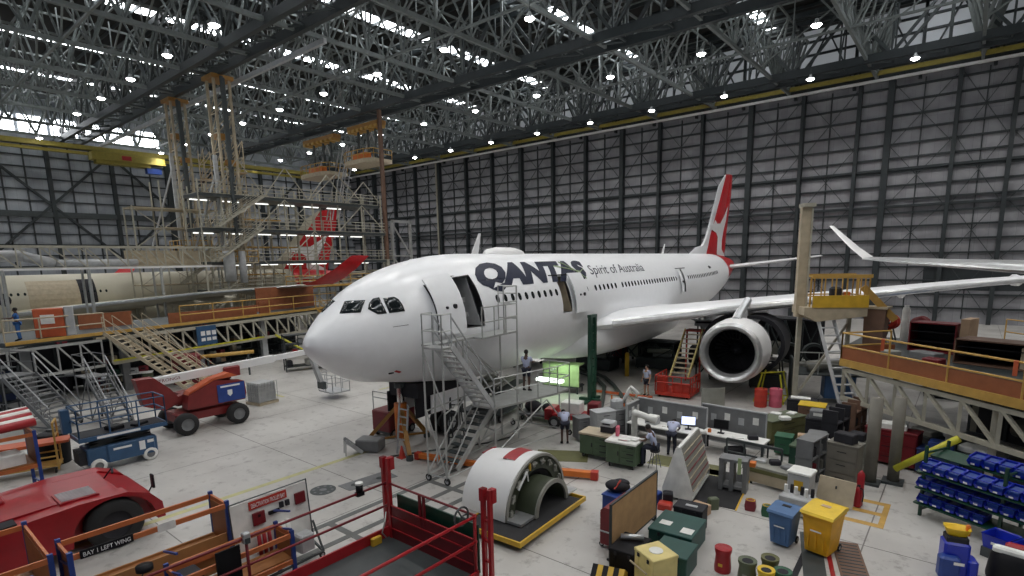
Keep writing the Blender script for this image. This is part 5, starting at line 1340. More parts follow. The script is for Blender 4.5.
for x in (-.75,.75):
    b=B().m('mid_steel'); b.smooth=True; b.lathe((x,-.4,1.0),(0,1,0),[(0,.5),(0,.68),(.5,.68),(.5,.5),(0,.5)],24); b.m('dark'); b.lathe((x,-.3,1.0),(0,1,0),[(0,.001),(.1,.25),(.1,.5)],20); obj('ring',b,t,smooth=True)
b=B().m('foil'); b.cbox((0,0,.16),(2.6,.9,.3),0,.05); obj('stand',b,t)
# ---------------------------------------------------------------- engine cowl on dolly
t=thing('cowl_dolly','low black dolly with yellow edges carrying the white engine cowl','dolly',(-9.45,12.35,0),R(3))
b=B().m('matting'); b.box(-1.0,-2.05,.2,.95,1.2,.28); obj('deck',b,t)
b=B().m('yellow'); b.box(.95,-2.05,.16,1.0,1.35,.30); b.box(-1.05,-2.05,.16,-1.0,1.35,.30); b.box(-1.05,-2.1,.16,1.0,-2.05,.30); b.box(-1.05,1.35,.16,1.0,1.4,.30); obj('edge_strip',b,t)
b=B().m('mid_steel'); b.box(-.95,-2.0,.12,.9,1.3,.2); obj('chassis',b,t)
for x in (-.85,.85):
    for y in (-1.85,1.2): b=B(); wheel(b,(x,y,.1),.1,.06); obj('caster',b,t)
t=thing('engine_cowl','white half round engine cowl with grey green inner structure standing on the dolly','engine cowl',(-10.0,12.45,.315),R(3)); t.scale=(1.08,1.08,1.05)
# axis along x; opening faces +x
def arc_shell(b,r0,r1,x0,x1,n=26,a0=0,a1=PI,yc=0):
    rg=[]
    for x,r in ((x0,r1),(x1,r1),(x1,r0),(x0,r0),(x0,r1)):
        rg.append([(x,yc+r*math.cos(a0+(a1-a0)*i/n),r*math.sin(a0+(a1-a0)*i/n)) for i in range(n+1)])
    b.loft(rg,cap=False,closed=False)
b=B().m('white'); b.smooth=True
rg=[]
for x,r in ((-1.1,1.28),(-.6,1.36),(0,1.42),(.5,1.45),(.5,1.40),(0,1.37),(-.6,1.31),(-1.1,1.23),(-1.1,1.28)):
    rg.append([(x,-r*math.cos(PI*i/32),r*math.sin(PI*i/32)) for i in range(33)])
b.loft(rg,cap=False,closed=False); obj('outer_skin',b,t,smooth=True)
b=B().m('dark_olive'); b.smooth=True; arc_shell(b,1.0,1.38,.38,.5); arc_shell(b,.72,.80,-.2,1.05); arc_shell(b,.74,1.36,-.1,-.02)
b.m('foil'); arc_shell(b,1.36,1.43,.5,.56); arc_shell(b,.7,.82,1.0,1.06)
obj('inner_duct',b,t,smooth=True)
b=B().m('dark'); b.smooth=True; arc_shell(b,.82,1.3,.1,.4); obj('inner_lining',b,t)
b=B().m('foil')
for k in range(9):
    a=R(12+k*19.5); b.tube((.53,1.2*math.cos(a),1.2*math.sin(a)),(.56,1.25*math.cos(a+.2),1.25*math.sin(a+.2)),.04,6); b.cbox((.52,1.2*math.cos(a+.1),1.2*math.sin(a+.1)),(.07,.12,.16))
b.m('white'); b.tube((.6,-.95,.75),(.6,-.55,1.15),.03,6); b.tube((.6,-.55,1.15),(.6,-.5,.85),.02,6); b.m('yellow'); b.cbox((.55,-.35,1.2),(.05,.05,.2))
b.m('alu'); b.box(.4,-1.42,-.0,1.0,-.75,.07); b.box(.4,.78,0,1.0,1.4,.05)
obj('bracket',b,t)
b=B().m('red'); arc_shell(b,1.405,1.44,-.25,.15,16,R(75),R(110)); b.bar((-1.12,.3,1.26),(-1.12,-.3,1.26),.04,.04); obj('cover_strip',b,t,label='red cover strip on the top')
# covers in floor
b=B().m('mid_steel'); b.smooth=False; b.tube((-16.2,9.5,.0),(-16.2,9.5,.012),.42,28); b.m('grey')
for k in range(8): a=PI*k/4; b.tube((-16.2+.3*math.cos(a),9.5+.3*math.sin(a),.012),(-16.2+.3*math.cos(a),9.5+.3*math.sin(a),.018),.05,8)
b.tube((-16.2,9.5,.012),(-16.2,9.5,.02),.12,12); tag(solo('manhole_cover',b,'round grey manhole cover in the floor beside the steel plate','manhole cover'))
b=B().m('grey'); b.prism([(-16.1,10.0),(-15.4,10.0),(-15.1,11.8),(-15.9,11.9)],0,.012); b.m('mid_steel'); b.tube((-15.7,10.4,.012),(-15.7,10.4,.02),.12,10); b.tube((-15.5,11.3,.012),(-15.5,11.3,.02),.12,10); solo('floor_plate',b,'grey rectangular steel plate let into the floor','floor plate')

# ================================================================ workshop area in the middle
def g2(x,y,z=0): return (x,y,z)
def crate(name,label,cat,loc,rz,dims,mt,lid=None,group=None):
    t=thing(name,label,cat,loc,rz,group)
    w,d,h=dims; b=B().m(mt); b.cbox((0,0,h/2-.03),(w,d,h-.06),0,.02)
    for x in (-w*.3,w*.3): b.box(x-.02,-d/2-.012,.04,x+.02,-d/2,h-.1)
    obj('body',b,t)
    b=B().m(lid or mt); b.cbox((0,0,h-.03),(w*1.03,d*1.03,.07),0,.015); obj('lid',b,t)
    b=B().m('dark')
    for x in (-w*.25,w*.25): b.box(x-.03,-d/2-.03,h-.14,x+.03,-d/2-.005,h-.05)
    obj('latch',b,t)
    return t
def small(name,label,cat,loc,rz,dims,mt,band=None):
    b=B().m(mt); w,d,h=dims; b.cbox((0,0,h/2),(w,d,h),0,min(.03,w*.15,d*.15,h*.2))
    if band: b.m(band); b.box(-w*.3,-d/2-.006,h*.3,w*.3,-d/2+.001,h*.7)
    return solo(name,b,label,cat,loc,rz)
# green benches
def green_bench(label,loc,rz,w=1.6,d=.8,h=1.0,top='tan'):
    t=thing('work_bench',label,'bench',loc,rz)
    b=B().m('bench_green'); b.cbox((0,0,.55),(w,d,.75),0,.03); obj('cabinet',b,t)
    b=B().m(top); b.cbox((0,0,h-.03),(w+.06,d+.06,.07),0,.01); obj('bench_top',b,t)
    for k in range(3):
        b=B().m('bench_green'); z=.25+.24*k; b.box(.05,-d/2-.025,z,w/2-.05,-d/2,z+.2); b.m('dark'); b.box(.25,-d/2-.045,z+.1,.5,-d/2-.025,z+.13); obj('drawer',b,t)
    b=B().m('bench_green'); b.box(-w/2+.05,-d/2-.02,.22,-.03,-d/2,.9); b.m('dark'); b.box(-.1,-d/2-.04,.5,-.06,-d/2-.02,.65); obj('door',b,t)
    for x in (-w/2+.12,w/2-.12):
        for y in (-d/2+.12,d/2-.12): b=B(); wheel(b,(x,y,.09),.09,.05); obj('caster',b,t)
    return t
green_bench('green wheeled bench with pale top, left of the two in front',(-10.45,17.8,0),R(6),1.2,.85,1.0,'tan')
green_bench('green wheeled bench covered with papers, right of the pair, before the stool',(-9.2,17.55,0),R(6),1.12,.85,1.0,'paper')
b=B().m('drab'); b.box(-1.0,-.6,0,1.0,.6,.015); solo('floor_mat',b,'dark green floor mat left of the green benches','mat',(-11.6,17.0,0),R(30))
t=thing('printer','grey box printer on the left green bench','printer',(-10.1,17.95,1.03),R(6))
b=B().m('dark'); b.cbox((0,0,.12),(.5,.45,.24),0,.02); b.m('light_grey'); b.cbox((0,0,.32),(.52,.46,.18),0,.03); obj('body',b,t)
b=B().m('dark'); b.box(-.15,-.24,.3,.15,-.225,.36); obj('slot',b,t)
small('folder','standing red pink folder on the right green bench','folder',(-9.6,17.75,1.03),R(20),(.12,.3,.34),'soft_pink')
small('paper_stack','white papers with red mark spread on the right green bench','papers',(-9.15,17.45,1.03),R(15),(.45,.32,.03),'paper','soft_pink')
small('note_book','open white book at the right edge of the right green bench','book',(-8.85,17.6,1.03),R(-10),(.3,.25,.03),'paper')
# seated worker on stool
t=thing('stool','tall thin legged stool under the worker leaning on the green bench','stool',(-8.2,17.95,0))
b=B().m('dark'); b.smooth=True; b.lathe((0,0,.62),(0,0,1),[(0,.001),(0,.17),(.06,.18),(.06,.001)],16); obj('seat',b,t)
for k in range(4):
    a=PI/4+PI/2*k; b=B().m('grey'); b.tube((.1*math.cos(a),.1*math.sin(a),.62),(.24*math.cos(a),.24*math.sin(a),0),.016,5); obj('leg',b,t)
b=B().m('grey'); b.path([(.2*math.cos(2*PI*k/12),.2*math.sin(2*PI*k/12),.25) for k in range(12)],.012,5,True); obj('foot_ring',b,t)
person('person','person in pale blue shirt seated on the stool leaning over the green bench',(-8.2,17.95,.015),R(100),sitting(.68),'shirt_pale','shorts_navy','dark_skin',True)
person('person','person in pale shirt bending to the right of the lit computer screen',(-8.25,19.55,0),R(15),bending(),'shirt_pale','shorts_navy','dark_skin',True)
person('person','person in pale shirt behind the left green bench, back to the printer',(-12.35,18.3,0),R(40),bending(),'shirt_pale','shorts_navy','dark_skin')
# desk with monitor behind partition
desk('office_desk','white desk with printer against the left grey partition','(desk)'and(-9.1,20.7,0),R(0),2.9,.9,.76,'paper','dark_steel','desk',False)
def partition(label,loc,rz,w,h=1.55,mt='foil'):
    t=thing('partition_screen',label,'partition',loc,rz)
    b=B().m(mt); b.box(-w/2,-.02,.12,w/2,.02,h); obj('panel',b,t)
    b=B().m('light_grey'); b.box(-w/2-.03,-.045,h,w/2+.03,.045,h+.05); b.box(-w/2-.04,-.04,0,-w/2,.04,h); b.box(w/2,-.04,0,w/2+.04,.04,h); b.box(-w/2,-.03,.08,w/2,.03,.12); obj('frame',b,t)
    for k in range(4):
        b=B().m('paper' if k%2 else 'light_grey'); x=-w*.35+w*.22*k; z=h*.62+(k%2)*.1; b.box(x,-.028,z,x+.22,-.02,z+.28); obj('pinned_paper',b,t)
    return t
partition('grey notice partition with papers behind the lit monitor',(-9.1,21.4,0),R(-2),3.0,1.55,'grey')
partition('grey notice partition behind the black monitor',(-6.75,21.9,0),R(-3),2.5,1.55,'grey')
partition('short side partition at the left end of the notice partitions',(-10.6,20.9,0),R(90),1.1,1.45,'grey')
def monitor(label,loc,rz,on):
    t=thing('computer_monitor',label,'monitor',loc,rz)
    b=B().m('dark'); b.cbox((0,0,.36),(.56,.04,.36),0,.01); b.bar((0,.02,0),(0,.02,.3),.05); b.cbox((0,0,.01),(.24,.18,.02)); obj('case',b,t)
    b=B().m('monitor_on' if on else 'black'); b.box(-.26,-.027,.2,.26,-.02,.52); obj('screen',b,t)
monitor('lit computer monitor with pale blue screen on the white desk',(-8.1,20.75,.765),R(20),True)
desk('office_desk','white desk with black monitor in front of the right partition',(-6.4,21.0,0),R(-3),2.4,.8,.76,'paper','dark_steel','desk',False)
monitor('black switched off monitor on the desk right of the lit one',(-6.9,21.0,.765),R(5),False)
t=thing('printer','white office printer on the desk below the left partition','printer',(-9.6,20.7,.765),R(-5))
b=B().m('light_grey'); b.cbox((0,0,.13),(.5,.42,.26),0,.03); b.m('paper'); b.cbox((0,.02,.3),(.46,.36,.08),0,.02); obj('body',b,t)
b=B().m('dark'); b.box(-.2,-.215,.08,.2,-.205,.12); obj('tray_slot',b,t)
for i,(x,y,z,dm,c,l) in enumerate((
 (-8.95,20.6,.765,(.3,.22,.03),'paper','white paper pile between printer and lit monitor'),
 (-7.3,20.9,.765,(.12,.12,.14),'orange','small orange cup left of the black monitor'),
 (-6.2,20.85,.765,(.4,.3,.03),'paper','white papers right of the black monitor'),
 (-5.7,20.95,.765,(.35,.25,.16),'dark','dark telephone box at the right end of the white desk'),
 (-6.3,20.9,0,(.7,.4,.35),'dark','dark box under the desk with the black monitor'),
 (-7.5,20.6,.765,(.3,.26,.1),'paper','white box left of the orange cup'))): small('desk_item',l,'box',(x,y,z),R(10*i),dm,c)
# cluttered trolley left: vices and cabinets
def cabinet_row(name,label,loc,rz,w,d,h,mt,n=4,cat='cabinet',top=None):
    t=thing(name,label,cat,loc,rz)
    b=B().m(mt); b.cbox((0,0,h/2+.05),(w,d,h-.1),0,.02); obj('body',b,t)
    b=B().m(top or mt); b.cbox((0,0,h),(w+.04,d+.04,.04),0,.01); obj('top',b,t)
    for k in range(n):
        z=.12+(h-.2)*k/n; b=B().m(mt); b.box(-w/2+.03,-d/2-.02,z,w/2-.03,-d/2,z+(h-.2)/n-.03); b.m('dark'); b.box(-w*.15,-d/2-.035,z+(h-.2)/n*.6,w*.15,-d/2-.02,z+(h-.2)/n*.6+.02); obj('drawer',b,t)
    return t
cabinet_row('drawer_unit','tall grey drawer unit with clutter between hose and green benches',(-11.2,19.4,0),R(60),.9,.6,1.35,'light_grey',6)
cabinet_row('drawer_unit','low grey drawer unit right behind the bending worker on the left',(-12.05,19.15,0),R(60),.6,.6,1.0,'grey',4)
cabinet_row('drawer_unit','grey drawer unit with white machine on top beside the hoses',(-11.15,20.5,0),R(60),.8,.7,1.2,'grey',4)
t=thing('bench_machine','white bench machine with bent arm on the grey drawer unit','machine',(-11.15,20.5,1.23),R(60))
b=B().m('light_grey'); b.cbox((0,0,.2),(.5,.4,.4),0,.08); obj('body',b,t)
b=B().m('paper'); b.smooth=True; b.path([(.3,0,.2),(.5,-.1,.7),(.55,-.2,.9),(.8,-.4,.6)],.08,8); obj('arm',b,t)
t=thing('vent_hood','pale flexible extraction pipe over the green bench','pipe',(-9.9,19.6,0),R(20))
b=B().m('paper'); b.smooth=True; b.path([(0,.3,0),(0,.3,1.1),(.05,.1,1.4),(.4,-.1,1.35),(.9,-.2,1.2)],.13,10); obj('pipe',b,t)
b=B().m('grey'); b.box(-.25,.05,0,.25,.55,.06); obj('base',b,t)
t=thing('potted_plant','small green leafy plant left of the notice partition','plant',(-11.0,22.1,0))
b=B().m('olive'); 
for k in range(26):
    a=k*2.4; r=.1+.012*k; h_=1.0+.02*k
    p=Vector((r*math.cos(a),r*math.sin(a),h_)); q=p+Vector((.22*math.cos(a),.22*math.sin(a),.1)); s_=Vector((-math.sin(a),math.cos(a),0))*.06
    b.add([p,(p+q)/2+s_,q,(p+q)/2-s_],[(0,1,2,3)])
obj('leaves',b,t)
b=B().m('dark'); b.tube((0,0,0),(0,0,.5),.2,12,.26); b.tube((0,0,.5),(0,0,1.1),.025,6); obj('pot',b,t)
# red tow cart with crates
t=thing('tow_cart','red flat cart with white crate behind the stairs','cart',(-13.17,20.52,0),R(15))
b=B().m('red'); b.cbox((0,0,.55),(2.6,1.0,.22),0,.03); b.cbox((-1.2,0,.6),(.4,1.0,.5),0,.03); obj('bed',b,t)
for x in (-.9,.9):
    for y in (-.5,.5): b=B(); wheel(b,(x,y,.28),.28,.16,(0,1,0)); obj('wheel',b,t)
small('storage_box','pale white crate on the red cart behind the stairs','box',(-13.4,20.5,.675),R(15),(.9,.7,.5),'paper')
small('storage_box','red square crate at the right end of the red cart','box',(-12.4,20.75,.675),R(15),(.5,.6,.55),'dark_red')
t=thing('hand_truck','orange upright hand truck with straps beside the red cart','hand truck',(-11.6,21.4,0),R(20))
b=B().m('orange')
for x in (-.28,.28): b.bar((x,0,.1),(x,.1,1.5),.06)
for k in range(4): b.bar((-.28,.03*k,.3+.35*k),(.28,.03*k,.3+.35*k),.05)
b.box(-.3,-.35,.02,.3,0,.06); b.cbox((0,-.12,.55),(.4,.25,.8),0,.05); obj('frame',b,t)
for x in (-.3,.3): b=B(); wheel(b,(x,.08,.14),.14,.06); obj('wheel',b,t)
for i,(x,y,c,l) in enumerate(((-11.75,20.35,'bright_red','red traffic cone behind the grey drawer units'),)):
    t=thing('traffic_cone',l,'cone',(x,y,0)); b=B().m(c); b.box(-.18,-.18,0,.18,.18,.03); b.smooth=True; b.lathe((0,0,.03),(0,0,1),[(0,.15),(.7,.03),(.71,.001)],14); obj('cone',b,t); b=B().m('paper'); b.lathe((0,0,.33),(0,0,1),[(0,.105),(.12,.082)],14); obj('white_band',b,t)
# trolley near stairs foot (grey ramp)
t=thing('parts_trolley','low grey trolley with dark rounded load behind the stairs frame','trolley',(-15.38,20.63,0),R(15))
b=B().m('grey'); b.cbox((0,0,.3),(1.8,1.1,.1)); obj('bed',b,t)
b=B().m('dark'); b.smooth=True; b.sphere((-.3,0,.6),.36,8,(1.2,.9,.8)); b.sphere((.4,.1,.55),.28,8,(1,1,.8)); obj('load',b,t)
for x in (-.7,.7):
    for y in (-.45,.45): b=B(); wheel(b,(x,y,.12),.12,.07); obj('wheel',b,t)
# white sloped bin rack
t=thing('sloped_rack','white wedge shaped louvred storage rack with brown slots','rack',(-6.6,16.95,0),R(98)); t.scale=(.82,.85,.98)
b=B().m('paper')
for s in (-1.45,1.45):
    b.prism([(-.55,.12),(.55,.12),(.55,.4),(.1,1.75),(-.1,1.75),(-.55,.4)],s-.02,s+.02,'x')
b.box(-1.45,-.06,1.7,1.45,.06,1.78); b.box(-1.45,-.55,.1,1.45,.55,.16)
obj('side_frame',b,t)
b=B().m('foil')
for k in range(7):
    u=k/7; y=-.55+.45*u; z=.4+1.35*u
    b.add([(-1.43,y,z),(1.43,y,z),(1.43,y+.065,z+.17),(-1.43,y+.065,z+.17)],[(0,1,2,3)])
    b.add([(-1.43,-y,z),(1.43,-y,z),(1.43,-y-.065,z+.17),(-1.43,-y-.065,z+.17)],[(3,2,1,0)])
    b.m('brick_red' if k%2 else 'tan'); b.box(-1.4,y-.03,z,1.4,y-.0,z+.02); b.m('foil')
obj('louvre_panel',b,t)
for x in (-1.35,1.35):
    for y in (-.45,.45): b=B(); wheel(b,(x,y,.06),.06,.04); obj('caster',b,t)
b=B().m('matting'); b.box(-1.5,-.7,0,1.5,.7,.015); b.m('yellow'); b.box(-1.55,-.75,0,1.55,-.7,.018); solo('floor_mat',b,'black anti fatigue mat with yellow edge right of the white rack','mat',(-5.7,17.6,0),R(98))
b=B().m('drab'); b.box(-1.3,-.5,0,1.3,.5,.015); b.m('yellow_line'); b.box(-1.3,-.55,0,1.3,-.5,.018); solo('floor_mat',b,'dark mat with yellow edge behind the seated worker','mat',(-7.4,18.9,0),R(5))
for i,(x,y,dm,c,l) in enumerate(((-6.95,15.3,(.35,.35,.35),'blue','blue bin at the foot of the white rack'),(-6.5,15.05,(.4,.35,.2),'bright_red','red tray before the white rack'),(-6.55,15.35,(.3,.3,.42),'dark','dark bin before the white rack'),(-5.7,15.95,(.5,.3,.15),'dark','black tool case on the floor right of the white rack'),(-5.35,15.9,(.3,.2,.36),'olive','dark bottle crate beside the cardboard box'))): small('storage_bin',l,'bin',(x,y,0),R(12*i),dm,c)
t=thing('cardboard_box','brown cardboard box on the floor right of the black case','box',(-5.55,15.4,0),R(-8))
b=B().m('card'); b.cbox((0,0,.14),(.5,.34,.28)); obj('body',b,t)
b=B().m('paper'); b.box(-.02,-.175,.14,.1,-.172,.22); b.m('bright_red'); b.box(.12,-.175,.1,.2,-.172,.18); obj('label',b,t)
# grey framed cabinets on right of rack
t=thing('test_bench','grey open framed test bench with dark gap right of the black mat','bench',(-5.35,17.75,0),R(8)); t.scale=(.72,.8,.9)
b=B().m('grey')
for x in (-.5,-.05,.5): b.box(x-.09,-.35,0,x+.09,.35,1.15)
b.box(-.6,-.35,1.1,.6,.35,1.2); b.box(-.6,-.3,.1,.6,.3,.2); obj('frame',b,t)
b=B().m('lime'); b.box(.2,-.37,.7,.35,-.34,1.3); b.m('orange'); b.box(.65,-.2,1.0,.9,.1,1.15); obj('tag',b,t)
t=thing('parts_table','long low table with silver parts and a wooden front behind the red bag','table',(-4.2,18.9,0),R(-8))
b=B().m('foil'); b.cbox((0,0,.62),(1.7,1.0,.08),0,.01); b.m('tan'); b.box(-.85,-.5,.1,.85,-.46,.45); b.m('drab'); b.box(-.85,-.52,.45,.85,-.48,.58); obj('tabletop',b,t)
for x in (-.78,.78):
    for y in (-.42,.42): b=B().m('dark_steel'); b.bar((x,y,0),(x,y,.6),.06); obj('leg',b,t)
rnd=random.Random(5)
for k,l in enumerate(('bright silver part at the left of the low parts table','dark casting in the middle of the low parts table','grey housing at the right of the low parts table','small dark tool at the back of the low parts table')):
    small('machined_part',l,'part',(-4.85+.42*k,19.0-.08*k+.1*(k%2),.665),R(30*k),(.34,.28,.1+.05*(k%2)),['alu','dark','grey','dark'][k])
t=thing('white_bin','tall white box bin with yellow label beside the parts table','bin',(-3.4,17.9,0),R(-5))
b=B().m('light_grey'); b.cbox((0,0,.5),(.62,.6,1.0),0,.03); obj('body',b,t)
b=B().m('paper'); b.cbox((0,0,1.03),(.68,.66,.07),0,.02); obj('lid',b,t)
b=B().m('yellow'); b.box(-.12,-.305,.5,.14,-.3,.8); obj('label',b,t)
t=thing('wire_rack','low grey rack full of small dark bottles behind the blue bin','rack',(-3.3,17.1,0),R(-5))
b=B().m('light_grey'); b.cbox((0,0,.3),(.9,.6,.5),0,.03); obj('body',b,t)
for k in range(6): b=B().m('dark' if k%2 else 'paper'); b.tube((-.35+.14*k,.1*(k%2),.55),(-.35+.14*k,.1*(k%2),.8),.05,8); obj('bottle',b,t)
# back bench rows
cabinet_row('work_bench','olive metal bench with papers behind the bin rows',(-5.5,23.9,0),R(65),2.0,.9,1.0,'drab',3,'bench','olive')
for k,(x,y,l) in enumerate(((-5.7,24.1,'white papers on the olive metal bench'),(-5.2,23.4,'white box on the olive metal bench'),(-5.2,24.5,'pale folder at the far end of the olive metal bench'))): small('paper_stack',l,'papers',(x,y,1.03),R(40*k),(.4,.3,.05+.08*(k%2)),'paper')
cabinet_row('drawer_unit','dark green waste container below the olive bench',(-4.9,22.2,0),R(5),.6,.6,.75,'green',1)
crate('storage_crate','green open crate with bottles and box, right of the olive bench','crate',(-3.75,21.3,0),R(-4),(1.35,.8,.8),'post_green','bench_green')
small('bottle','white plastic bottle on the green open crate','bottle',(-3.3,21.2,.84),0,(.18,.16,.34),'paper')
small('storage_box','brown reddish box on the green open crate','box',(-4.1,21.3,.84),R(10),(.34,.3,.34),'card')
small('storage_box','grey plastic case on the green open crate','box',(-3.7,21.65,.84),R(5),(.6,.45,.42),'grey','paper')
small('storage_box','grey case with white label on the tall dark cabinet','box',(-4.0,23.6,1.28),R(5),(.7,.5,.3),'grey','paper')
cabinet_row('tall_cabinet','dark tall cabinet behind the green open crate',(-4.0,23.6,0),R(5),.9,.7,1.25,'dark',3)
cabinet_row('tall_cabinet','dark cabinet carrying white papers, furthest back in the workshop row',(-5.3,27.0,0),R(5),1.2,.7,1.1,'dark',3)
small('paper_stack','white and purple papers on the furthest dark cabinet','papers',(-5.4,27.0,1.13),R(10),(.8,.4,.05),'paper')
cabinet_row('tool_chest','brown tool chest with yellow lid below the lift cabin',(-4.7,25.9,0),R(5),1.0,.8,1.2,'rust',3,'cabinet','bright_yellow')
for i,(x,y,z,l) in enumerate(((-3.0,24.6,1.9,'dark brown upright frame between the workshop row and the right dock'),(-3.3,22.6,2.0,'dark upright rack nearest the red extinguishers'),(-3.55,20.0,1.5,'grey metal post frame behind the yellow bin'))):
    t=thing('upright_rack',l,'rack',(x,y,0),R(80))
    b=B().m(['rust','dark','grey'][i])
    for xx in (-.6,0,.6): b.box(xx-.05,-.25,0,xx+.05,.25,z)
    for zz in (.3,.9,1.5): b.box(-.65,-.27,zz,.65,.27,zz+.05)
    obj('frame',b,t)
    for k in range(5): b=B().m(['card','dark','brick_red','grey','foil'][k]); b.cbox((-.5+.25*k,0,.5+.6*(k%2)),(.22,.4,.3),0,.02); obj('box',b,t)
b=B().m('mid_steel'); b.bar((-6.3,19.9,.95),(-4.4,19.75,.95),.06,.1); b.bar((-6.3,19.9,.5),(-4.4,19.75,.5),.05)
for k in range(4): x=-6.3+.633*k; b.bar((x,19.9-.05*k,0),(x,19.9-.05*k,.98),.06)
solo('barrier_rail',b,'dark low barrier rail crossing between the white rack and the crates','railing')
# ---------------------------------------------------------------- corkboard, chests, crates
t=thing('cork_board','freestanding brown cork board partition in front of the red chest','board',(-6.35,12.75,0),R(91.5))
b=B().m('cork'); b.box(-1.35,-.02,.2,1.35,.02,1.52); obj('panel',b,t)
b=B().m('dark_steel'); b.box(-1.38,-.03,.17,1.38,.03,.21); b.box(-1.38,-.03,1.5,1.38,.03,1.54); b.box(-1.4,-.03,0,-1.35,.03,1.54); b.box(1.35,-.03,0,1.4,.03,1.54)
for x in (-1.35,1.35): b.bar((x,-.1,.04),(x,.1,.04),.05)
obj('frame',b,t)
t=thing('tool_chest','dark red wheeled tool chest behind the cork board','tool chest',(-6.68,12.45,0),R(91))
b=B().m('dark_red'); b.cbox((0,0,.6),(1.2,.45,.95),0,.03); b.prism([(-.22,1.05),(.22,1.05),(.12,1.15),(-.12,1.15)],-.6,.6,'x'); obj('body',b,t)
for k in range(5): b=B().m('dark_red'); b.box(-.55,.225,.15+.17*k,.55,.245,.3+.17*k); b.m('light_grey'); b.box(-.3,.245,.25+.17*k,.3,.255,.27+.17*k); obj('drawer',b,t)
b=B().m('light_grey'); b.bar((-.62,-.2,.5),(-.62,.2,.5),.03); obj('handle',b,t)
for x in (-.5,.5):
    for y in (-.22,.22): b=B(); wheel(b,(x,y,.07),.07,.05); obj('caster',b,t)
t=thing('backpack','dark green bag with red strap on the blue bin behind the cork board','bag',(-7.2,13.35,.98),R(20))
b=B().m('dark'); b.smooth=True; b.sphere((0,0,.16),.3,8,(1.2,.8,.55)); b.sphere((.1,.05,.25),.2,6,(1.2,.8,.5)); obj('body',b,t)
b=B().m('bright_red'); b.bar((-.05,-.26,.15),(.1,-.1,.37),.05,.02); obj('strap',b,t)
cabinet_row('storage_bin','blue plastic bin holding up the green bag',(-7.2,13.35,0),R(91),.8,.55,.95,'blue',1,'bin')
t=crate('equipment_case','large dark green lidded case with two white labels, further back half','case',(-5.36,13.25,0),R(4),(1.12,1.25,.58),'case_green')
b=B().m('paper'); b.box(-.42,-.25,.586,-.12,.0,.592); obj('paper_label',b,t); b=B().m('paper'); b.box(.2,-.45,.586,.5,-.15,.592); obj('paper_label',b,t)
crate('equipment_case','dark green case nearest the cream box, half hidden','case',(-4.95,12.12,0),R(4),(.85,.85,.54),'case_green')
t=crate('equipment_case','black square case with silver roll on top beside the cork board','case',(-5.83,11.5,0),R(4),(.7,.95,.62),'black')
b=B().m('alu'); b.smooth=True; b.tube((-.25,.1,.0),(.3,.2,.0),.07,10); solo('foil_roll',b,'silver roll lying on the black square case','roll',(-5.83,11.5,.715),R(20))
t=crate('storage_box','cream yellow box with round white cap and dark edged lid','box',(-4.98,11.1,0),R(-28),(.72,.68,.88),'cream_box')
b=B().m('paper'); b.tube((0,0,.885),(0,0,.9),.16,18); obj('round_label',b,t); b=B().m('tan'); b.bar((-.45,-.39,.5),(.2,-.39,.5),.03); obj('strap',b,t)
t=crate('tool_case','grey plastic tool case lying open behind the green case','case',(-5.45,14.35,.0),R(5),(.8,.55,.66),'dark','dark')
b=B().m('light_grey'); b.box(-.12,-.1,.672,.2,.02,.678); obj('label',b,t)
t=thing('ramp_block','black and yellow striped ramp block at the lower edge','ramp',(-5.95,10.65,0),R(15)); t.scale=(.75,.75,.8)
b=B()
for k in range(6):
    b.m('yellow' if k%2 else 'black'); x=-.5+.17*k; b.prism([(-.45,0),(.45,0),(.45,.12),(.0,.45),(-.45,.12)],x,x+.17,'x')
obj('body',b,t)
b=B().m('mid_steel'); b.bar((-.5,.46,.1),(.52,.46,.1),.04); obj('edge_bar',b,t)
# drums in front
for i,(x,y,r,h,c,l) in enumerate(((-3.98,12.7,.2,.6,'red','tall red drum at the lower edge, leftmost of the drums'),(-3.4,12.65,.21,.5,'olive','dark green drum with dented top, second from the left'),(-3.0,13.0,.2,.55,'drab','olive drum with dark lid, third from the left'),(-2.95,12.5,.19,.5,'bright_yellow','yellow drum with white lid at the lower edge'),(-2.65,12.7,.2,.48,'green','green drum at the right end of the drums'))):
    t=thing('drum',l,'drum',(x,y,0))
    b=B().m(c); b.smooth=True; b.lathe((0,0,0),(0,0,1),[(0,.001),(0,r*.95),(h*.2,r*.98),(h*.7,r*.85),(h*.86,r),(h,r),(h*.97,r*.88),(h*.93,.001)],20); obj('body',b,t,smooth=True)
    b=B().m('dark' if i else 'red'); b.tube((0,0,h*.93),(0,0,h*.96),r*.6,14); b.m('yellow' if i==0 else 'foil'); b.box(-.05,-r*.96,h*.3,.05,-r*.9,h*.42); obj('cap',b,t)
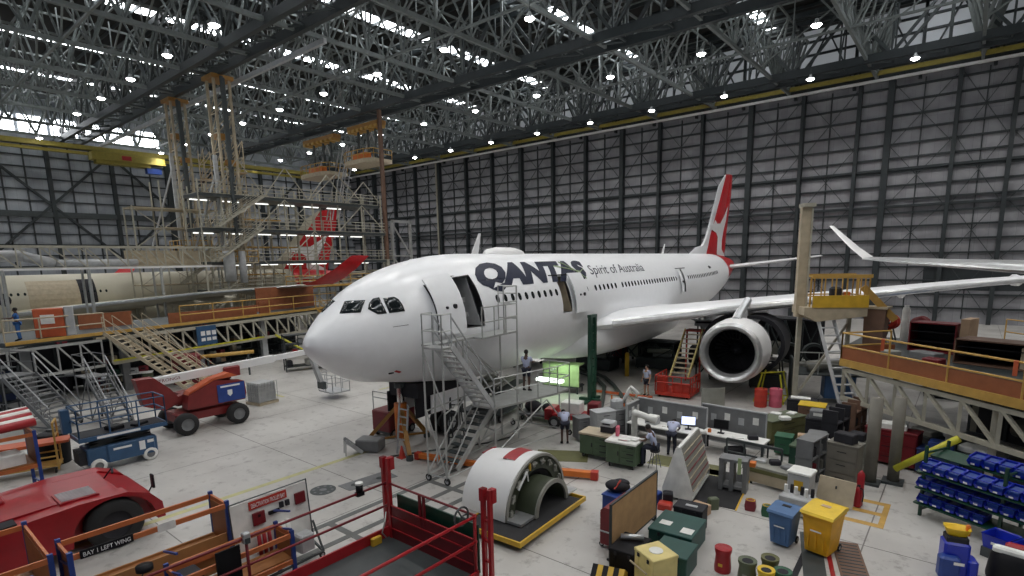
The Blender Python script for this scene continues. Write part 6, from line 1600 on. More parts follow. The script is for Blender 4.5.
# wheelie bins
def wheelie(label,loc,rz,body,lid,w,d,h,pink=False):
    t=thing('wheelie_bin',label,'bin',loc,rz)
    b=B().m(body); rg=[]
    for z,k in ((.08,.78),(h*.88,.98),(h*.9,1.06),(h*.95,1.06)): rg.append([(x*w/2*k,y*d/2*k,z) for x,y in ((-1,-.9),(-.9,-1),(.9,-1),(1,-.9),(1,.9),(.9,1),(-.9,1),(-1,.9))])
    b.loft(rg)
    for x in (-.25,0,.25): b.box(x*w-.02,-d/2*.93,.2,x*w+.02,-d/2*.85,h*.8)
    obj('body',b,t)
    b=B().m(lid); b.prism([(-d*.56,h*.95),(-d*.5,h*1.0),(d*.3,h*1.06),(d*.55,h*1.03),(d*.56,h*.96)],-w*.55,w*.55,'x'); li=obj('lid',b,t)
    b=B().m('dark' if not pink else 'card'); b.box(-.1,.02,h*1.05,.12,.16,h*1.055); obj('lid_sticker',b,li)
    b=B().m(lid); b.bar((-w*.4,d*.62,h*.98),(w*.4,d*.62,h*.98),.04); obj('handle',b,t)
    for x in (-w*.4,w*.4): b=B(); wheel(b,(x,d*.42,.1),.1,.05); obj('wheel',b,t)
    b=B().m('paper'); b.box(-.13,-d*.5+.0,h*.58,.13,-d*.485,h*.61); obj('mark',b,t)
    return t
wheelie('blue plastic wheelie bin with dented lid left of the yellow bin',(-3.17,14.95,0),R(-8),'wheelie_blue','wheelie_blue',.6,.66,.98)
wheelie('tall yellow wheelie bin with bright yellow lid',(-2.3,15.1,0),R(-12),'bin_yellow','bright_yellow',.72,.85,1.15,True)
# floor mats near the bins
b=B().m('brick_red')
b.m('rust'); b.prism([(0,0),(.62,0),(.62,2.4),(0,2.4)],0,.012)
for k in range(14): b.m('mid_steel'); b.box(.05,.08+.165*k,.012,.57,.12+.165*k,.02)
solo('floor_grating',b,'reddish ribbed floor grating strip right of the yellow bin','grating',(-1.55,13.6,0),R(16))
b=B().m('mid_steel'); b.box(-.5,0,0,0,2.6,.012); solo('floor_grating',b,'dark grey floor strip left of the reddish grating','grating',(-1.85,13.5,0),R(14))
b=B().m('dark'); b.box(0,0,0,.14,2.6,.01); solo('floor_strip',b,'thin black floor strip below the blue bin','strip',(-2.6,12.6,0),R(2))
b=B().m('red'); b.box(0,0,0,.1,2.6,.014); solo('floor_strip',b,'thin red floor strip between the two gratings','strip',(-1.75,13.5,0),R(15))
# small bags
for i,(x,y,c,l) in enumerate(((-4.45,16.5,'brick_red','dark red bag on the floor left of the green bag'),(-3.95,16.4,'green','dark green bag with yellow rim left of the blue bin'))):
    t=thing('tool_bag',l,'bag',(x,y,0),R(10)); t.scale=(.8,.8,.85); b=B().m(c); b.smooth=True; b.loft([[(x_*w_,y_*w_,z) for x_,y_ in ((-.18,-.15),(0,-.18),(.18,-.15),(.2,0),(.18,.15),(0,.18),(-.18,.15),(-.2,0))] for z,w_ in ((0,.9),(.15,1.05),(.36,.9))]); obj('body',b,t,smooth=True)
    b=B().m('yellow'); b.path([(.15*math.cos(2*PI*k/10),.13*math.sin(2*PI*k/10),.37) for k in range(10)],.02,5,True); obj('rim',b,t)
b=B().m('yellow_line'); b.box(-5.8,18.9,0,-3.9,19.0,.005); b.box(-5.8,17.2,0,-5.7,19.0,.005); tag(obj('trim_5',b),kind='structure')

# ================================================================ right hand dock
E1=Vector((-3.7,25.25,3.3)); E2=Vector((6.6,16.2,3.3)); ed=(E2-E1).normalized(); en=Vector((-ed.y,ed.x,0))
def EP(u,v,z=0): return Vector((E1.x,E1.y,0))+ed*u+en*v+Vector((0,0,z))
EA=math.atan2(ed.y,ed.x)
t=thing('work_dock','long right hand work dock with yellow rails, brown kick boards and cream truss below','work platform',(0,0,0))
b=B().m('mid_steel'); pg=[EP(0,0),EP(13.7,0),EP(13.7,7),Vector((1.5,34.0,0)),Vector((-4.0,33.5,0)),Vector((-4.2,29.5,0)),EP(0,2.2)]; b.prism([(p.x,p.y) for p in pg],3.2,3.3); obj('deck',b,t)
b=B().m('rail_yellow'); b.bar(EP(0,-.03,3.25),EP(13.7,-.03,3.25),.06,.28); b.bar(EP(-.03,0,3.25),EP(-.03,2.2,3.25),.06,.28); obj('toe_edge',b,t)
b=B().m('kick_brown'); b.bar(EP(0,.02,3.62),EP(13.7,.02,3.62),.03,.46); b.bar(EP(0.02,0,3.62),EP(0.02,2.4,3.62),.03,.46); obj('kick_board',b,t)
b=B().m('rail_yellow'); railing(b,[EP(13.7,0,3.3),EP(0,0,3.3),EP(0,2.2,3.3)],1.12,2.3,.035,(.6,)); railing(b,[Vector((1.5,34,3.3)),EP(13.7,7,3.3)],1.12,2.3,.03); g=obj('guard_rail',b,t)
for u in (2.0,6.6):
    b=B().m('orange_red'); b.bar(EP(u,-.03,4.02),EP(u,-.03,4.45),.16,.1); obj('rail_pad',b,g,label='orange pad on the rail')
b=B().m('pale_steel'); flat_truss(b,EP(.1,.1,2.95),EP(13.7,.1,2.95),1.15,11,.13,.1); obj('truss',b,t)
b=B().m('mid_steel'); 
for k in range(7): b.bar(EP(.5+2*k,.1,3.1),EP(.5+2*k,6,3.1),.12,.16)
obj('joist',b,t)
for (x,y,r,l) in ((-1.95,20.9,.19,''),(-1.35,21.4,.17,'')):
    b=B().m('column_grey'); b.smooth=True; b.tube((x,y,0),(x,y,2.9),r,14); b.smooth=False; b.m('mid_steel'); b.box(x-.3,y-.3,0,x+.3,y+.3,.08); obj('column',b,t)
b=B().m('lime_yellow'); b.smooth=True; b.tube((-1.3,21.2,.55),(.2,20.9,1.95),.11,10); obj('brace',b,t,label='yellow sloping brace tube')
for u,v in ((6,.3),(11,.3),(6,5.5),(1,5.5),(11,5.5)):
    b=B().m('pale_steel'); p=EP(u,v,0); b.bar(p,p+Vector((0,0,3.1)),.2); obj('leg',b,t)
# items on the deck
def on(u,v,z=3.315): return EP(u,v,z)
def open_box(name,label,loc,rz,w,d,h,shell,inner='black'):
    t=thing(name,label,'cabinet',loc,rz)
    b=B().m(shell); b.box(-w/2,-d/2,0,-w/2+.05,d/2,h); b.box(w/2-.05,-d/2,0,w/2,d/2,h); b.box(-w/2,-d/2,h-.05,w/2,d/2,h); b.box(-w/2,-d/2,0,w/2,d/2,.05); b.m(inner); b.box(-w/2+.05,d/2-.05,.05,w/2-.05,d/2,h-.05); obj('body',b,t)
    b=B().m(inner)
    for k in (1,2): b.box(-w/2+.05,-d/2+.05,h*k/3,w/2-.05,d/2-.05,h*k/3+.03)
    obj('shelf',b,t); return t
open_box('open_shelf','dark open shelf unit with red top edge and wooden side on the right dock',(-.9,29.7,3.315),EA+R(25),1.7,.9,1.25,'dark_red')
b=B().m('card'); b.cbox((0,0,.75),(.3,1.0,1.5)); solo('wooden_divider',b,'upright brown wooden panel at the right side of the red edged shelf','panel',(.18,29.3,3.315),EA+R(25))
open_box('open_shelf','wide dark open shelf unit with pale brown top further right on the dock',(1.05,27.0,3.315),EA+R(20),2.3,1.1,.95,'rust')
b=B().m('card'); b.cbox((0,0,.5),(.5,1.3,1.0),0,.02); solo('wooden_crate',b,'pale brown crate at the right end of the wide dark shelf','crate',(2.5,26.3,3.315),EA+R(20))
t=thing('storage_cabinet','tall dark brown cabinet with tan top at the left end of the right dock','cabinet',(-3.15,30.4,3.315),EA+R(35))
b=B().m('rust'); b.prism([(-.4,0),(.35,0),(.42,1.7),(-.45,1.7)],-.4,.4,'y'); obj('body',b,t)
b=B().m('tan'); b.box(-.5,-.45,1.7,.48,.45,1.8); obj('top',b,t)
for i,(u,l) in enumerate(((1.75,'red reel left of the white cylinder on the dock'),(2.6,'dark red reel right of the white cylinder on the dock'))):
    t=thing('hose_reel',l,'reel',(-2.75+(u-1.75)*1.4,31.9-(u-1.75)*.4,3.315),EA+R(30))
    b=B().m('bright_red' if i==0 else 'dark_red'); b.smooth=True; b.lathe((0,-.25,.95),(0,1,0),[(0,.1),(0,.36),(.05,.36),(.08,.2),(.42,.2),(.45,.36),(.5,.36),(.5,.1)],18); obj('drum',b,t)
    b=B().m('mid_steel'); b.bar((-.25,-.2,0),(0,-.2,.95),.06); b.bar((.25,-.2,0),(0,-.2,.95),.06); b.bar((-.25,.2,0),(0,.2,.95),.06); b.bar((.25,.2,0),(0,.2,.95),.06); obj('stand',b,t)
t=thing('gas_cylinder','tall white cylinder standing between two red reels on the right dock','cylinder',(-2.15,31.75,3.315),0)
b=B().m('paper'); b.smooth=True; b.lathe((0,0,0),(0,0,1),[(0,.001),(0,.16),(1.55,.16),(1.68,.13),(1.7,.001)],16); obj('body',b,t,smooth=True)
b=B().m('white'); b.tube((0,0,1.7),(0,0,1.78),.1,10); obj('cap',b,t)
rnd=random.Random(9)
for k,(u,v,c,dm,l) in enumerate(((1.0,1.3,'foil',(.5,.5,.5),'grey small machine behind the left rail pad'),(.9,3.0,'grey',(1.0,.6,.35),'grey low box behind the rail left of the red edged shelf'),(1.9,2.3,'dark_red',(.6,.5,.3),'dark red box in front of the red edged shelf'),(4.2,1.0,'mid_steel',(1.4,.8,.25),'grey flat tray in front of the wide shelf'),(5.4,.9,'light_grey',(.7,.4,.12),'silver parts tray behind the right rail pad'),(3.4,4.6,'tan',(.3,.5,.8),'stack of tan trays between the two dark shelves'),(7.6,4.2,'bright_red',(.5,.4,.35),'small red and white box at the right edge of the dock'),(9.0,2.4,'kick_brown',(2.6,.06,.5),'long brown board lying on edge at the right of the dock'))):
    small('dock_box',l,'box',on(u,v),EA+R(8*(k%3)),dm,c)
# blue machine & pallets behind the dock
t=thing('floor_machine','low blue machine with curved hood on the floor behind the right dock','machine',(1.4,36.0,0),R(-15))
b=B().m('wheelie_blue'); b.cbox((0,0,2.2),(5.6,1.8,.7),0,.2); b.cbox((-2.2,0,2.7),(.5,1.2,.6),0,.1); b.m('mid_steel'); b.box(-2.6,-.8,0,2.6,.8,1.85); obj('body',b,t)
for x in (-2.2,2.2):
    for y in (-.7,.7): b=B(); wheel(b,(x,y*1.25,.45),.45,.3,(0,1,0)); obj('wheel',b,t)
# ---------------------------------------------------------------- telescopic cabin
t=thing('lift_cabin','yellow railed lift cabin on a cream mast beside the airliner engine','lift cabin',(-5.0,29.6,.12),R(29))
b=B().m('tan'); b.prism([(-1.35,5.0),(1.3,5.0),(1.3,4.6),(-.8,4.35),(-1.35,4.65)],-.9,.9,'y'); obj('base',b,t)
b=B().m('dock_yellow'); b.m('rail_yellow'); railing(b,[(-1.0,-.9,5.0),(1.3,-.9,5.0),(1.3,.9,5.0),(-1.0,.9,5.0),(-1.0,-.9,5.0)],1.4,.45,.035,(.5,)); b.bar((-1.1,-.9,6.4),(1.4,-.9,6.4),.07,.16); b.bar((-1.1,.9,6.4),(1.4,.9,6.4),.07,.16); obj('guard_rail',b,t)
b=B().m('yellow'); b.box(-1.02,-.95,5.0,1.3,-.9,5.55); obj('kick_board',b,t)
b=B().m('dark'); b.cbox((.3,.2,5.5),(.5,.4,.8),.2,.1); b.m('orange'); b.cbox((.75,.1,5.5),(.25,.2,.3)); obj('controls',b,t)
b=B().m('tan'); b.bar((-1.25,.1,4.5),(-1.25,.1,9.6),.34,.44); b.m('pale_steel'); b.box(-1.5,-.25,9.55,-.95,.4,9.72); b.bar((-1.05,-.15,4.6),(-1.05,-.15,9.5),.06,.06); obj('mast',b,t)
b=B(); flight(b,(-.3,-.6,4.4),(.1,-3.6,.1),.7,12,'light_grey','light_grey',False); obj('ladder',b,t)
b=B().m('pale_steel'); b.bar((-1.1,.5,0),(-1.1,.5,4.5),.2); b.bar((1.1,.5,0),(1.1,.5,4.5),.16); b.bar((-1.1,.5,.4),(1.1,.5,4.2),.1); obj('leg',b,t)
b=B().m('rail_yellow'); b.bar((1.3,-.2,5.9),(2.6,-.6,4.4),.16,.3); b.m('mid_steel'); b.bar((1.2,.3,4.9),(2.6,.2,3.9),.3,.3); obj('arm',b,t)
t=thing('service_platform','small blue and grey work platform below the yellow lift cabin','work platform',(-5.3,31.9,0),R(20))
b=B().m('wheelie_blue'); b.cbox((.6,0,.9),(1.4,1.0,1.3),0,.06); b.m('mid_steel'); b.box(-1.6,-1,0,-1.5,1,2.2); b.box(-1.6,-1,1.5,1.6,1,1.58); obj('body',b,t)
b=B().m('galv'); railing(b,[(-1.6,-1,1.58),(1.6,-1,1.58),(1.6,1,1.58)],1.1,1.0,.03); obj('guard_rail',b,t)
b=B().m('foil'); b.smooth=True; b.tube((-.9,-.3,1.85),(.6,0,2.0),.28,10); obj('duct',b,t)
# ---------------------------------------------------------------- bin racks
b0=Vector((-.62,19.0,0)); bd=Vector((.885,-.465,0)); bn=Vector((.465,.885,0)); BA=math.atan2(bd.y,bd.x)
t=thing('bin_rack','dark green steel rack with sloped shelves of blue bins under the right dock','rack',b0,BA)
b=B().m('post_green')
for x in (.1,2.0,3.9,5.8):
    for y in (.1,1.1): b.bar((x,y,0),(x,y,2.1),.07)
    b.bar((x,.1,.2),(x,1.1,.2),.05); b.bar((x,.1,1.9),(x,1.1,1.9),.05)
obj('frame',b,t)
for z in (1.36,.88,.42,1.75):
    b=B().m('post_green'); y0=.45 if z>1.7 else -.1; b.add([(0,y0,z),(5.9,y0,z),(5.9,y0+.55,z+.12),(0,y0+.55,z+.12),(0,y0,z-.03),(5.9,y0,z-.03),(5.9,y0+.55,z+.09),(0,y0+.55,z+.09)],[(0,1,2,3),(7,6,5,4),(0,4,5,1),(1,5,6,2),(2,6,7,3),(3,7,4,0)]); obj('shelf',b,t)
proto=None
shelves=((1.37,-.12,0.05,17,'blue plastic bin on the upper front shelf of the bin rack','blue bins on the upper front shelf'),(.89,-.12,0,17,'blue plastic bin on the middle shelf of the bin rack','blue bins on the middle shelf'),(.43,-.1,.05,5,'blue plastic bin on the lowest shelf, left end of the bin rack','blue bins on the lowest shelf'),(1.76,.43,.9,14,'blue plastic bin on the rear top shelf of the bin rack','blue bins on the rear top shelf'))
def bin_(label,grp):
    t=thing('picking_bin',label,'bin',(0,0,0),0,grp)
    b=B().m('bin_blue'); w,d,h=.3,.46,.19
    b.add([(-w/2*.85,-d/2*.9,0),(w/2*.85,-d/2*.9,0),(w/2*.85,d/2*.9,0),(-w/2*.85,d/2*.9,0),(-w/2,-d/2,h*.55),(w/2,-d/2,h*.55),(w/2,d/2,h),(-w/2,d/2,h),(-w/2,-d/2+.14,h),(w/2,-d/2+.14,h)],[(3,2,1,0),(0,1,5,4),(2,3,7,6),(1,2,6,9),(1,9,5),(3,0,8,7),(0,4,8)])
    b.box(-w/2-.008,-d/2+.13,h-.015,w/2+.008,-d/2+.15,h+.008); b.box(-w/2-.01,d/2-.01,h-.015,w/2+.01,d/2+.01,h+.01); b.box(-w/2-.012,-d/2+.14,h-.015,-w/2+.006,d/2,h+.01); b.box(w/2-.006,-d/2+.14,h-.015,w/2+.012,d/2,h+.01)
    obj('body',b,t)
    b=B().m('paper'); b.box(-.045,-d/2-.012,.03,.045,-d/2+.0,.075); obj('label_card',b,t)
    b=B().m('blue'); b.box(-w/2*.8,-d/2*.6,.02,w/2*.8,d/2*.85,.15); obj('content',b,t)
    return t
for z,y,x0,n,l,gname in shelves:
    pr_=bin_(l,gname)
    for k in range(n):
        o=pr_ if k==0 else dup(pr_,(0,0,0))
        x=x0+.17+.336*k; p=b0+bd*x+bn*(y+.25)+Vector((0,0,z+.075))
        o.location=p; o.rotation_euler=(R(12),0,BA)
for k,(x,y) in enumerate(((2.35,-.55),(2.95,-.62))):
    p=b0+bd*x+bn*y
    t=thing('picking_bin',['large blue bin on the floor before the rack, left of the two','large blue bin on the floor before the rack, right of the two'][k],'bin',(p.x,p.y,.25),BA)
    b=B().m('bin_blue'); b.loft([[(x_*w_,y_*w_,z) for x_,y_ in ((-.27,-.3),(.27,-.3),(.27,.3),(-.27,.3))] for z,w_ in ((0,.85),(.34,1),(.36,1.05),(.34,.95),(.06,.8))]); obj('body',b,t)
    b=B().m('paper'); b.box(-.06,-.3,.14,.06,-.285,.2); obj('label_card',b,t)
    b=B().m('mid_steel'); b.box(-.26,-.28,-.25,.26,.28,-.0); obj('stand',b,t)
# janitor trolley, bag
t=thing('cleaning_trolley','blue cleaning trolley with yellow mop bucket at the lower right edge','trolley',(.32,15.75,0),R(15))
b=B().m('bin_blue'); b.cbox((0,0,.5),(.5,.45,.8),0,.05); b.m('blue'); b.cbox((-.15,-.25,.35),(.4,.3,.5),0,.05); b.m('bin_blue'); b.cbox((.3,-.1,.3),(.2,.4,.5),0,.04); obj('body',b,t)
b=B().m('dark'); b.cbox((0,0,.95),(.42,.36,.16),0,.03); obj('tray',b,t)
b=B().m('bright_yellow'); b.smooth=True; b.loft([[(x_*w_,y_*w_,z) for x_,y_ in ((-.2,-.14),(0,-.17),(.2,-.14),(.23,0),(.2,.14),(0,.17),(-.2,.14),(-.23,0))] for z,w_ in ((1.03,.8),(1.2,1.1),(1.22,1.15),(1.2,.95),(1.08,.75))]); b.smooth=False; b.m('orange'); b.cbox((.22,.05,1.15),(.08,.12,.25),0,.02); obj('bucket',b,t)
b=B().m('paper'); b.box(-.1,-.41,.45,.1,-.405,.52); obj('label_card',b,t)
for x in (-.2,.2):
    for y in (-.2,.2): b=B(); wheel(b,(x,y,.06),.06,.04); obj('caster',b,t)
t=thing('rubbish_bag','black rubbish bag stand with white and red cloths on top at the lower right','bag',(1.35,15.9,0),R(-15))
b=B().m('black'); b.smooth=True; b.loft([[(x_*w_+.03*math.sin(7*z+5*x_),y_*w_,z) for x_,y_ in [(.42*math.cos(a),.36*math.sin(a)) for a in [2*PI*i/14 for i in range(14)]]] for z,w_ in ((0,.8),(.2,1.05),(.5,1.1),(.75,.95),(.85,.7))]); obj('bag',b,t,smooth=True)
b=B().m('paper'); b.cbox((-.05,-.1,.9),(.6,.22,.12),.1,.04); obj('cloth',b,t,label='white folded cloth')
b=B().m('red'); b.cbox((.05,.18,.92),(.5,.2,.14),.1,.05); obj('cloth',b,t,label='red cloth')
small('bucket','white container beside the black bag at the right edge','container',(1.95,16.4,0),R(10),(.4,.35,.95),'paper')
# extinguishers, grey tray, cabinets left of the dock columns
for i,(x,y,l) in enumerate(((-1.98,18.6,'red fire hose bundle stand left of the yellow floor frame'),)):
    t=thing('fire_extinguisher',l,'fire extinguisher',(x,y,0))
    b=B().m('red'); b.smooth=True; b.lathe((0,0,.02),(0,0,1),[(0,.001),(0,.1),(.5,.1),(.6,.05),(.64,.001)],14); b.lathe((.02,.16,.02),(0,0,1),[(0,.001),(0,.1),(.95,.1),(1.05,.05),(1.1,.001)],14); obj('body',b,t,smooth=True)
    b=B().m('dark'); b.path([(0,-.02,.62),(.12,-.05,.6),(.14,-.05,.4),(.12,-.05,.2)],.018,6); b.box(-.04,-.02,.62,.04,.02,.7); obj('hose',b,t)
t=thing('drip_tray','large pale beige tray leaning behind the yellow bin','tray',(-2.55,18.2,0),R(-8))
b=B().m('tan'); b.add([(-.5,0,.05),(.5,0,.05),(.5,.25,.8),(-.5,.25,.8),(-.5,.04,.05),(.5,.04,.05),(.5,.29,.8),(-.5,.29,.8)],[(0,1,2,3),(7,6,5,4),(0,4,5,1),(1,5,6,2),(2,6,7,3),(3,7,4,0)]); obj('plate',b,t)
b=B().m('mid_steel'); b.bar((0,.3,.02),(0,.15,.6),.04); obj('prop',b,t)
for i,(x,y,w,d_,h,c,l) in enumerate(((-2.6,20.0,.9,.55,1.5,'column_grey','tall grey cabinet between the yellow bin and the dock columns'),(-1.6,23.4,1.6,.7,1.3,'dark_red','dark red cabinet below the left end of the right dock'),(-.2,23.0,1.2,.7,.9,'navy','navy cabinet below the right dock beside the columns'),(-2.5,21.9,.8,.6,1.1,'foil','grey cabinet with papers left of the dock columns'))):
    cabinet_row('storage_cabinet',l,(x,y,0),R(-10),w,d_,h,c,3)
for i,(x,y,z,dm,c,l) in enumerate(((-1.6,23.4,1.33,(.8,.5,.2),'paper','white papers on the dark red cabinet under the dock'),(-.2,23.0,.93,(.7,.5,.28),'blue','blue tray on the navy cabinet under the dock'),(-2.5,21.9,1.14,(.5,.4,.25),'dark','dark box on the grey cabinet left of the dock columns'),(-2.6,20.0,1.54,(.6,.4,.3),'dark','dark box on the tall grey cabinet'))): small('storage_box',l,'box',(x,y,z),R(-6*i),dm,c)

for i,(u,v,w_) in enumerate(((3.2,6.3,6.0),(9.6,6.3,6.4))):  # dark sheets added so the space under the work dock reads as shade
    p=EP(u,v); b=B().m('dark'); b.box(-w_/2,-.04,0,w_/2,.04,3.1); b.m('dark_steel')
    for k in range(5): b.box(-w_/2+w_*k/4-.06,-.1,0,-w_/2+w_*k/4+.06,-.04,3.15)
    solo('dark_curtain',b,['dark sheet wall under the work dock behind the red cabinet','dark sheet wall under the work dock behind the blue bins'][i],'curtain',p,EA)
b=B().m('column_grey'); b.smooth=True; b.tube((-2.8,0,1.6),(4,0,1.6),.3,14); b.smooth=False; b.m('mid_steel')
for x in (-2,1,3.5): b.bar((x,0,0),(x,0,1.35),.12)
solo('large_pipe',b,'long thick grey pipe on stands under the work dock','pipe',EP(7.2,3.2),EA)
for i,(u,v,c) in enumerate(((2.6,1.6,'foil'),(3.6,2.6,'grey'),(4.6,1.4,'paper'),(5.6,2.2,'dark'),(6.8,1.5,'foil'),(8.2,1.8,'olive'),(9.6,1.2,'grey'),(11,1.8,'tan'))):
    t=thing('parts_crate',['silvery parts crate, first under the left end of the truss','grey parts crate behind the silvery one under the truss','white topped parts crate under the truss near the second rail post','dark parts crate under the truss above the blue bins','second silvery crate under the truss','olive crate under the truss behind the bin rack','grey crate further along behind the bin rack','tan crate at the far end behind the bin rack'][i],'crate',EP(u,v),EA+R(7*i))
    b=B().m('mid_steel'); b.cbox((0,0,.5),(.9,.7,.9),0,.03); obj('body',b,t)
    b=B().m(c); b.cbox((0,0,1.05),(.8,.6,.2),.1,.04); obj('contents',b,t)

# ================================================================ foreground left
# aircraft tug
t=thing('aircraft_tug','low red aircraft tug with big wheels at the lower left','tug',(-18.7,2.2,0),0)
def side(b,x0,x1,prof): b.prism(prof,x0,x1,'x')
arch=[(1.75+.95*math.cos(a),.62+.82*math.sin(a)) for a in [R(12)+R(156)*i/12 for i in range(13)]]
prof=[(-6,.4),(-6,1.25),(-2.6,1.32),(-.2,1.45),(1.2,1.55),(2.2,1.5),(2.75,1.2),(2.85,.75)]+[(2.85,.35),(2.68,.35)]+arch[:1]+arch+[(.8,.35)]
b=B().m('tug_red')
outer=[(-6,.4),(-6,1.25),(-2.6,1.3),(-.2,1.42),(1.0,1.52),(2.1,1.5),(2.6,1.3),(2.88,.95),(2.92,.5)]
low=[(2.72,.5)]+arch+[(.78,.4)]
b.prism(outer+low,1.0,1.52,'x'); b.prism(outer+low,-1.52,-1.0,'x'); obj('fender',b,t)
b=B().m('tug_red'); b.prism([(-6,.35),(-6,1.2),(-2.5,1.36),(.6,1.52),(2.0,1.5),(2.75,1.15),(2.8,.4)],-1.0,1.0,'x'); h=obj('hood',b,t)
b=B().m('dark'); b.prism([(-2.2,1.3),(-.2,1.38),(-.2,1.46),(-2.2,1.36)],1.0,1.45,'x'); obj('side_recess',b,t)
b=B().m('light_grey')
for k in range(7): b.box(.35+.11*k,.75,1.52,.39+.11*k,1.5,1.585)
obj('grille',b,h,label='pale slatted grille')
b=B().m('tug_red'); b.box(.3,.7,1.46,1.15,1.55,1.56); obj('grille_frame',b,h)
for x in (-1.3,1.3):
    for y in (1.75,-3.6): b=B(); wheel(b,(x,y,.68),.68,.42,(1,0,0),'dark','rubber'); obj('wheel',b,t)
b=B().m('dark'); b.tube((-.2,2.0,1.5),(.1,2.15,1.85),.02,6); b.tube((.1,2.15,1.85),(.3,2.1,1.75),.03,6); b.tube((.95,2.65,1.0),(1.0,2.85,1.35),.02,5); b.cbox((1.0,2.85,1.45),(.2,.06,.4),0,.02); obj('mirror',b,t)
b=B().m('tug_red'); b.cbox((-.6,-.4,1.5),(.7,.5,.16),0,.03); b.m('dark'); b.tube((-.6,-.3,1.5),(-.5,-.5,1.9),.03,6); b.path([(-.5+.2*math.cos(2*PI*k/12),-.5+.2*math.sin(2*PI*k/12),1.9) for k in range(12)],.02,5,True); obj('controls',b,t)
b=B().m('mid_steel'); b.cbox((1.25,-.6,.5),(.4,1.2,.12)); obj('step',b,t)
# racks with orange beams and blue uprights
def pallet_rack(label,x0,x1,y0,y1,z,panel=True,low=.95):
    t=thing('pallet_rack',label,'rack',((x0+x1)/2,(y0+y1)/2,0)); w=(x1-x0)/2; l=(y1-y0)/2
    b=B().m('blue')
    for x in (-w,w):
        for y in (-l,l): b.bar((x,y,0),(x,y,z+.12),.09,.07)
    for y in (-l,l): 
        for k in range(4): b.bar((-w,y,.3+k*.45),(w,y,.5+k*.45),.04)
    obj('upright',b,t)
    for x in (-w,w):
        for zz in (z,low): b=B().m('rack_orange'); b.bar((x,-l,zz),(x,l,zz),.05,.11); obj('beam',b,t)
    b=B().m('rack_orange'); b.bar((-w,-l,z),(w,-l,z),.05,.1); b.bar((-w,l,z),(w,l,z),.05,.1); obj('end_beam',b,t)
    b=B().m('board_brown'); b.box(-w+.04,-l,low+.05,w-.04,l,low+.09); b.box(-w+.05,l-.04,low+.1,w-.05,l-.01,z-.05); b.box(-w+.05,-l+.01,low+.1,w-.05,-l+.04,z-.05); obj('board',b,t)
    return t,w,l
rk,w,l=pallet_rack('orange and blue pallet rack with the BAY 1 LEFT WING sign',-13.8,-12.92,2.15,5.1,2.0)
b=B().m('wood'); b.box(w-.09,-l+.05,.45,w-.05,l-.05,1.32); b.box(-w+.05,-l+.05,.45,-w+.09,l-.05,1.1); obj('side_board',b,rk)
b=B().m('black'); b.box(w+.03,-l+.15,1.93,w+.05,-l+1.05,2.1); s_=obj('sign',b,rk,label='black sign')
text('lettering','BAY 1 LEFT WING',s_,frameT((w+.055,-l+.2,1.965),(0,1,0),(0,0,1)),.8,.09,'white',.01)
b=B().m('paper'); b.box(w+.03,l-1.45,1.92,w+.045,l-1.1,2.1); st=obj('sticker',b,rk,label='white sticker')
pallet_rack('orange and blue rack with brown end boards at the lower left corner',-15.4,-13.15,-1.2,1.9,2.0)
b=B().m('board_brown'); b.box(-12.62,-1.5,1.6,-12.56,1.5,2.1); b.box(-13.1,-1.5,1.1,-12.6,1.5,1.16); b.m('blue')
for y in (-1.5,1.5): b.bar((-12.6,y,0),(-12.6,y,2.1),.08)
for y in (-1.5,1.5): b.bar((-13.1,y,0),(-13.1,y,1.6),.08)
solo('board_shelf',b,'brown board shelf before the lower left rack','shelf',(.12,0,0))
rk3,w,l=pallet_rack('small brown rack with blue posts between the sign rack and the red railing',-12.5,-11.75,3.6,6.0,1.25,low=.6)
b=B().m('dark'); b.cbox((0,-.9,.95),(.5,.4,.5),0,.03); obj('box',b,rk3)
t,w,l=pallet_rack('orange rack with striped canvas behind the red tug',-23.2,-21.9,-.6,3.3,2.5,low=1.5)
b=B().m('red'); b.smooth=True
for k in range(8): 
    b.m('red' if k%2 else 'paper'); b.tube((-23.3+.2*k,1.0,2.72+.1*math.sin(k*.6)),(-23.5+.2*k,3.4,2.85+.12*math.sin(k*.6)),.13,8)
solo('canvas_roll',b,'red and white striped canvas lying on top of the rack behind the tug','canvas',(0,0,.1))
for i,(x,y,z,dm,c,l_) in enumerate(((-22.4,1.2,1.6,(.9,1.0,.5),'brick_red','dark red box on the shelf of the rack behind the tug'),(-22.4,2.6,1.6,(.8,.8,.35),'paper','white box on the shelf of the rack behind the tug'),(-22.5,1.0,.1,(.9,1.4,.8),'dark','dark crate below the rack behind the tug'),(-22.2,2.5,.1,(.8,.8,.6),'yellow','yellow crate below the rack behind the tug'))): small('storage_box',l_,'box',(x,y,z),R(6*i),dm,c)
# orange trolley by the blue lift
t=thing('tray_trolley','orange wheeled trolley with long orange trays left of the blue scissor lift','trolley',(-26.5,3.3,0),R(72))
b=B().m('rail_yellow')
for x in (-1.3,1.3):
    for y in (-.4,.4): b.bar((x,y,.12),(x,y,1.0 if x<0 else 1.9),.06)
b.box(-1.35,-.42,.25,1.35,.42,.3); b.bar((-1.3,-.4,.65),(1.3,-.4,.65),.05); b.bar((-1.3,.4,.65),(1.3,.4,.65),.05); b.bar((1.3,-.4,1.9),(1.3,.4,1.9),.06); b.bar((1.3,-.4,1.4),(1.3,.4,1.4),.05); obj('frame',b,t)
b=B().m('orange_red'); b.prism([(-1.6,1.0),(1.7,1.12),(1.7,1.2),(-1.6,1.16)],-.4,.4,'y'); b.box(-1.0,-.42,1.16,-.4,.42,1.3); obj('tray',b,t)
for x in (-1.2,1.2):
    for y in (-.36,.36): b=B(); wheel(b,(x,y,.1),.1,.06); obj('caster',b,t)
t=thing('waste_drum','black round drum between the stairs and the blue scissor lift','drum',(-27.2,4.6,0))
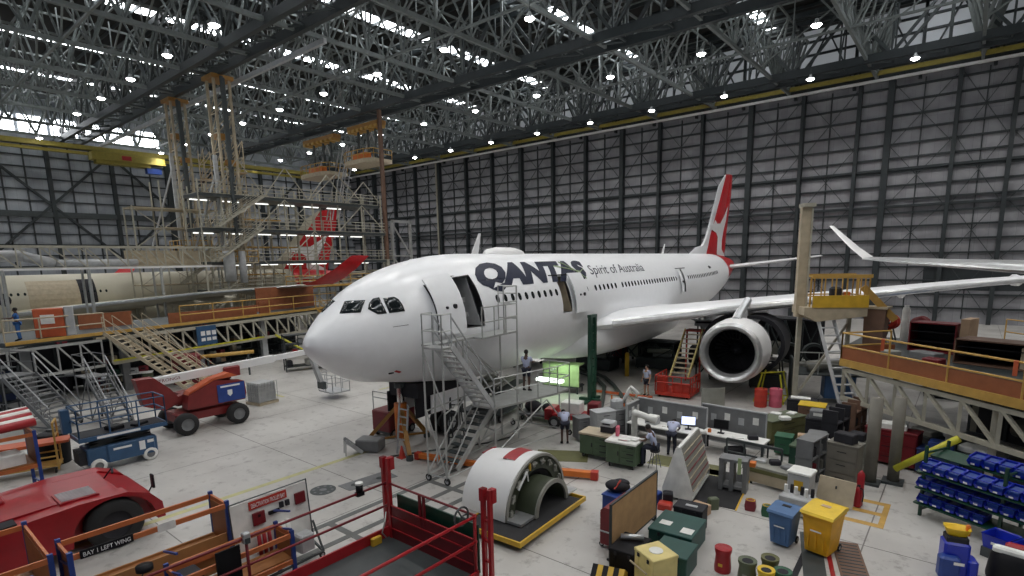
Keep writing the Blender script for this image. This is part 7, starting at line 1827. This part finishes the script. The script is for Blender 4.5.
b=B().m('black'); b.smooth=True; b.lathe((0,0,0),(0,0,1),[(0,.001),(0,.5),(.9,.55),(1.2,.45),(1.3,.2),(1.3,.001)],20); obj('body',b,t,smooth=True)
b=B().m('mid_steel'); b.tube((0,0,1.3),(0,0,1.36),.15,10); obj('cap',b,t)
# tool board trolley
t=thing('tool_board_trolley','white tool board trolley with red heading beside the brown rack','tool trolley',(-12.75,6.1,0),R(2))
b=B().m('paper'); b.add([(0,-.98,.35),(0,.98,.35),(-.12,.98,1.95),(-.12,-.98,1.95),(-.03,-.98,.35),(-.03,.98,.35),(-.15,.98,1.95),(-.15,-.98,1.95)],[(0,1,2,3),(7,6,5,4),(0,4,5,1),(1,5,6,2),(2,6,7,3),(3,7,4,0)]); bd_=obj('board',b,t)
b=B().m('mid_steel'); b.path([(.02,-1,.3),(-.12,-1,2.0),(-.12,1,2.0),(.02,1,.3)],.022,6); b.bar((.0,-1,.3),(.0,1,.3),.05); b.bar((.45,-1,.15),(.45,1,.15),.05); b.bar((.45,1,.15),(0,1,.3),.05); b.bar((.45,-1,.15),(0,-1,.3),.05); b.bar((.45,1,.15),(.05,1,.9),.04); obj('frame',b,t)
def onb(u,z): return Vector((.012-.075*(z-.35),u,z))
def plate(nm,mt,u0,u1,z0,z1,par,lab=None,tk=.02):
    b=B().m(mt); a=onb(u0,z0);c=onb(u1,z0);d=onb(u1,z1);e=onb(u0,z1); n=Vector((tk,0,0)); b.add([a,c,d,e,a+n,c+n,d+n,e+n],[(3,2,1,0),(4,5,6,7),(0,1,5,4),(1,2,6,5),(2,3,7,6),(3,0,4,7)]); return obj(nm,b,par,label=lab)
hd=plate('heading','bright_red',-.55,.42,1.72,1.92,bd_,'red heading plate')
text('lettering','DEACTIVATION TROLLEY BAY',hd,frameT(onb(-.5,1.76)+Vector((.03,0,0)),(0,1,0),(-.075,0,1)),.87,.11,'white',.01)
for u,z,w_,h_,c,l_ in ((-.5,1.32,.3,.3,'dark_red','dark red tool pouch'),(.62,1.45,.28,.28,'dark_red','red round tool'),(-.1,1.45,.28,.08,'black','black tool strip'),(-.38,1.5,.07,.07,'black',None),(.2,1.52,.1,.14,'dark',None),(.36,1.52,.1,.14,'dark',None)): plate('tool',c,u,u+w_,z,z+h_,bd_,l_,.05)
for k in range(6):
    b=B().m('red' if k<3 else 'paper'); b.smooth=True; u=-.45+.13*k+(.1 if k>2 else 0); b.tube(onb(u,.5)+Vector((.1,0,0)),onb(u,1.1+(.1 if k>2 else 0))+Vector((.1,0,0)),.045 if k<3 else .065,10); obj('lock_tube',b,bd_)
b=B().m('light_grey'); b.cbox((.25,.6,.55),(.35,.4,.45),0,.04); obj('bin',b,t)
for y in (-.95,.95): b=B(); wheel(b,(.45,y,.08),.08,.05); obj('caster',b,t)
# ---------------------------------------------------------------- red lift cage
t=thing('red_lift_platform','red railed lift platform with dark floor across the bottom foreground','lift platform',(-9.85,5.0,0))
X0,X1,Y1_=-1.65,1.6,3.6
b=B().m('mid_steel'); b.box(X0,-5,.12,X1,Y1_,.22); obj('deck',b,t)
b=B().m('red'); b.box(X0-.05,-5,.2,X0,Y1_,.5); b.box(X1,-5,.2,X1+.05,Y1_,.4); obj('kick_plate',b,t)
b=B().m('red'); b.box(X0-.1,-5,.0,X0,Y1_,.12); b.box(X1,-5,0,X1+.1,Y1_,.12); b.box(X0,Y1_,0,X1,Y1_+.1,.12); obj('base_frame',b,t)
def dpost(x,y,h):
    b=B().m('red')
    for dx in (-.1,.1): b.box(x+dx-.045,y-.05,.1,x+dx+.045,y+.05,h)
    b.box(x-.17,y-.07,h-.3,x+.0-.03,y+.07,h); b.box(x+.03,y+.02,h-.33,x+.17,y+.16,h-.0)
    for z in (.6,1.1,1.6): b.box(x-.1,y-.03,z,x+.1,y+.03,z+.05)
    o=obj('post',b,t)
dpost(X0,Y1_,2.45); dpost(X1+.2,Y1_+.15,2.4)
b=B().m('dark_red'); b.smooth=True
for z in (1.75,1.12): b.tube((X0,-5,z),(X0,Y1_,z),.032,8)
for y in (-3,-.15): b.tube((X0,y,.2),(X0,y,1.75),.035,8)
obj('left_rail',b,t)
b=B().m('red'); b.smooth=True
for z in (1.75,1.12): b.tube((X1,-5,z),(X1,Y1_,z),.038,8)
b.tube((X1,Y1_-.05,.2),(X1,Y1_-.05,1.8),.04,8); obj('right_rail',b,t)
b=B().m('dark_red'); b.tube((X0,Y1_,1.75),(X1,Y1_,1.75),.03,8); 
for x in (-.35,-.2): b.box(x-.03,Y1_-.03,.9,x+.03,Y1_+.03,1.75)
b.box(X0+.1,Y1_-.02,.2,X1-.1,Y1_+.02,1.15); b.m('red')
for z in (.5,.85,1.15): b.bar((X0+.1,Y1_-.03,z),(X1-.1,Y1_-.03,z),.03)
obj('gate',b,t)
b=B().m('post_green'); b.box(X0+.2,Y1_+.16,.2,X1-.1,Y1_+.2,1.42); obj('back_board',b,t,label='blackish green board behind the gate')
b=B().m('mid_steel'); b.path([(X1-.12+.0*math.cos(2*PI*k/16),Y1_-.35+.22*math.cos(2*PI*k/16),1.83+.22*math.sin(2*PI*k/16)) for k in range(16)],.025,6,True)
for a in (0,2.09,4.19): b.tube((X1-.12,Y1_-.35,1.83),(X1-.12,Y1_-.35+.22*math.cos(a),1.83+.22*math.sin(a)),.02,5)
b.tube((X1-.12,Y1_-.35,1.83),(X1,Y1_-.35,1.8),.03,6); obj('hand_wheel',b,t)
b=B().m('alu'); b.cbox((X0,-.15,1.76),(.14,.16,.22),0,.02); b.m('mid_steel'); b.cbox((X0+.08,-.15,1.7),(.03,.1,.12)); obj('clamp',b,t)
b=B().m('black'); b.smooth=True; b.tube((X0,2.75,1.78),(X0,2.75,1.98),.09,14); b.smooth=False; b.box(X0-.07,2.65,1.68,X0+.07,2.85,1.78); b.m('paper'); b.tube((X0,2.75,1.98),(X0,2.75,2.03),.1,14); obj('beacon',b,t,label='black beacon with white cap')
b=B().m('black'); b.smooth=True; b.tube((X0-.35,-1.95,1.72),(X0-.35,-1.95,1.82),.15,16); b.smooth=False; b.m('mid_steel'); b.path([(X0-.35,-1.95,1.72),(X0-.4,-2.05,1.5),(X0-.2,-2.0,1.3),(X0,-2.0,1.2)],.015,5); obj('lamp_head',b,t,label='round black lamp head')
b=B().m('black'); b.box(X0-.14,-.75,.25,X0-.1,-.25,1.6); obj('dark_panel',b,t)
b=B().m('yellow'); b.cbox((X0+.08,Y1_-.5,.3),(.12,.3,.25),0,.02); b.m('galv'); b.path([(X0+.1,Y1_-.15,1.0),(X0+.22,Y1_-.3,.8),(X0+.15,Y1_-.35,.5),(X0+.1,Y1_-.2,.3)],.02,5); obj('hook',b,t)
